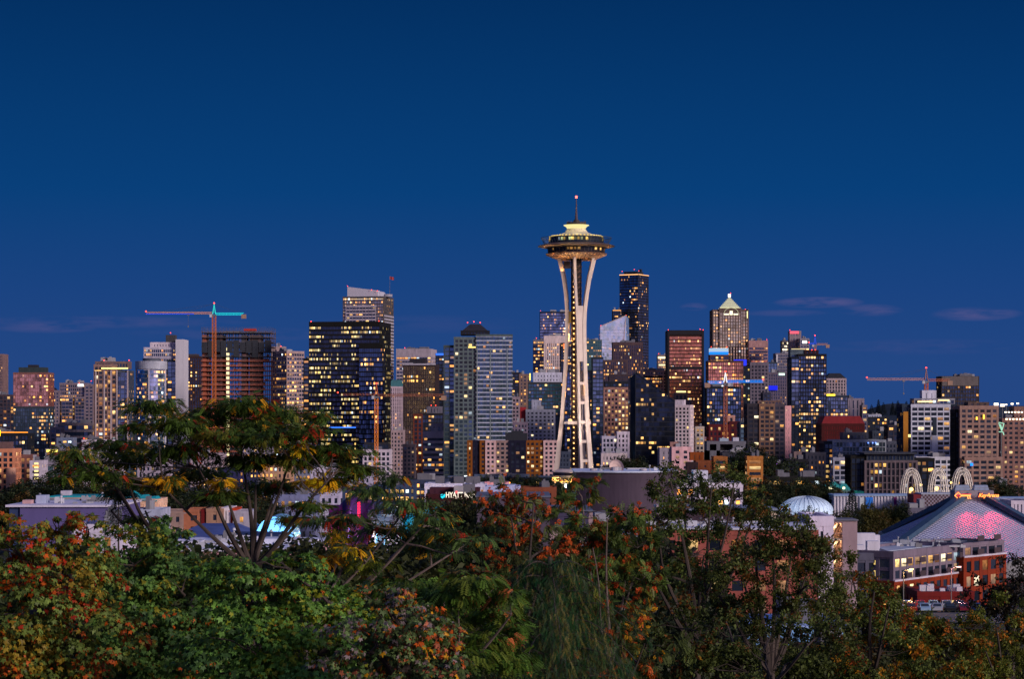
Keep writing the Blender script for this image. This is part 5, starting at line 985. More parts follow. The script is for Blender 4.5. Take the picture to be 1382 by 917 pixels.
def ribbed(name, label, p0, p1, yt, yb, Y, d=16, colr=(.55, .52, .60), n=26, panels=()):
    b = Bd(name, label, 'building', p0, p1, yt, Y, None, d=d); m = MB(); h = b.Z(yt); m.box(0, b.w, 0, d, 0, h); 
    for i in range(n + 1): m.box(b.w * i / n - .15, b.w * i / n + .15, -.4, 0.05, 0, h)
    m.box(-.3, b.w + .3, -.6, d + .2, h, h + .5, 1); m.build('wall', [W(colr), W((.30, .42, .62), .5)], b.root)
    for (q0, q1, c) in panels: b.box('coloured_panel', q0, q1, yt + 1.5, yb, W(c), y=-.7, d=.25)
    return b
ribbed('exhibit_hall', 'long white ribbed hall with a bright blue panel and a purple banner', 1126, 1236, 670, 692, 900, panels=((1168, 1178, (.02, .20, .75)), (1206, 1210, (.14, .01, .12)), (1160, 1166, (.5, .55, .6))))
ribbed('exhibit_hall', 'pale grey ribbed hall east of the arena roof peak', 1332, 1440, 674, 700, 960, n=22, colr=(.34, .36, .50)); 
b = Bd(LB, 'white ribbed end pavilion at the east edge beyond the arena roof', 'building', 1366, 1450, 676, 900, S((.6, .55, .62), 0, 0, pw=.9, sh=.3, pd=.5, bw=2.2, fh=20, tint=(.4, .38, .45), refl=.02), d=20)
b = Bd('exhibit_hall', 'dark hall clad in a brown and grey chequered screen with a maroon end', 'building', 1233, 1292, 668, 880, None, d=16)
b.box('end_wall', 1233, 1243, 668, 690, W((.18, .02, .03)), y=0, d=14)
m = MB(); x0 = b.X(1243); x1 = b.X(1296); n = 22
m.box(x0, x1, 0, 14, 0, b.Z(668)); hh = (b.Z(668) - b.Z(686)) / 7
for i in range(n):
    for j in range(7):
        if (i + j) % 2: m.box(x0 + (x1 - x0) * i / n, x0 + (x1 - x0) * (i + 1) / n, -.2, 0.01, b.Z(686) + hh * j, b.Z(686) + hh * (j + 1), 1)
m.build('chequered_screen', [W((.10, .045, .05)), W((.28, .24, .30))], b.root); b.box('roof_edge', 1243, 1292, 666.5, 668, W((.4, .42, .5)), y=-.4, d=14)
b = Bd(LB, 'low grey flat roofed block among the park trees beside the arena', 'building', 1226, 1268, 686, 850, S((.2, .19, .24), .1, 0, pw=2, sh=1, bw=5), d=18)
# white shallow dome
def dome():
    Y = 760; s = Y / F; c = A(1088, 690, Y); z0 = gz(0, Y); r = 36 * s; root = empty('domed_hall', (c.x, Y, z0), label='shallow white ribbed dome glowing among the park trees', cat='domed building')
    zt = CAMZ - (670.5 - HOR) * s - z0; zb = CAMZ - (690 - HOR) * s - z0; m = MB()
    pr = [(r * math.cos(t), zb + (zt - zb) * math.sin(t)) for t in np.linspace(0, math.pi / 2, 12)]; m.lathe([(r, zb - 1)] + pr, 64); o = m.build('dome_shell', W((.50, .60, .72), .5, var=.02), root, smooth=True)
    for k in range(32):
        a = 2 * math.pi * k / 32; e = Vector((math.cos(a), math.sin(a), 0)); m = MB(); m.tube([e * q[0] + Vector((0, 0, q[1] + .05)) for q in pr], .14, 4); m.build('dome_rib', W((.36, .44, .55)), root)
    m = MB(); m.lathe([(r * .97, 0), (r * .97, zb)], 48); m.build('drum_wall', W((.35, .35, .4)), root)
    for x in (-14, 14):
        ld = bpy.data.lights.new('dome_floodlight', 'SPOT'); lo = bpy.data.objects.new('dome_floodlight', ld); col.objects.link(lo); lo.parent = root; ld.energy = 6e3; ld.color = (.75, .85, 1); ld.spot_size = R(90); ld.spot_blend = .8
        loc = Vector((x, -20, zb + 3)); lo.location = loc; lo.rotation_euler = (Vector((x * .4, -2, zb)) - loc).to_track_quat('-Z', 'Y').to_euler()
dome()
# teal roofed carousel hall
b = Bd(LB, 'teal roofed pavilion with domes and bright white lamps under its eaves', 'pavilion', 1108, 1165, 661, 1010, None, d=16)
TE = W((.03, .28, .26)); b.add(1108, 1150, 662, S((.2, .3, .3), .5, .2, pw=1, sh=1, bw=4, e=2.2, warm=(1, .8, .4)), d=14); b.add(1145, 1165, 664, S((.04, .3, .26), .3, 0, pw=2, sh=1), d=12)
b.gable('roof', 1107, 1128, 655.5, 662, TE, d=14, inset=.3); b.gable('roof', 1118, 1137, 651.5, 659, TE, y=2, d=12, inset=.35); b.gable('roof', 1132, 1149, 654, 662, TE, d=14, inset=.3)
for px in (1122, 1137, 1118): b.box('eave_lamp', px, px + 3, 658, 660.5, EM((1, .85, .5), 4), y=-.8, d=.5)
b.box('canopy', 1117, 1130, 663.5, 665.5, EM((.7, .85, 1), .9), y=-2, d=2)
b = Bd(LB, 'low black glass restaurant strip with a row of amber lights at the park edge', 'building', 1036, 1112, 644, 1120, S((.02, .02, .03), .35, .4, pw=.3, sh=1.2, bw=3.6, fh=3.4, warm=(1, .42, .05), e=2.2), d=20)
b = Bd(LB, 'dark low block with a violet sign lamp under the brown residential tower', 'building', 1040, 1062, 627, 1260, S((.03, .03, .04), .3, .1, pw=.6, sh=1, warm=(1, .4, .05)), d=18); b.box('sign_lamp', 1043, 1050, 625, 627, EM((.45, .1, 1), 3.2), y=-1, d=.5)
b = Bd(LB, 'dark stepped block with a bright orange ground floor beside the black glass restaurant strip', 'building', 1062, 1090, 620, 1290, S((.05, .05, .07), .25, .1, pw=.8, sh=1.2, warm=(1, .35, .05), e=2), d=18)
b = Bd(LB, 'small grey and navy workshop cluster under the dark residential tower', 'building', 1088, 1114, 611, 1380, S((.12, .12, .16), .2, .05, pw=1.5, sh=1.4), d=18)
b = Bd(LB, 'low tan block with one white lit window at the foot of the dark residential tower', 'building', 1072, 1094, 610, 1440, S((.28, .22, .22), .12, 0, pw=1.8, sh=1.5, bw=4), d=14)
# purple hall
def drum():
    Y = 640; s = Y / F; b = Bd('concert_hall', 'large windowless purple grey hall with a curved wall and pale flat roof', 'concert hall', 778, 917, 637, Y, None, d=34)
    n = 24; front = []
    for i in range(n + 1):
        t = i / n; x = b.w * t; y = 6 * (2 * t - 1) ** 2 * (1 if t < .5 else 1.6); front.append((x, y))
    poly = front + [(b.w, 36), (0, 36)]; m = MB(); m.prism(poly, 0, b.Z(638.5)); m.build('wall', W((.065, .045, .07), var=.2), b.root)
    m = MB(); m.prism([(x - .5 if i == 0 else (x + .5 if i == n else x), y - .6) for i, (x, y) in enumerate(front)] + [(b.w + .5, 37), (-.5, 37)], b.Z(638.5), b.Z(636.8)); m.build('roof_slab', W((.60, .66, .82), .6), b.root); clutter(b, 4, 4, b.w - 9, 24, b.Z(636.8), 14)
    for (p0, p1, yt) in ((800, 805, 634), (829, 834, 632), (868, 872, 634.5)):
        m = MB(); m.lathe([(0, b.Z(637)), (1.1, b.Z(637)), (1.1, b.Z(yt)), (0, b.Z(yt - .5))], 12, (b.X(p0) + .6, 10)); m.build('roof_vent', W((.4, .36, .38)), b.root)
    m = MB(); m.lathe([(0, 0), (1.2, .25), (2.0, .9), (2.3, 1.6)], 20); o = m.build('satellite_dish', W((.6, .45, .42)), b.root); o.location = (b.X(832), 12, b.Z(634)); o.rotation_euler = (R(75), 0, R(20))
drum()
b = Bd(LB, 'white gridded pavilion with tall white frames behind the sparse tree tops', 'building', 912, 1000, 652, 720, S((.66, .62, .70), .2, .05, pw=.5, sh=.6, pd=.6, bw=3.0, fh=3.6, e=2.0, tint=(.05, .05, .07)), d=22); b.add(938, 955, 636, S((.6, .6, .68), 0, 0, pw=2), yb=652, y=3, d=8); b.add(915, 998, 685, S((.5, .55, .7), .1, 0, pw=1, sh=1.5), y=-6, d=8)
b = Bd(LB, 'long purple clad block with a white glowing glazed corner', 'building', 893, 1047, 688, 470, None, d=20)
b.add(893, 1024, 690, S((.14, .10, .14), .0, 0, pw=4, sh=2.6, pd=.15, bw=8, fh=4, cap=.8, tint=(.12, .09, .12), refl=.02)); b.add(1022, 1046, 693, S((.7, .6, .5), 1.0, 1, pw=.5, sh=.5, pd=.2, bw=1.1, fh=4.5, warm=(1, .8, .5), warm2=(1, .95, .8), e=1.4, cap=.5), y=-1, d=14)
b.box('roof_slab', 890, 1049, 686.5, 689, W((.22, .26, .36)), y=-1.8, d=22); b.box('pier', 886, 893, 682, 716, W((.4, .32, .36)), y=0, d=4)
b = Bd(LB, 'long coral red apartment building with a white parapet, seen through bare twigs', 'apartment building', 858, 1102, 713, 330, None, d=18)
b.add(858, 1102, 715.5, S((.42, .17, .15), .4, .0, pw=1.7, sh=1.5, pd=.22, bw=3.5, fh=3.1, cap=.8, e=2.0, win=70, warm=(1, .55, .1)), mech=False); b.box('parapet', 857, 1103, 713, 715.5, W((.6, .6, .72)), y=-.6, d=19); clutter(b, 2, 1, b.w - 6, 14, b.Z(713), 30, .8)
b = Bd(LB, 'bright white rendered side building east of the coral apartments', 'apartment building', 1096, 1122, 697, 345, S((.66, .62, .72), .1, 0, pw=1.6, sh=1.6, bw=3.4, fh=3.0, win=30), d=14, mech=False)
b = Bd('stair_tower', 'mauve brick stair tower with open landings and warm lamps', 'stair tower', 1116, 1157, 703, 370, None, d=6)
m = MB(); m.box(b.X(1137), b.w, 0, 6, 0, b.Z(703)); m.box(0, .5, 0, 6, 0, b.Z(703)); m.box(.5, b.X(1137), 5.5, 6, 0, b.Z(703)); m.box(.5, b.X(1137), -.01, 5.5, b.Z(706), b.Z(703.2)); m.build('wall', W((.34, .24, .27)), b.root)
for k in range(7): m = MB(); z = b.Z(706) - 2.9 * (k + 1); m.box(.5, b.X(1137), .1, 5.4, z, z + .2); m.build('landing', W((.3, .26, .26)), b.root); m = MB(); m.bar((.4, 0, z + 1.1), (b.X(1137), 0, z + 1.1), .08); m.bar((.5, 1, z), (b.X(1137), 4, z + 2.9), .5, .3); m.build('stair_flight', W((.24, .22, .24)), b.root); m = MB(); m.box(.9, 1.5, 4.8, 5.3, z + 2.3, z + 2.6); m.build('landing_lamp', EM((1, .6, .2), 6), b.root)
b.box('roof_slab', 1115, 1158, 701.8, 703.3, W((.16, .16, .2)), y=-.4, d=7); b.box('roof_unit', 1120, 1124, 698.5, 702, W((.4, .4, .5)), y=2, d=1.5); b.box('roof_unit', 1128, 1132, 700, 702, W((.5, .5, .6)), y=3, d=1.5)
for k in range(3): ld = bpy.data.lights.new('landing_light', 'POINT'); lo = bpy.data.objects.new('landing_light', ld); col.objects.link(lo); lo.parent = b.root; lo.location = (1.4, 3, b.Z(710) - 2.9 * k); ld.energy = 220; ld.color = (1, .6, .25); ld.shadow_soft_size = .2
# brick apartment with grey top floors
b = Bd(AP, 'brick apartment building with two grey upper floors and small dark balconies', 'apartment building', 1154, 1356, 737, 440, None, a=20, xc=1296, d=16)
def brickapt():
    b = Bd(AP, 'brick apartment building with two grey upper floors and small dark balconies', 'apartment building', 1203, 1302, 745, 430, None, a=-14, xc=None, d=22)
    return b
col_objs = b.root; bpy.data.objects.remove(b.root)
b = Bd(AP, 'brick apartment building with two grey upper floors and small dark balconies', 'apartment building', 1157, 1355, 737, 440, None, d=22)
GR = (.27, .23, .28); BR = (.36, .09, .055)
# three wings: each nearer or farther as the street steps back
b.block(b.X(1157), 3, 0, b.X(1206) - b.X(1157), 16, b.Z(748), S((.18, .18, .24), .2, 0, pw=.7, sh=1.0, bw=2.6, fh=2.9, cap=1.5, win=30, tint=(.03, .04, .05)))
r2 = b
def wing(b, xa, ya, xb, yb_, ztop, zgrey, dep, nb, label=None):
    # a wing whose street face runs from (xa,ya) to (xb,yb_)
    L_ = math.hypot(xb - xa, yb_ - ya); an = math.atan2(yb_ - ya, xb - xa); sub = empty('wing', (xa, ya, 0), an); sub.parent = b.root
    class Q: pass
    q = Bd.__new__(Bd); q.root = sub; q.seed = 5; q.s = b.s; q.w = L_
    q.block(0, 0, 0, L_, dep, zgrey, S(BR, .16, 0, pw=1.2, sh=1.1, pd=.25, bw=L_ / nb, fh=2.9, cap=.5, win=48, tint=(.04, .06, .07), refl=.25), name='brick_wall')
    q.block(.3, .3, zgrey, L_ - .6, dep - .6, ztop - zgrey, S(GR, .5, 0, pw=.8, sh=.7, pd=.2, bw=L_ / nb, fh=2.8, cap=1.3, win=32, tint=(.08, .09, .09), refl=.25, warm=(1, .7, .2)), name='upper_wall')
    m = MB(); m.box(-.2, L_ + .2, -.45, .1, zgrey - .15, zgrey + .2); m.build('string_course', W((.55, .5, .6)), sub)
    for i in range(1, nb, 2):
        for k in range(2): m = MB(); x = i * L_ / nb + .5; z = zgrey + .45 + k * 2.8; m.box(x, x + L_ / nb - .8, -1.2, -.1, z, z + .15); m.box(x, x + L_ / nb - .8, -1.2, -1.1, z + .15, z + 1.1); m.build('balcony', W((.06, .04, .05)), sub)
    return sub
s_ = 440 / F
za = b.Z(748); zg = b.Z(785)
ox_, oy_ = b.root.location.x, b.root.location.y
q0 = A(1206, 745, 440); q1 = A(1296, 735, 465); q2 = A(1300, 735, 463); q3 = A(1356, 731, 476)
zt_ = q0.z - b.zb
wing(b, q0.x - ox_, q0.y - oy_, q1.x - ox_, q1.y - oy_, zt_, b.Z(785), 14, 10)
wing(b, q2.x - ox_, q2.y - oy_, q3.x - ox_, q3.y - oy_, zt_ + .3, zt_ - 2.6, 12, 5)
m = MB(); r3 = random.Random(8)
for i in range(16): x = r3.uniform(12, b.w - 3); y = r3.uniform(26, 38); m2 = MB(); q = r3.uniform(.5, 1.3); m2.box(x, x + q * 1.6, y, y + q, zt_ - .6, zt_ + q * .5); m2.build('roof_unit', W((.3, .32, .38)), b.root)
for (x, y, w, hh) in ((1.5, 14, 4.4, 2.9), (3, 6, 2.4, 1.7), (5.6, 16, 1.6, 2.4), (.6, 5, 1.6, 1.0)): m2 = MB(); m2.box(x, x + w, y, y + 2.5, zt_ - .6, zt_ + hh); m2.build('stair_head', W((.62, .6, .70)), b.root)
m = MB(); m.prism([(0, 17), (q0.x - ox_ + .6, 10), (q1.x - ox_, q1.y - oy_ + 10), (q3.x - ox_ - 1, q3.y - oy_ + 5), (q3.x - ox_ + 1, 44), (0, 40)], 0, zt_ - .5); m.build('rear_wing', W((.38, .42, .52)), b.root); clutter(b, 12, 20, b.w - 16, 18, zt_ - .5, 26, .8)
b = Bd(LB, 'low red brick garage with a cluttered flat roof by the car park', 'building', 1240, 1312, 799, 400, S((.26, .05, .05), .2, 0, pw=2.0, sh=1.3, bw=4, fh=3, win=12), d=12, mech=False)
r4 = random.Random(4)
for i in range(10): m2 = MB(); x = r4.uniform(.5, b.w - 1.5); y = r4.uniform(1, 10); m2.box(x, x + r4.uniform(.5, 1.4), y, y + 1, b.h - .5, b.h + r4.uniform(.3, .9)); m2.build('roof_unit', W((.5, .5, .6)), b.root)
b = Bd(LB, 'coral terrace house end glimpsed low between the branches', 'house', 1092, 1170, 884, 210, S((.5, .12, .08), .2, 0, pw=2.4, sh=1.6, bw=4, fh=3, win=10), d=10); 
b = Bd(LB, 'low shed with a bright blue white metal roof seen between twigs', 'shed', 1010, 1140, 848, 240, S((.3, .45, .7), .1, 0, pw=3, sh=2, bw=5), d=14); m = MB(); m.box(-.5, b.w + .5, -.8, 14, b.h, b.h + .25); m.build('roof', W((.35, .5, .85), .4), b.root)
# purple house in the middle
b = Bd('house', 'dark violet clad house with one tall white lit window', 'house', 643, 742, 670, 225, None, d=12)
VI = (.085, .065, .10)
m = MB(); m.box(0, b.w, 0, 12, 0, b.Z(671)); 
m.build('wall', W(VI, var=.1), b.root)
m = MB(); m.box(-.1, b.w + .1, -.12, 12.1, b.Z(671.6), b.Z(669.8)); m.build('parapet', W((.12, .14, .2)), b.root)
for yy in (692.3, 720, 748): b.box('cladding_joint', 643, 742, yy, yy + .8, W((.035, .025, .04)), y=-.04, d=.08)
b.box('window_frame', 656.5, 673.5, 693, 724, W((.01, .01, .015)), y=-.1, d=.2); b.box('window', 659.5, 671.5, 695, 722.5, EM((.62, .5, .78), .55), y=-.16, d=.08); b.box('window_frame', 665, 665.7, 695, 722.5, W((.2, .18, .25)), y=-.2, d=.05)
b.box('window', 660, 671, 735, 775, EM((.6, .5, .7), .45), y=-.12, d=.1)
b = Bd('house', 'mauve rendered house with a glowing yellow casement window', 'house', 722, 800, 690, 232, None, d=12)
m = MB(); m.box(0, b.w, 0, 12, 0, b.Z(692)); m.build('wall', W((.34, .24, .27), var=.1), b.root); b.box('roof_slab', 735, 800, 688.5, 690.5, W((.10, .12, .18)), y=-.8, d=13)
b.box('window', 729.5, 739.2, 701, 717.5, EM((1, .75, .22), 1.7), y=-.1, d=.12); b.box('window_frame', 734, 734.7, 701, 717.5, W((.4, .3, .2)), y=-.16, d=.05); b.box('window_frame', 728.5, 740.2, 717.5, 718.6, W((.5, .45, .45)), y=-.2, d=.2)
b.add(756, 790, 692, S((.13, .12, .2), .0, 0, pw=.5, sh=.4, bw=2.4, fh=3.2, refl=.4), yb=712, y=-.8, d=3)
b = Bd(LB, 'bright white annex in the gaps of the rowan tree', 'building', 752, 860, 720, 260, S((.55, .55, .68), .15, 0, pw=1.5, sh=1.4, bw=3.4, fh=3.0, win=24), d=12)
b = Bd('shed', 'pink blank walled box with a white coping', 'building', 583, 632, 741, 190, None, d=8); m = MB(); m.box(0, b.w, 0, 8, 0, b.Z(741)); m.build('wall', W((.52, .36, .38), var=.08), b.root); b.box('coping', 582.5, 632.5, 740, 741.3, W((.6, .6, .7)), y=-.1, d=8.2)
# brick hotel with sign
b = Bd('hotel', 'dark red brick hotel with a white illuminated name sign', 'hotel', 576, 652, 667, 760, S((.14, .03, .045), .15, 0, pw=2.0, sh=1.7, bw=4.2, fh=3.4, win=30), d=16)
b.add(580, 646, 660, S((.15, .06, .09), .3, .1, pw=2, sh=1, warm=(1, .55, .2), e=2), yb=668, y=8, d=10)
tc = bpy.data.curves.new('sign_lettering', 'FONT'); tc.body = 'HYATT house'; tc.size = 3.0; tc.extrude = .06; tc.offset = .04
to = bpy.data.objects.new('sign_lettering', tc); col.objects.link(to); to.parent = b.root; to.rotation_euler = (R(90), 0, 0); to.location = (b.X(601.5), -.9, b.Z(672)); tc.materials.append(EM((1, .86, .68), 1.5)); to.scale = (.62, .9, 1); to_mesh(to)
b.box('sign_line', 614, 631, 672.9, 673.6, EM((1, .75, .6), .7), y=-.8, d=.2)
m = MB(); x = b.X(597.8); z = b.Z(670.3); q = .9; m.prism([(x - q, 0), (x - .1, -0.01), (x + .1, 0), (x + q, 0)], 0, .1) if False else m.add([(x - .8, -.8, z + .55), (x - .2, -.8, z + .8), (x + .1, -.8, z + .3), (x + .5, -.8, z + .8), (x + .9, -.8, z + .5), (x + .7, -.8, z - .3), (x - .1, -.8, z - .8), (x - .7, -.8, z - .4), (x - .8, -.6, z + .55), (x - .2, -.6, z + .8), (x + .1, -.6, z + .3), (x + .5, -.6, z + .8), (x + .9, -.6, z + .5), (x + .7, -.6, z - .3), (x - .1, -.6, z - .8), (x - .7, -.6, z - .4)], [(7, 6, 5, 4, 3, 2, 1, 0), (8, 9, 10, 11, 12, 13, 14, 15)] + [(i, (i + 1) % 8, 8 + (i + 1) % 8, 8 + i) for i in range(8)])
m.build('emblem', EM((.02, .75, 1), 1.2), b.root)
b.box('lamp', 615, 617.5, 663.5, 666, EM((1, .05, .05), 4), y=-1, d=.5)
b = Bd(LB, 'long low white building with a flat roof and a row of shopfront openings', 'building', 574, 655, 653, 980, S((.60, .60, .74), .25, 0, pw=1.0, sh=.8, pd=.3, bw=4.0, fh=4.4, cap=2.2, tint=(.04, .06, .08), win=20), d=20)
b = Bd(LB, 'white block with two rows of small windows beside the pink framed low roof', 'building', 628, 656, 654, 930, S((.64, .62, .74), .15, 0, pw=1.5, sh=1.4, bw=3.2, fh=3.4, win=14), d=12)
b = Bd(LB, 'low flat roofed block with a pink frame and teal glass', 'building', 655, 686, 651.5, 960, S((.60, .36, .40), .1, 0, pw=.8, sh=1.0, bw=5, fh=5, tint=(.03, .10, .12)), d=14)
b = Bd(LB, 'pale blue white box building with a cyan light strip', 'building', 655, 702, 657, 820, S((.50, .52, .70), 0, 0, pw=3, sh=3, pd=.1, bw=9, fh=7, tint=(.4, .42, .55), refl=.05), d=18); b.strip(659, 668, 667, (.05, .6, 1), 2.2, 1.0); b.add(668, 695, 655.5, S((.45, .48, .66), 0, 0, pw=3, sh=3), yb=660, y=5, d=10)
b = Bd(LB, 'low orange brick block between the pale box and the tower pavilion', 'building', 700, 750, 658, 860, S((.34, .14, .10), .2, 0, pw=2.2, sh=1.6, bw=5, fh=3.6), d=14)
b = Bd(LB, 'long dark navy terrace in front of the colour banded housing block', 'building', 600, 760, 645, 1280, S((.05, .07, .12), .25, .05, pw=1, sh=1.2, bw=5, fh=4, e=2), d=18)
for i, px in enumerate((604, 640, 668, 700, 726)): b.box('roof_box', px, px + 13 + (i % 3) * 5, 643 - (i % 2) * 2, 650, W((.07, .10, .18)), y=1, d=8)
b = Bd(LB, 'low navy office front beneath the banded grey block', 'building', 536, 604, 648, 1220, S((.10, .12, .20), .35, .2, pw=.8, sh=1.4, bw=4, fh=4, e=1.8), d=18)
b = Bd(LB, 'blue shed with an amber forecourt under the bronze glass tower', 'building', 505, 560, 655, 1080, S((.10, .14, .24), .4, .2, pw=1, sh=1.4, bw=4, warm=(1, .5, .1), e=1.8), d=16)
b = Bd(LB, 'indigo block with white framed square windows', 'building', 463, 512, 658, 820, S((.10, .13, .24), .3, 0, pw=1.2, sh=1.4, bw=4.4, fh=4.2, tint=(.3, .45, .55), win=16), d=14)
# curved metal museum
def museum():
    b = Bd('museum', 'swooping metal clad museum lit violet, magenta and cyan', 'museum', 455, 600, 676, 720, None, d=30)
    for (px, w, yt, yb, c, y) in ((480, 42, 676, 710, (.07, .02, .11), 4), (452, 26, 684, 712, (.45, .04, .2), 9), (520, 50, 694, 722, (.14, .14, .2), 0), (570, 56, 687, 714, (.03, .30, .42), 2)):
        m = MB(); n = 16; k = 8; vs = []
        for i in range(n + 1):
            for j in range(k + 1):
                t = i / n * 2 - 1; q = j / k; x = b.X(px) + t * w / 2 * b.s * (1 - .25 * q * q); z = b.Z(yt) * 0 + (b.Z(yt) + 1.2 * math.sin(t * 3 + px)) * (1 - q ** 2.4 * .0) * math.sin(min(1, (1 - q) * 1.0) * math.pi / 2) ** .8 if j < k else 0
                yv = y + 7 * (1 - math.cos((1 - q) * math.pi / 2)) + 1.5 * math.sin(t * 4 + q * 2); vs.append((x, yv, max(0, z)))
        m.add(vs, [(i * (k + 1) + j, (i + 1) * (k + 1) + j, (i + 1) * (k + 1) + j + 1, i * (k + 1) + j + 1) for i in range(n) for j in range(k)]); m.build('metal_shell', W(c, .35, .6, var=.2), b.root, smooth=True)
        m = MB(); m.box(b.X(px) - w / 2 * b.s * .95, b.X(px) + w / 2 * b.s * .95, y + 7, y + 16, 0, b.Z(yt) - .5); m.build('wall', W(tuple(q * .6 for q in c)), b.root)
    for k in range(6): m = MB(); z = b.Z(680 + k * 4); m.box(b.X(482), b.X(482) + .9, 1.4, 1.8, z - .4, z + .4); m.build('red_lamp', EM((1, .02, .08), 2), b.root)
    for (px, c, e) in ((478, (.6, .1, 1), 1.3e3), (565, (.05, .75, 1), 1.4e4), (505, (1, .8, .5), 1.2e4)):
        ld = bpy.data.lights.new('facade_light', 'POINT'); lo = bpy.data.objects.new('facade_light', ld); col.objects.link(lo); lo.parent = b.root; lo.location = (b.X(px), -7, b.Z(705)); ld.energy = e; ld.color = c; ld.shadow_soft_size = 1
museum()
# blue lit barrel roof
def barrel():
    b = Bd('pavilion', 'barrel vaulted hall roof lit bright blue behind the tree stems', 'hall', 300, 396, 704, 600, None, d=20)
    for (p0, p1, yt, yb) in ((303, 345, 708, 727), (345, 396, 698, 727)):
        m = MB(); n = 14; cx = (b.X(p0) + b.X(p1)) / 2; hw = (b.X(p1) - b.X(p0)) / 2; zb = b.Z(yb); hh = b.Z(yt) - zb
        pr = [(cx + hw * math.cos(math.pi * i / n), zb + hh * math.sin(math.pi * i / n)) for i in range(n + 1)]; vs = [(x, 0, z) for x, z in pr] + [(x, 20, z) for x, z in pr]
        m.add(vs, [(i, i + 1, n + 2 + i, n + 1 + i) for i in range(n)] + [tuple(range(n, -1, -1)), tuple(range(n + 1, 2 * n + 2))]); m.build('vault', W((.20, .42, .62), .4), b.root, smooth=False)
        m = MB(); m.box(b.X(p0), b.X(p1), .2, 20, 0, zb); m.build('wall', W((.45, .35, .36)), b.root)
    for px in (322, 372): ld = bpy.data.lights.new('vault_light', 'POINT'); lo = bpy.data.objects.new('vault_light', ld); col.objects.link(lo); lo.parent = b.root; lo.location = (b.X(px), -8, b.Z(716)); ld.energy = 6e3; ld.color = (.25, .6, 1); ld.shadow_soft_size = 1
barrel()
b = Bd(LB, 'long violet blue warehouse with a white roof edge', 'warehouse', 12, 158, 684, 480, None, d=30)
m = MB(); m.box(0, b.X(27), .5, 30, 0, b.Z(684.5)); m.box(b.X(27), b.w, 0, 30, 0, b.Z(684.5), 1); m.build('wall', [W((.03, .05, .14)), W((.11, .09, .25), var=.08)], b.root); b.box('roof_edge', 8, 160, 682, 684.8, W((.62, .58, .72)), y=-.6, d=31); clutter(b, 1, 2, b.w - 5, 26, b.Z(682), 22); b.box('roof_unit', 38, 50, 671, 682, W((.34, .38, .52)), y=8, d=5); b.box('roof_unit', 22, 34, 677, 682, W((.5, .3, .3)), y=6, d=4)
b = Bd(LB, 'low turquoise metal roof with a small dormer beyond the violet warehouse', 'building', 60, 150, 672, 620, S((.4, .3, .3), .2, 0, pw=1.6, sh=1, bw=4), d=16, mech=False); b.gable('roof', 58, 152, 670, 681, W((.015, .30, .34), .5), y=-1.5, d=18, inset=.1); b.gable('dormer_roof', 92, 106, 675, 681, W((.5, .3, .28)), y=-2.5, d=3, inset=.4); b.box('roof_unit', 76, 88, 664, 671, W((.5, .45, .55)), y=6, d=4)
b = Bd('house', 'cream inn with turquoise hipped roofs and gables', 'inn', 166, 214, 674, 640, S((.55, .40, .34), .2, 0, pw=1.6, sh=1.5, bw=3.4, fh=3, win=30), d=14, mech=False)
TQ = W((.015, .32, .36), .5); b.gable('roof', 165, 186, 664, 672, TQ, y=-1, d=12, inset=.42); b.gable('roof', 184, 200, 669, 676, TQ, y=-1, d=12, inset=.3); b.gable('roof', 198, 213, 671, 677, TQ, y=-1, d=12, inset=.3)
b = Bd(LB, 'white and navy block with lit entrance below the turquoise roofed inn', 'building', 186, 216, 688, 540, S((.4, .42, .52), .3, 0, pw=1.2, sh=1.4, bw=3.6, fh=3.2, win=20), d=14)
b = Bd(AP, 'row of flats painted beige, orange, maroon and white', 'apartment building', 215, 336, 687, 560, None, d=14)
for (p0, p1, c, yt) in ((215, 249, (.38, .29, .27), 690), (249, 273, (.46, .22, .16), 688), (273, 280, (.28, .03, .05), 688), (280, 300, (.42, .28, .22), 687), (300, 309, (.66, .62, .66), 686), (309, 316, (.55, .12, .06), 687), (316, 336, (.4, .38, .44), 690)):
    b.add(p0, p1, yt, S(c, .18, 0, pw=1.8, sh=1.5, bw=3.8, fh=3.0, cap=.8, win=12, e=1.8), y=rnd.uniform(0, 1.2), d=12)
b = Bd(LB, 'low supermarket like shed with a blue roof and blue white fascia', 'shop', 226, 330, 728, 430, S((.5, .5, .66), .3, .3, pw=.6, sh=2.2, bw=5, fh=4.5, tint=(.3, .4, .6), e=1.6), d=26, mech=False); m = MB(); m.prism([(0, 0), (b.w, 0), (b.w, 26), (0, 26)], b.h, b.h + 2.0, 0, [(4, 10), (b.w - 4, 10), (b.w - 4, 22), (4, 22)]); m.build('roof', W((.06, .09, .26)), b.root)
b = Bd(LB, 'white stepped workshop behind the small conifer', 'building', 100, 164, 708, 400, S((.66, .62, .72), .1, 0, pw=2.4, sh=1.6, bw=4.4, fh=3.4), d=14)
b = Bd(LB, 'pink stucco flat roofed block low between the maple and the tree stems', 'building', 222, 420, 744, 330, S((.56, .36, .38), 0, 0, pw=3.4, sh=2.6, pd=.1, bw=8, fh=5, tint=(.5, .34, .36), refl=.02), d=30, mech=False); b.box('roof_edge', 221, 421, 741, 744.5, W((.66, .66, .8)), y=-.5, d=31); clutter(b, 1, 2, b.w - 5, 26, b.Z(741), 22)
for i, (p0, p1, yt) in enumerate(((232, 262, 735), (275, 300, 737), (318, 332, 732), (342, 380, 734), (390, 415, 738))): b.box('roof_unit', p0, p1, yt, 745, W((.55, .58, .72) if i % 2 else (.66, .64, .74)), y=6 + i * 2, d=6)
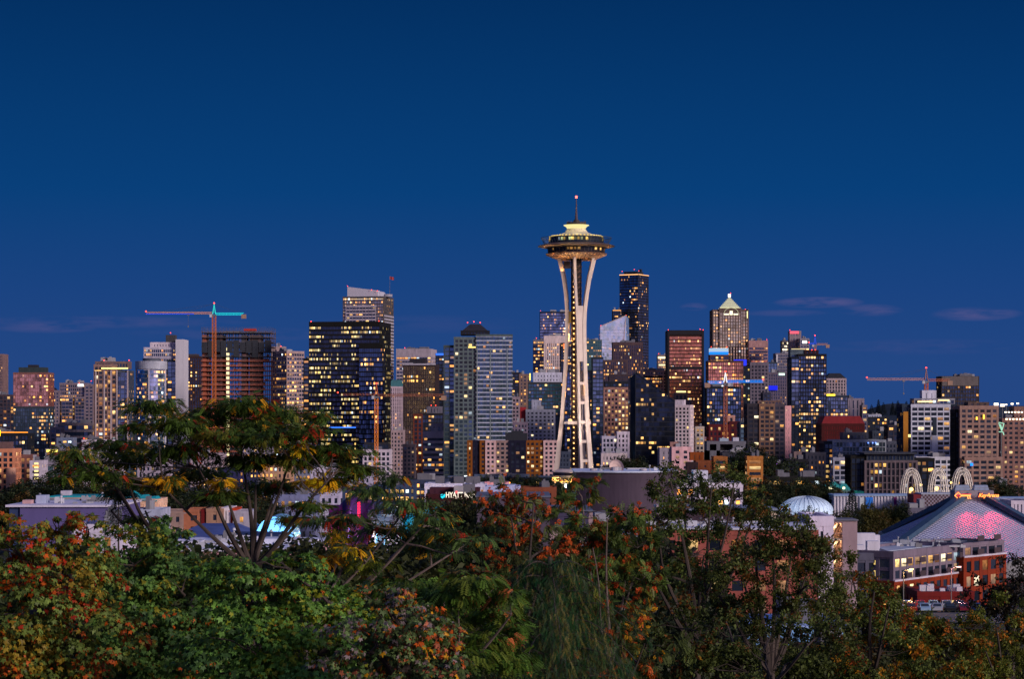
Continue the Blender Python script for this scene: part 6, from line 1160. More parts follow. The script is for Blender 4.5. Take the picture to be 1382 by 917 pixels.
b = Bd(LB, 'small white kiosk like block with a navy roof beside the blue barrel roof', 'building', 306, 372, 727, 380, S((.52, .52, .62), .2, 0, pw=2, sh=1.5, bw=4, fh=3), d=12, mech=False); m = MB(); m.box(-.4, b.w + .4, -.5, 12, b.h, b.h + .5); m.build('roof', W((.02, .04, .12)), b.root)
# far-left foreground of Belltown
b = Bd(AP, 'peach apartment block with a rounded corner bay at the west edge', 'apartment building', -20, 19, 606, 1180, S((.58, .30, .22), .25, 0, pw=1.1, sh=1.0, bw=3.4, fh=3.0, win=60), d=16)
m = MB(); m.lathe([(2.6, 0), (2.6, b.Z(632)), (0, b.Z(632))], 20, (b.X(15), -.5)); m.build('corner_bay', W((.6, .32, .22)), b.root); b.box('penthouse', -20, 12, 597, 606, W((.14, .08, .08)), y=3, d=8)
b = Bd(AP, 'brick and dark glass apartment block next to the peach rounded block', 'apartment building', 18, 43, 614, 1200, S((.30, .17, .16), .32, 0, pw=1.2, sh=1.0, bw=3.4, fh=3.0, win=60, tint=(.02, .06, .07)), d=16); b.balconies([(19, 24), (34, 40)], 660, 618, 3.0, depth=1.4, rail=(.1, .08, .1))
b = Bd(AP, 'dark glass apartment slab with an orange lit roof line at the west edge', 'apartment building', -10, 38, 585, 1480, S((.04, .05, .07), .24, 0, pw=.5, sh=.7, bw=3.2, refl=.4), d=18); b.strip(0, 38, 584, (1, .32, .03), 1.6, .7, out=1.0); b.strip(-8, 1, 585, (1, .75, 0), 3, 4, out=1.2)
b = Bd(LB, 'white stair fronted block with a column of bright yellow windows', 'building', 41, 56, 622, 1150, S((.5, .46, .52), .35, 0, pw=1.4, sh=1.6, bw=4, fh=2.9, win=14), d=14); 
for k in range(5): b.box('window', 46.5, 52, 625 + k * 5.1, 627.2 + k * 5.1, EM((1, .8, .3), 1.6), y=-.5, d=.15)
b = Bd(LB, 'grey office with long teal windows and a brick base behind the low warehouse', 'building', 54, 82, 624, 1190, S((.30, .28, .34), .35, .1, pw=.8, sh=1.4, bw=4.4, fh=3.6, tint=(.06, .11, .13)), d=16)
b = Bd(LB, 'low flat block with a glowing yellow canopy', 'building', 62, 84, 606, 1400, S((.3, .28, .32), .3, .2, pw=1, sh=1.4), d=16); b.strip(63, 78, 609, (1, .8, .15), 1.8, 1.6, out=.9)
b = Bd(LB, 'blue grey mid-rise box next to the broad banded block', 'building', 77, 98, 591, 1650, S((.22, .25, .34), .2, .1, pw=1.2, sh=2, bw=4), d=14)
b = Bd(AP, 'white panel building with a red roof lamp rising behind the tree crown', 'building', 111, 152, 594, 1500, S((.62, .57, .64), .2, .1, pw=2.2, sh=1.4, bw=5, fh=3.6, tint=(.06, .07, .10)), d=18); b.beacons([(113, 593)])
b = Bd(LB, 'grey building edge with pale columns beside the gold roofline tower', 'building', 68, 82, 577, 1750, S((.25, .24, .3), .25, .05, pw=1, sh=1.2), d=14)
# lit blocks glimpsed behind the big tree
fill = [(118, 160, 622, 1120, (.5, .45, .5), .55, 'white block full of yellow windows glimpsed under the spreading tree crown'), (158, 190, 604, 1420, (.10, .14, .2), .4, 'blue glass mid-rise glimpsed behind the western half of the tree crown'),
        (186, 226, 618, 1300, (.4, .36, .42), .4, 'grey lit apartment block behind the branches under the round tower'), (224, 262, 600, 1500, (.16, .15, .2), .35, 'dark mid-rise behind the crown under the white slab tower'),
        (258, 300, 612, 1350, (.42, .36, .4), .4, 'pale mid-rise under the unfinished tower seen through the leaves'), (296, 330, 632, 1080, (.08, .08, .2), .25, 'indigo low block behind the tree stems'),
        (328, 366, 596, 1500, (.36, .33, .4), .45, 'grey lit block behind the crown under the beige punched tower'), (352, 392, 618, 1240, (.5, .34, .26), .7, 'brightly lit peach shop block showing between the leaves'),
        (388, 424, 602, 1450, (.26, .27, .34), .35, 'bluish mid-rise west of the large dark slab base'), (420, 462, 632, 1180, (.5, .47, .56), .35, 'white low-rise row at the base of the large dark slab'),
        (458, 500, 640, 1100, (.42, .40, .5), .3, 'pale low-rise under the orange mast crane'), (330, 372, 660, 900, (.30, .33, .48), .25, 'blue grey low office behind the crossing stems'), (368, 424, 668, 760, (.26, .28, .42), .2, 'slate blue terrace with pale windows behind the stems'),
        (424, 466, 665, 860, (.5, .48, .6), .3, 'white low block behind the yellow leaf clump'), (212, 262, 660, 900, (.14, .14, .22), .3, 'navy low block between the turquoise roofed inn and the stems'), (262, 330, 668, 820, (.05, .06, .12), .12, 'near black low roofs behind the painted flats')]
for (p0, p1, yt, Y, c, l, lb) in fill: Bd(LB, lb, 'building', p0, p1, yt, Y, S(c, l, .08, pw=1.3, sh=1.4, bw=3.8, fh=3.4, e=1.8), d=18)
fill2 = [(843, 862, 624, 1500, (.1, .1, .14), 'small dark low block at the foot of the sloping dark office'), (936, 958, 590, 1800, (.3, .22, .26), 'mauve low block behind the concrete stage building'),
         (755, 790, 610, 1700, (.12, .14, .2), 'dark mid-rise base behind the tripod legs'), (544, 560, 600, 1750, (.2, .17, .2), 'dim mauve block between the beige square windowed block and the bronze tower base'),
         (1195, 1224, 596, 1500, (.14, .15, .2), 'grey low block below the distant pale roof'), (1178, 1200, 582, 1800, (.1, .12, .16), 'dark low block with speckled lights below the wooded ridge'), (1290, 1300, 600, 1500, (.1, .1, .14), 'dark sliver of building between the white podium and the beige balcony tower'),
         (690, 712, 570, 1750, (.26, .22, .28), 'dim pinkish mid-rise just east of the tall residential tower'), (748, 760, 560, 2000, (.05, .08, .12), 'dark teal block immediately west of the tower legs'), (1092, 1112, 575, 1900, (.03, .04, .07), 'dark glass block wedged beside the red mansard building'),
         (1030, 1040, 530, 2100, (.1, .1, .15), 'dark block squeezed behind the brown residential tower'), (878, 892, 500, 2500, (.14, .13, .17), 'dim slab between the stepped crown tower and the black skyscraper')]
for (p0, p1, yt, Y, c, lb) in fill2: Bd(LB, lb, 'building', p0, p1, yt, Y, S(c, .28, .05, pw=1.2, sh=1.4, bw=3.6, fh=3.4, e=1.6), d=18)
# stadium-like floodlight poles, distant
for i, (px, py) in enumerate(((1344.5, 546), (1353, 547.5), (1358, 546.5), (1366, 545.5), (1373.5, 545), (1329, 547))):
    c = A(px, py, 2600); e = empty('floodlight_mast', (c.x, 2600, gz(0, 2600)), label='far floodlight mast glowing on the skyline above the beige towers', cat='floodlight mast', group='floodlight masts far behind the beige towers'); r = (1.9, 1.9, .8, 1.1, 1.0, .9)[i]
    m = MB(); z = c.z - gz(0, 2600); m.box(-r * 1.3, r * 1.3, -.5, .5, z - r * .7, z + r * .7); m.build('lamp_head', EM((1, .85, .6), 4), e); m = MB(); m.tube([(0, 0, 0), (0, 0, z - r * .7)], .4, 6); m.build('mast', METAL, e)

# ================= cars in the car park =================
def car(label, x, y, rz, c):
    z = gz(x, y) + .15; r = empty('parked_car', (x, y, z), rz, label=label, cat='car', group='cars parked below the brick apartments'); m = MB()
    side = [(-2.2, .35), (-2.2, .78), (-1.9, .88), (-1.25, .92), (-.75, 1.38), (.75, 1.40), (1.3, .95), (2.05, .82), (2.2, .6), (2.2, .35)]
    n = len(side); vs = [(px, -.86 + (.14 if pz > 1 else 0), pz) for px, pz in side] + [(px, .86 - (.14 if pz > 1 else 0), pz) for px, pz in side]
    m.add(vs, [tuple(range(n)), tuple(range(2 * n - 1, n - 1, -1))] + [(i, n + i, n + (i + 1) % n, (i + 1) % n) for i in range(n)]); m.build('body', W(c, .25, .3, var=.04), r)
    m = MB(); 
    for sy in (-1, 1): m.add([(-1.05, sy * .87, .95), (1.1, sy * .87, .95), (.68, sy * .76, 1.33), (-.7, sy * .76, 1.33)], [(0, 1, 2, 3)])
    m.add([(-1.24, -.7, .97), (-1.24, .7, .97), (-.80, .62, 1.36), (-.80, -.62, 1.36)], [(0, 1, 2, 3)]); m.add([(1.32, -.7, .98), (1.32, .7, .98), (.80, .62, 1.39), (.80, -.62, 1.39)], [(0, 1, 2, 3)]); m.build('window', W((.02, .03, .05), .1), r)
    for wx in (-1.35, 1.4):
        for sy in (-1, 1): m = MB(); m.tube([(wx, sy * .72, .33), (wx, sy * .9, .33)], .33, 14); wh = m.build('wheel', W((.02, .02, .02)), r); m = MB(); m.tube([(wx, sy * .88, .33), (wx, sy * .92, .33)], .2, 10); m.build('rim', W((.4, .4, .42), .3, .6), wh)
    for sy in (-.6, .6): m = MB(); m.box(2.17, 2.23, sy - .15, sy + .15, .58, .72); m.build('headlight', W((.7, .7, .7), .2), r)
cc = [('white', (.7, .7, .75)), ('silver', (.42, .44, .5)), ('dark blue', (.03, .06, .2)), ('red', (.4, .03, .03)), ('black', (.02, .02, .025)), ('grey', (.2, .2, .23)), ('pale blue', (.3, .45, .65)), ('maroon', (.2, .02, .04))]
k = 0
for row, (Y, p0) in enumerate(((372, 1212), (380, 1207))):
    for i in range(7):
        nm, c = cc[(k * 3) % 8]; k += 1; q = A(p0 + i * 17.5, 820, Y)
        car(f"{nm} car parked {['first', 'second', 'third', 'fourth', 'fifth', 'sixth', 'seventh'][i]} from the west in the {['front', 'rear'][row]} row below the brick apartments", q.x, Y, R(82 + (i % 3) * 3), c)
for (px, Y, c, e) in ((1225, 376, (1, .55, .15), 1200), (1290, 385, (1, .35, .3), 1200)):
    q = A(px, 800, Y); lr = empty('street_lamp', (q.x, Y + 4, gz(q.x, Y)), label='slim street lamp over the car park ' + ('beside the brick garage' if px > 1250 else 'at its west end'), cat='street lamp', group='lamps over the car park'); m = MB(); m.tube([(0, 0, 0), (0, 0, 6.5), (1.2, 0, 6.9)], .09, 6); m.build('pole', METAL, lr); m = MB(); m.box(1.0, 1.7, -.15, .15, 6.75, 6.9); m.build('lamp_head', EM(c, 8), lr)
    ld = bpy.data.lights.new('lamp_light', 'POINT'); lo = bpy.data.objects.new('lamp_light', ld); col.objects.link(lo); lo.parent = lr; lo.location = (1.3, -.4, 6.4); ld.energy = e; ld.color = c; ld.shadow_soft_size = .2

# added street lamps, put in to make the low blocks glow warm
rl = random.Random(4)
for i in range(26):
    px = 30 + i * 29 + rl.uniform(-8, 8); Y = rl.choice([585, 640, 950, 1010]); q = A(px, 700, Y); g = gz(q.x, Y); lr = empty('street_lamp', (q.x, Y, g), label='added tall street lamp with a small warm head between the low blocks', cat='street lamp', group='added street lamps between the low blocks west of the hall')
    m = MB(); m.tube([(0, 0, 0), (0, 0, 9), (1.4, 0, 9.6)], .1, 5); m.build('pole', METAL, lr); m = MB(); m.box(1.1, 2.2, -.25, .25, 9.35, 9.6); m.build('lamp_head', EM((1, .62, .25), 6), lr)
    if i % 2 == 0: ld = bpy.data.lights.new('lamp_light', 'POINT'); lo = bpy.data.objects.new('lamp_light', ld); col.objects.link(lo); lo.parent = lr; lo.location = (1.6, -.6, 9.0); ld.energy = 9000; ld.color = (1, .62, .3); ld.shadow_soft_size = .3

for i in range(60):  # added dots of warm light, scattered at random below the towers
    px = rl.uniform(380, 1240); Y = rl.uniform(1080, 1420); q = A(px, 650, Y); g = gz(q.x, Y); lr = empty('street_lamp', (q.x, Y, g), label='added tiny amber street lamp at the foot of the towers', cat='street lamp', group='added street lamps at the foot of the towers')
    hgt = rl.uniform(9, 26); m = MB(); m.tube([(0, 0, 0), (0, 0, hgt)], .14, 5); m.build('pole', METAL, lr); m = MB(); m.box(-.55, .55, -.4, .4, hgt, hgt + .6); m.build('lamp_head', EM(((1, .50, .12), (1, .75, .4), (1, .30, .05))[i % 3], 4), lr)
# ================= vegetation =================
rg = np.random.default_rng(7)
def leafmat(kind=0):
    k = ('L', kind)
    if k in _mc: return _mc[k]
    m, nt = newmat('leaf'); b = NB(nt); N = b.N; L = b.L; out = N('ShaderNodeOutputMaterial'); at = N('ShaderNodeAttribute'); at.attribute_name = 'Col'
    p = N('ShaderNodeBsdfPrincipled'); L(at.outputs[0], p.inputs['Base Color']); p.inputs['Roughness'].default_value = .5; p.inputs['Specular IOR Level'].default_value = .22
    t = N('ShaderNodeBsdfTranslucent'); L(at.outputs[0], t.inputs[0]); mx = N('ShaderNodeMixShader'); mx.inputs[0].default_value = .32; L(p.outputs[0], mx.inputs[1]); L(t.outputs[0], mx.inputs[2]); L(mx.outputs[0], out.inputs[0]); _mc[k] = m; return m
def kite(cx, cy, a, l, w, z=0.0, dz=0.0):
    """a pointed leaflet as a folded quad"""
    c, s = math.cos(a), math.sin(a); px, py = -s, c
    return [(cx, cy, z), (cx + c * l * .45 - px * w, cy + s * l * .45 - py * w, z + dz), (cx + c * l, cy + s * l, z - abs(dz) * 1.2), (cx + c * l * .45 + px * w, cy + s * l * .45 + py * w, z + dz)]
def T_maple():
    q = []
    for a, l, w in ((90, 1.0, .24), (38, .82, .20), (142, .82, .20), (-12, .52, .16), (192, .52, .16)): q.append(kite(0, 0, R(a), l, w, 0, .06))
    return np.array(q)
def T_pinnate(n=6, l=.34, w=.075, droop=.25):
    q = []
    for i in range(n):
        y = .12 + .8 * i / n; z = -droop * y * y
        for s in (-1, 1): q.append([(x, yy, zz + z) for x, yy, zz in kite(0, y, R(90 - s * 62), l * (1 - .35 * abs(i / n - .4)), w, 0, .03)])
    q.append([(x, yy, zz - droop * .85) for x, yy, zz in kite(0, .92, R(90), l * .8, w)])
    return np.array(q)
def T_sprig(n=7, seed=0):
    r = random.Random(seed); q = []
    for i in range(n):
        y = i / n; q.append([(x, yy, zz + r.uniform(-.15, .15)) for x, yy, zz in kite(r.uniform(-.1, .1), y, R(90 + r.uniform(-95, 95)), .34, .10, 0, .04)])
    return np.array(q)
def T_needle():
    q = []
    for i in range(7):
        y = i / 7
        for s in (-1, 1): q.append([(x, yy, zz - .25 * y * y) for x, yy, zz in kite(0, y, R(90 - s * 38), .24, .022)])
    return np.array(q)
def T_berry():
    q = []; r = random.Random(2)
    for i in range(9):
        c = Vector((r.uniform(-.4, .4), r.uniform(-.4, .4), r.uniform(-.25, .25))); e = .17
        q.append([tuple(c + Vector(v)) for v in ((-e, 0, 0), (0, -e, e), (e, 0, 0), (0, e, -e))]); q.append([tuple(c + Vector(v)) for v in ((0, -e, -e), (e, 0, 0), (0, e, e), (-e, 0, 0))])
    return np.array(q)
TM, TP, TS, TN, TB = T_maple(), T_pinnate(), T_sprig(), T_needle(), T_berry()
def leaves(name, tmpl, P, Tn, Nn, sc, cols, parent, mat=None, kind=None):
    n = len(P); k = tmpl.shape[0]; t = tmpl.reshape(-1, 3)
    Tn = Tn / np.linalg.norm(Tn, axis=1, keepdims=True); Nn = Nn - (Nn * Tn).sum(1, keepdims=True) * Tn; Nn /= np.maximum(1e-6, np.linalg.norm(Nn, axis=1, keepdims=True)); X = np.cross(Tn, Nn)
    V = P[:, None, :] + sc[:, None, None] * (t[None, :, 0:1] * X[:, None, :] + t[None, :, 1:2] * Tn[:, None, :] + t[None, :, 2:3] * Nn[:, None, :])
    V = V.reshape(-1, 3).astype(np.float32); nf = n * k; me = bpy.data.meshes.new(name)
    me.vertices.add(len(V)); me.vertices.foreach_set('co', V.ravel()); me.loops.add(nf * 4); me.loops.foreach_set('vertex_index', np.arange(nf * 4, dtype=np.int32))
    me.polygons.add(nf); me.polygons.foreach_set('loop_start', np.arange(0, nf * 4, 4, dtype=np.int32)); me.polygons.foreach_set('loop_total', np.full(nf, 4, np.int32))
    ca = me.color_attributes.new('Col', 'FLOAT_COLOR', 'POINT'); c4 = np.ones((n, k * 4, 4), np.float32); c4[:, :, :3] = cols[:, None, :]; 
    c4[:, :, :3] *= rg.uniform(.8, 1.2, (n, k, 1)).repeat(4, axis=1); ca.data.foreach_set('color', c4.ravel())
    me.materials.append(mat or leafmat()); me.update(calc_edges=True); o = bpy.data.objects.new(name, me); o.parent = parent; col.objects.link(o); return o
def unit(n): v = rg.normal(size=(n, 3)); return v / np.linalg.norm(v, axis=1, keepdims=True)
def palette(n, P, base, accents, clump=1.2, jit=.42):
    """base leaf colour with accent patches: autumn tints, and yellow-greens painted in as highlights"""
    ph = rg.uniform(0, 6, 9); f = 1.0 / clump
    c = np.array(base)[None, :] * 1.45 * rg.uniform(1 - jit, 1 + jit, (n, 1)) * (1 + .35 * np.sin(P[:, 0:1] * f * 2 + ph[7]) * np.sin(P[:, 2:3] * f * 2.6 + ph[8]))
    for i, (a, frac) in enumerate(accents):  # autumn colours, plus bright yellow-greens that paint highlights onto the leaves
        fld = np.sin(P[:, 0] * f * 2.1 + ph[i]) * np.sin(P[:, 2] * f * 2.7 + ph[i + 3]) + .6 * np.sin(P[:, 1] * f * 1.7 + ph[i + 1]) + rg.normal(0, .5, n)
        th = np.quantile(fld, 1 - frac); mk = fld > th; c[mk] = np.array(a)[None, :] * rg.uniform(.65, 1.35, (mk.sum(), 1))
    return np.clip(c, 0.003, .9)
def blob_pts(c, r, n, shell=.6):
    u = unit(n); rad = shell + (1 - shell) * rg.random(n) ** .6; rad *= 1 + .20 * np.sin(u[:, 0] * 5 + c[0]) + .16 * np.sin(u[:, 2] * 8 + c[1]) + .08 * np.sin(u[:, 0] * 13 + u[:, 2] * 11)
    return np.array(c)[None, :] + u * rad[:, None] * np.array(r)[None, :], u
BARK = W((.06, .045, .04), .9, sc=3, var=.4); BARK2 = W((.16, .12, .11), .9, sc=3, var=.35)
def curve_pts(p, q, sag=0.0, n=7, wob=.05):
    p = Vector(p); q = Vector(q); L = (q - p).length; r = [Vector(rg.normal(0, wob * L, 3)) for _ in range(2)]; out = []
    for i in range(n):
        t = i / (n - 1); b = p.lerp(q, t); b += (r[0] * math.sin(t * math.pi) + r[1] * math.sin(2 * t * math.pi) * .5) + Vector((0, 0, sag * L * math.sin(t * math.pi))); out.append(b)
    return out
def local(P, o): return P - np.array(o)[None, :]
def make_tree(name, label, Y, base_px, stems, blobs, tmpl, lsize, dens, base, accents, dr=.8, thick=.12, clump=1.2, flat=False, group=None, cat='tree', shell=.5, bark=None, berries=None, droop=.5, twigs=2, drift=None, crown_name='crown', dspread=None):
    """blobs in picture units at about depth Y, turned into real clumps with their own depth; stems reach for them"""
    s = Y / F; bp = A(base_px[0], base_px[1], Y); gzv = gz(bp.x, Y); root_loc = Vector((bp.x, Y, gzv)); root = empty(name, root_loc, label=label, cat=cat, group=group)
    C = []
    for b in blobs:
        cx, cy, rx, ry = b[:4]; dy = b[4] if len(b) > 4 else rg.uniform(-1, 1) * (dspread if dspread is not None else dr * rx * s * 1.0)
        Yb = Y + dy; c = A(cx, cy, Yb); q = Yb / F; C.append((c, Vector((rx * q, max(rx * q * dr, .5), ry * q)), b[5] if len(b) > 5 else None))
    # trunk, stems and branches
    m = MB(); fork = bp; top_r = thick
    if fork.z - gzv > .3: m.tube(curve_pts((bp.x, Y, gzv - .3), fork, 0, 6, .01), list(np.linspace(thick * 1.6, thick * 1.05, 6)), 8)
    spine = []
    for st in stems:
        e = A(st[0], st[1], Y + (st[2] if len(st) > 2 else (rg.uniform(.2, 1.5) if 'maple' in name else rg.uniform(-1.5, 1.5)))); pts = curve_pts(fork, e, -.03, 9, .018); rr = np.linspace(thick * .75, thick * .2, 9); m.tube(pts, list(rr), 6); spine += [(p, r_) for p, r_ in zip(pts, rr)]
    if not spine: spine = [(fork, thick)]
    for c, r_, _ in C:
        cand = sorted(spine, key=lambda t: (t[0] - c).length + max(0, t[0].z - c.z) * 2.0)[0]
        pts = curve_pts(cand[0], c, .02, 6, .06); rr = np.linspace(min(cand[1], thick * .4), thick * .1, 6); m.tube(pts, list(rr), 5)
        for _k in range(twigs * 3):
            u = Vector(unit(1)[0]); u.z = abs(u.z) * .6 if not flat else u.z * .5; tip = c + Vector((u.x * r_.x, u.y * r_.y, u.z * r_.z)) * .95; a = pts[rg.integers(3, 6)]; m.tube(curve_pts(a, tip, .02, 4, .07), [thick * .09, thick * .07, thick * .05, thick * .02], 4, cap=False)
    for v in range(len(m.v)): m.v[v] = tuple(Vector(m.v[v]) - root_loc)
    m.build('trunk', bark or BARK, root)
    Ps, Us, Cs = [], [], []
    for c, r_, acc in C:
        n = max(12, int(dens * (r_.x * r_.z + r_.x * r_.y * .5 + r_.y * r_.z * .5)))
        P, u = blob_pts(c, r_, n, shell)
        if not flat:   # gather the leaves on boughs: many small drooping sprays with dark gaps between them
            k = max(8, int(n / 42)); cu = unit(k); cr_ = rg.uniform(.62, 1.18, k); cs = rg.uniform(.16, .34, k); idx = rg.integers(0, k, n); R3 = np.array(r_)[None, :]
            lu = unit(n) * (rg.random(n) ** .45)[:, None]; q = cu[idx] * cr_[idx][:, None] + lu * cs[idx][:, None] * np.array([[1.15, 1.15, .62]]); q[:, 2] -= .10 * (lu[:, 0] ** 2 + lu[:, 1] ** 2)
            P = np.array(c)[None, :] + q * R3; u = cu[idx] * .6 + lu * .6; u = u / np.linalg.norm(u, axis=1, keepdims=True)
        Ps.append(P); Us.append(u)
        Cs.append(palette(n, P, base, accents, clump) if acc is None else palette(n, P, acc, [(base, .25)], clump))
    P = np.concatenate(Ps); U = np.concatenate(Us); cc = np.concatenate(Cs); n = len(P)
    if flat: Tn = U * np.array([1, 1, .15]) + rg.normal(0, .35, (n, 3)) + np.array([0, 0, -droop]); Nn = np.array([[0, 0, 1.0]]) + U * .5 + rg.normal(0, .3, (n, 3))
    else: Tn = U * .6 + rg.normal(0, .45, (n, 3)) + np.array([0, 0, -droop]); Nn = U + np.array([0, 0, .5]) + rg.normal(0, .45, (n, 3))
    leaves(crown_name, tmpl, local(P, root_loc), Tn, Nn, lsize * rg.uniform(.55, 1.45, n), cc, root)
    if berries:
        nb, bc, bs = berries; idx = []
        ks = rg.integers(0, n, nb); Pb = P[ks] + rg.normal(0, .06, (nb, 3)); leaves('berries', TB, local(Pb, root_loc), unit(nb), unit(nb), bs * rg.uniform(.7, 1.3, nb), np.array(bc)[None, :] * rg.uniform(.6, 1.3, (nb, 1)), root)
    return root
GRN = (.045, .09, .028); DGR = (.016, .030, .012); ORA = (.52, .10, .012); RED_ = (.42, .035, .012); YEL = (.62, .30, .010); OLV = (.055, .060, .014)
# spreading sumac-like tree on the west side
pads = [(330, 545, 52, 13), (378, 558, 50, 12), (282, 560, 45, 12), (205, 546, 42, 10), (238, 572, 50, 12), (150, 600, 40, 9), (100, 612, 36, 9), (108, 630, 42, 11), (178, 618, 50, 12), (240, 606, 50, 12), (302, 588, 52, 13), (362, 590, 55, 13), (412, 580, 42, 12),
        (452, 608, 44, 12), (402, 618, 50, 12), (332, 620, 50, 12), (268, 638, 45, 11), (214, 650, 40, 8), (480, 634, 44, 10), (440, 650, 45, 9, .5, YEL), (370, 655, 40, 8), (300, 668, 35, 7), (418, 682, 30, 6), (405, 606, 20, 8, -.5, YEL), (226, 648, 22, 7, -1, YEL), (300, 650, 16, 5, -1, YEL),
        (392, 700, 22, 5), (140, 640, 36, 8), (86, 645, 20, 5), (350, 572, 40, 10), (430, 560, 20, 7), (180, 575, 20, 6)]
make_tree('sumac_tree', 'wide spreading dark tree with layered leaf pads and many bare stems', 48, (340, 770), [(222, 660), (268, 632), (325, 612), (390, 625), (440, 652), (300, 650), (370, 665), (415, 690), (345, 655)], pads, TP, .17, 980, (.045, .080, .012), [(RED_, .05), (YEL, .03), ((.17, .17, .02), .18)], dr=.8, thick=.09, flat=True, shell=.15, clump=.6, droop=.35, dspread=1.8)  # ochre-green accent puts leaf highlights into the colour
make_tree('sumac_tree', 'thin leaning dark stems with a few leaf pads rising beside the small conifer', 50, (225, 752), [(140, 632), (176, 660), (196, 690), (150, 690)], [(128, 636, 30, 7), (160, 665, 22, 5), (188, 700, 24, 6), (212, 722, 18, 5)], TP, .18, 700, (.045, .07, .018), [(RED_, .08)], thick=.11, flat=True, shell=.2, clump=.6)
# middle tree with yellow clumps
pads = [(500, 662, 40, 10), (548, 680, 44, 12), (586, 698, 34, 7), (468, 698, 30, 9), (522, 712, 40, 10), (600, 718, 40, 8), (640, 728, 34, 6), (575, 735, 30, 8), (470, 742, 28, 8, -.6, YEL), (432, 755, 24, 7, -.6, YEL), (500, 760, 40, 9, 0, (.10, .12, .012)), (455, 720, 18, 6, 0, YEL), (430, 700, 24, 6), (530, 645, 20, 6), (610, 745, 34, 6)]
make_tree('sumac_tree', 'fan of pale bare branches under flat leaf pads, with a bright yellow clump', 38, (410, 850), [(500, 700), (545, 690), (590, 690), (560, 725), (640, 728), (470, 720), (440, 760)], pads, TP, .15, 800, (.05, .085, .02), [(RED_, .06), (YEL, .05)], thick=.055, flat=True, shell=.2, clump=.6, bark=BARK2, dspread=1.4)
# green one low in the middle
pads = [(560, 790, 62, 12), (618, 802, 60, 13), (672, 822, 42, 12), (600, 832, 62, 13), (660, 860, 50, 12), (620, 885, 62, 13), (686, 800, 24, 9), (560, 820, 40, 10), (640, 780, 40, 8), (690, 845, 30, 9), (560, 860, 50, 12), (680, 890, 50, 12), (520, 790, 36, 9)]
make_tree('locust_tree', 'bright green tree with salmon leaf tips and one thin bare twig', 30, (600, 930), [(540, 800), (600, 790), (660, 810), (690, 830), (620, 860)], pads, TP, .16, 1100, (.050, .098, .012), [((.55, .16, .05), .07), ((.12, .16, .02), .25)], thick=.05, flat=True, shell=.2, clump=.5, bark=BARK2, dspread=1.2)
# maples
def maple(label, Y, blobs, base, acc, base_px, stems, ls=.050, dens=3000): make_tree('maple_tree', label, Y, base_px, stems, blobs, TM, ls, dens, base, acc, dr=.8, thick=.13, shell=.55, clump=.9, droop=.75, twigs=1)
maple('maple with leaves turning orange and rust at the west edge', 27, [(20, 742, 70, 46), (85, 770, 72, 55), (30, 830, 90, 66), (0, 900, 90, 60), (110, 856, 76, 62), (60, 905, 90, 50), (120, 720, 32, 28), (64, 712, 22, 24)], (.09, .13, .025), [(ORA, .16), (RED_, .08), ((.28, .20, .02), .2)], (60, 940), [(30, 760), (100, 760), (60, 820)], dens=3000)
maple('dense green maple with a narrow leading shoot', 30, [(180, 764, 58, 52), (245, 800, 62, 55), (200, 850, 82, 60), (270, 885, 80, 60), (228, 722, 22, 26), (222, 755, 44, 40), (150, 800, 50, 50), (300, 790, 40, 40), (200, 905, 90, 50)], (.075, .15, .03), [(ORA, .045), ((.26, .24, .02), .16), ((.05, .11, .03), .3)], (220, 940), [(225, 730), (190, 790), (260, 810)])
maple('broad green maple filling the lower middle', 26, [(345, 806, 76, 44), (420, 822, 80, 48), (335, 880, 90, 52), (425, 900, 92, 50), (390, 768, 60, 26), (480, 850, 50, 46), (320, 780, 50, 30), (300, 910, 60, 40)], (.08, .17, .028), [(ORA, .03), ((.24, .27, .02), .2), ((.05, .11, .03), .2)], (380, 950), [(340, 800), (420, 820), (460, 850)])
maple('maple with some pale rose backed leaves among the green', 24, [(530, 830, 58, 30), (560, 870, 62, 44), (500, 880, 60, 50), (565, 915, 60, 40), (520, 800, 36, 18), (600, 900, 30, 30)], (.07, .11, .035), [(ORA, .08), ((.26, .20, .20), .14), ((.40, .12, .06), .14), (YEL, .05)], (530, 960), [(530, 840), (560, 870)], ls=.046, dens=3200)
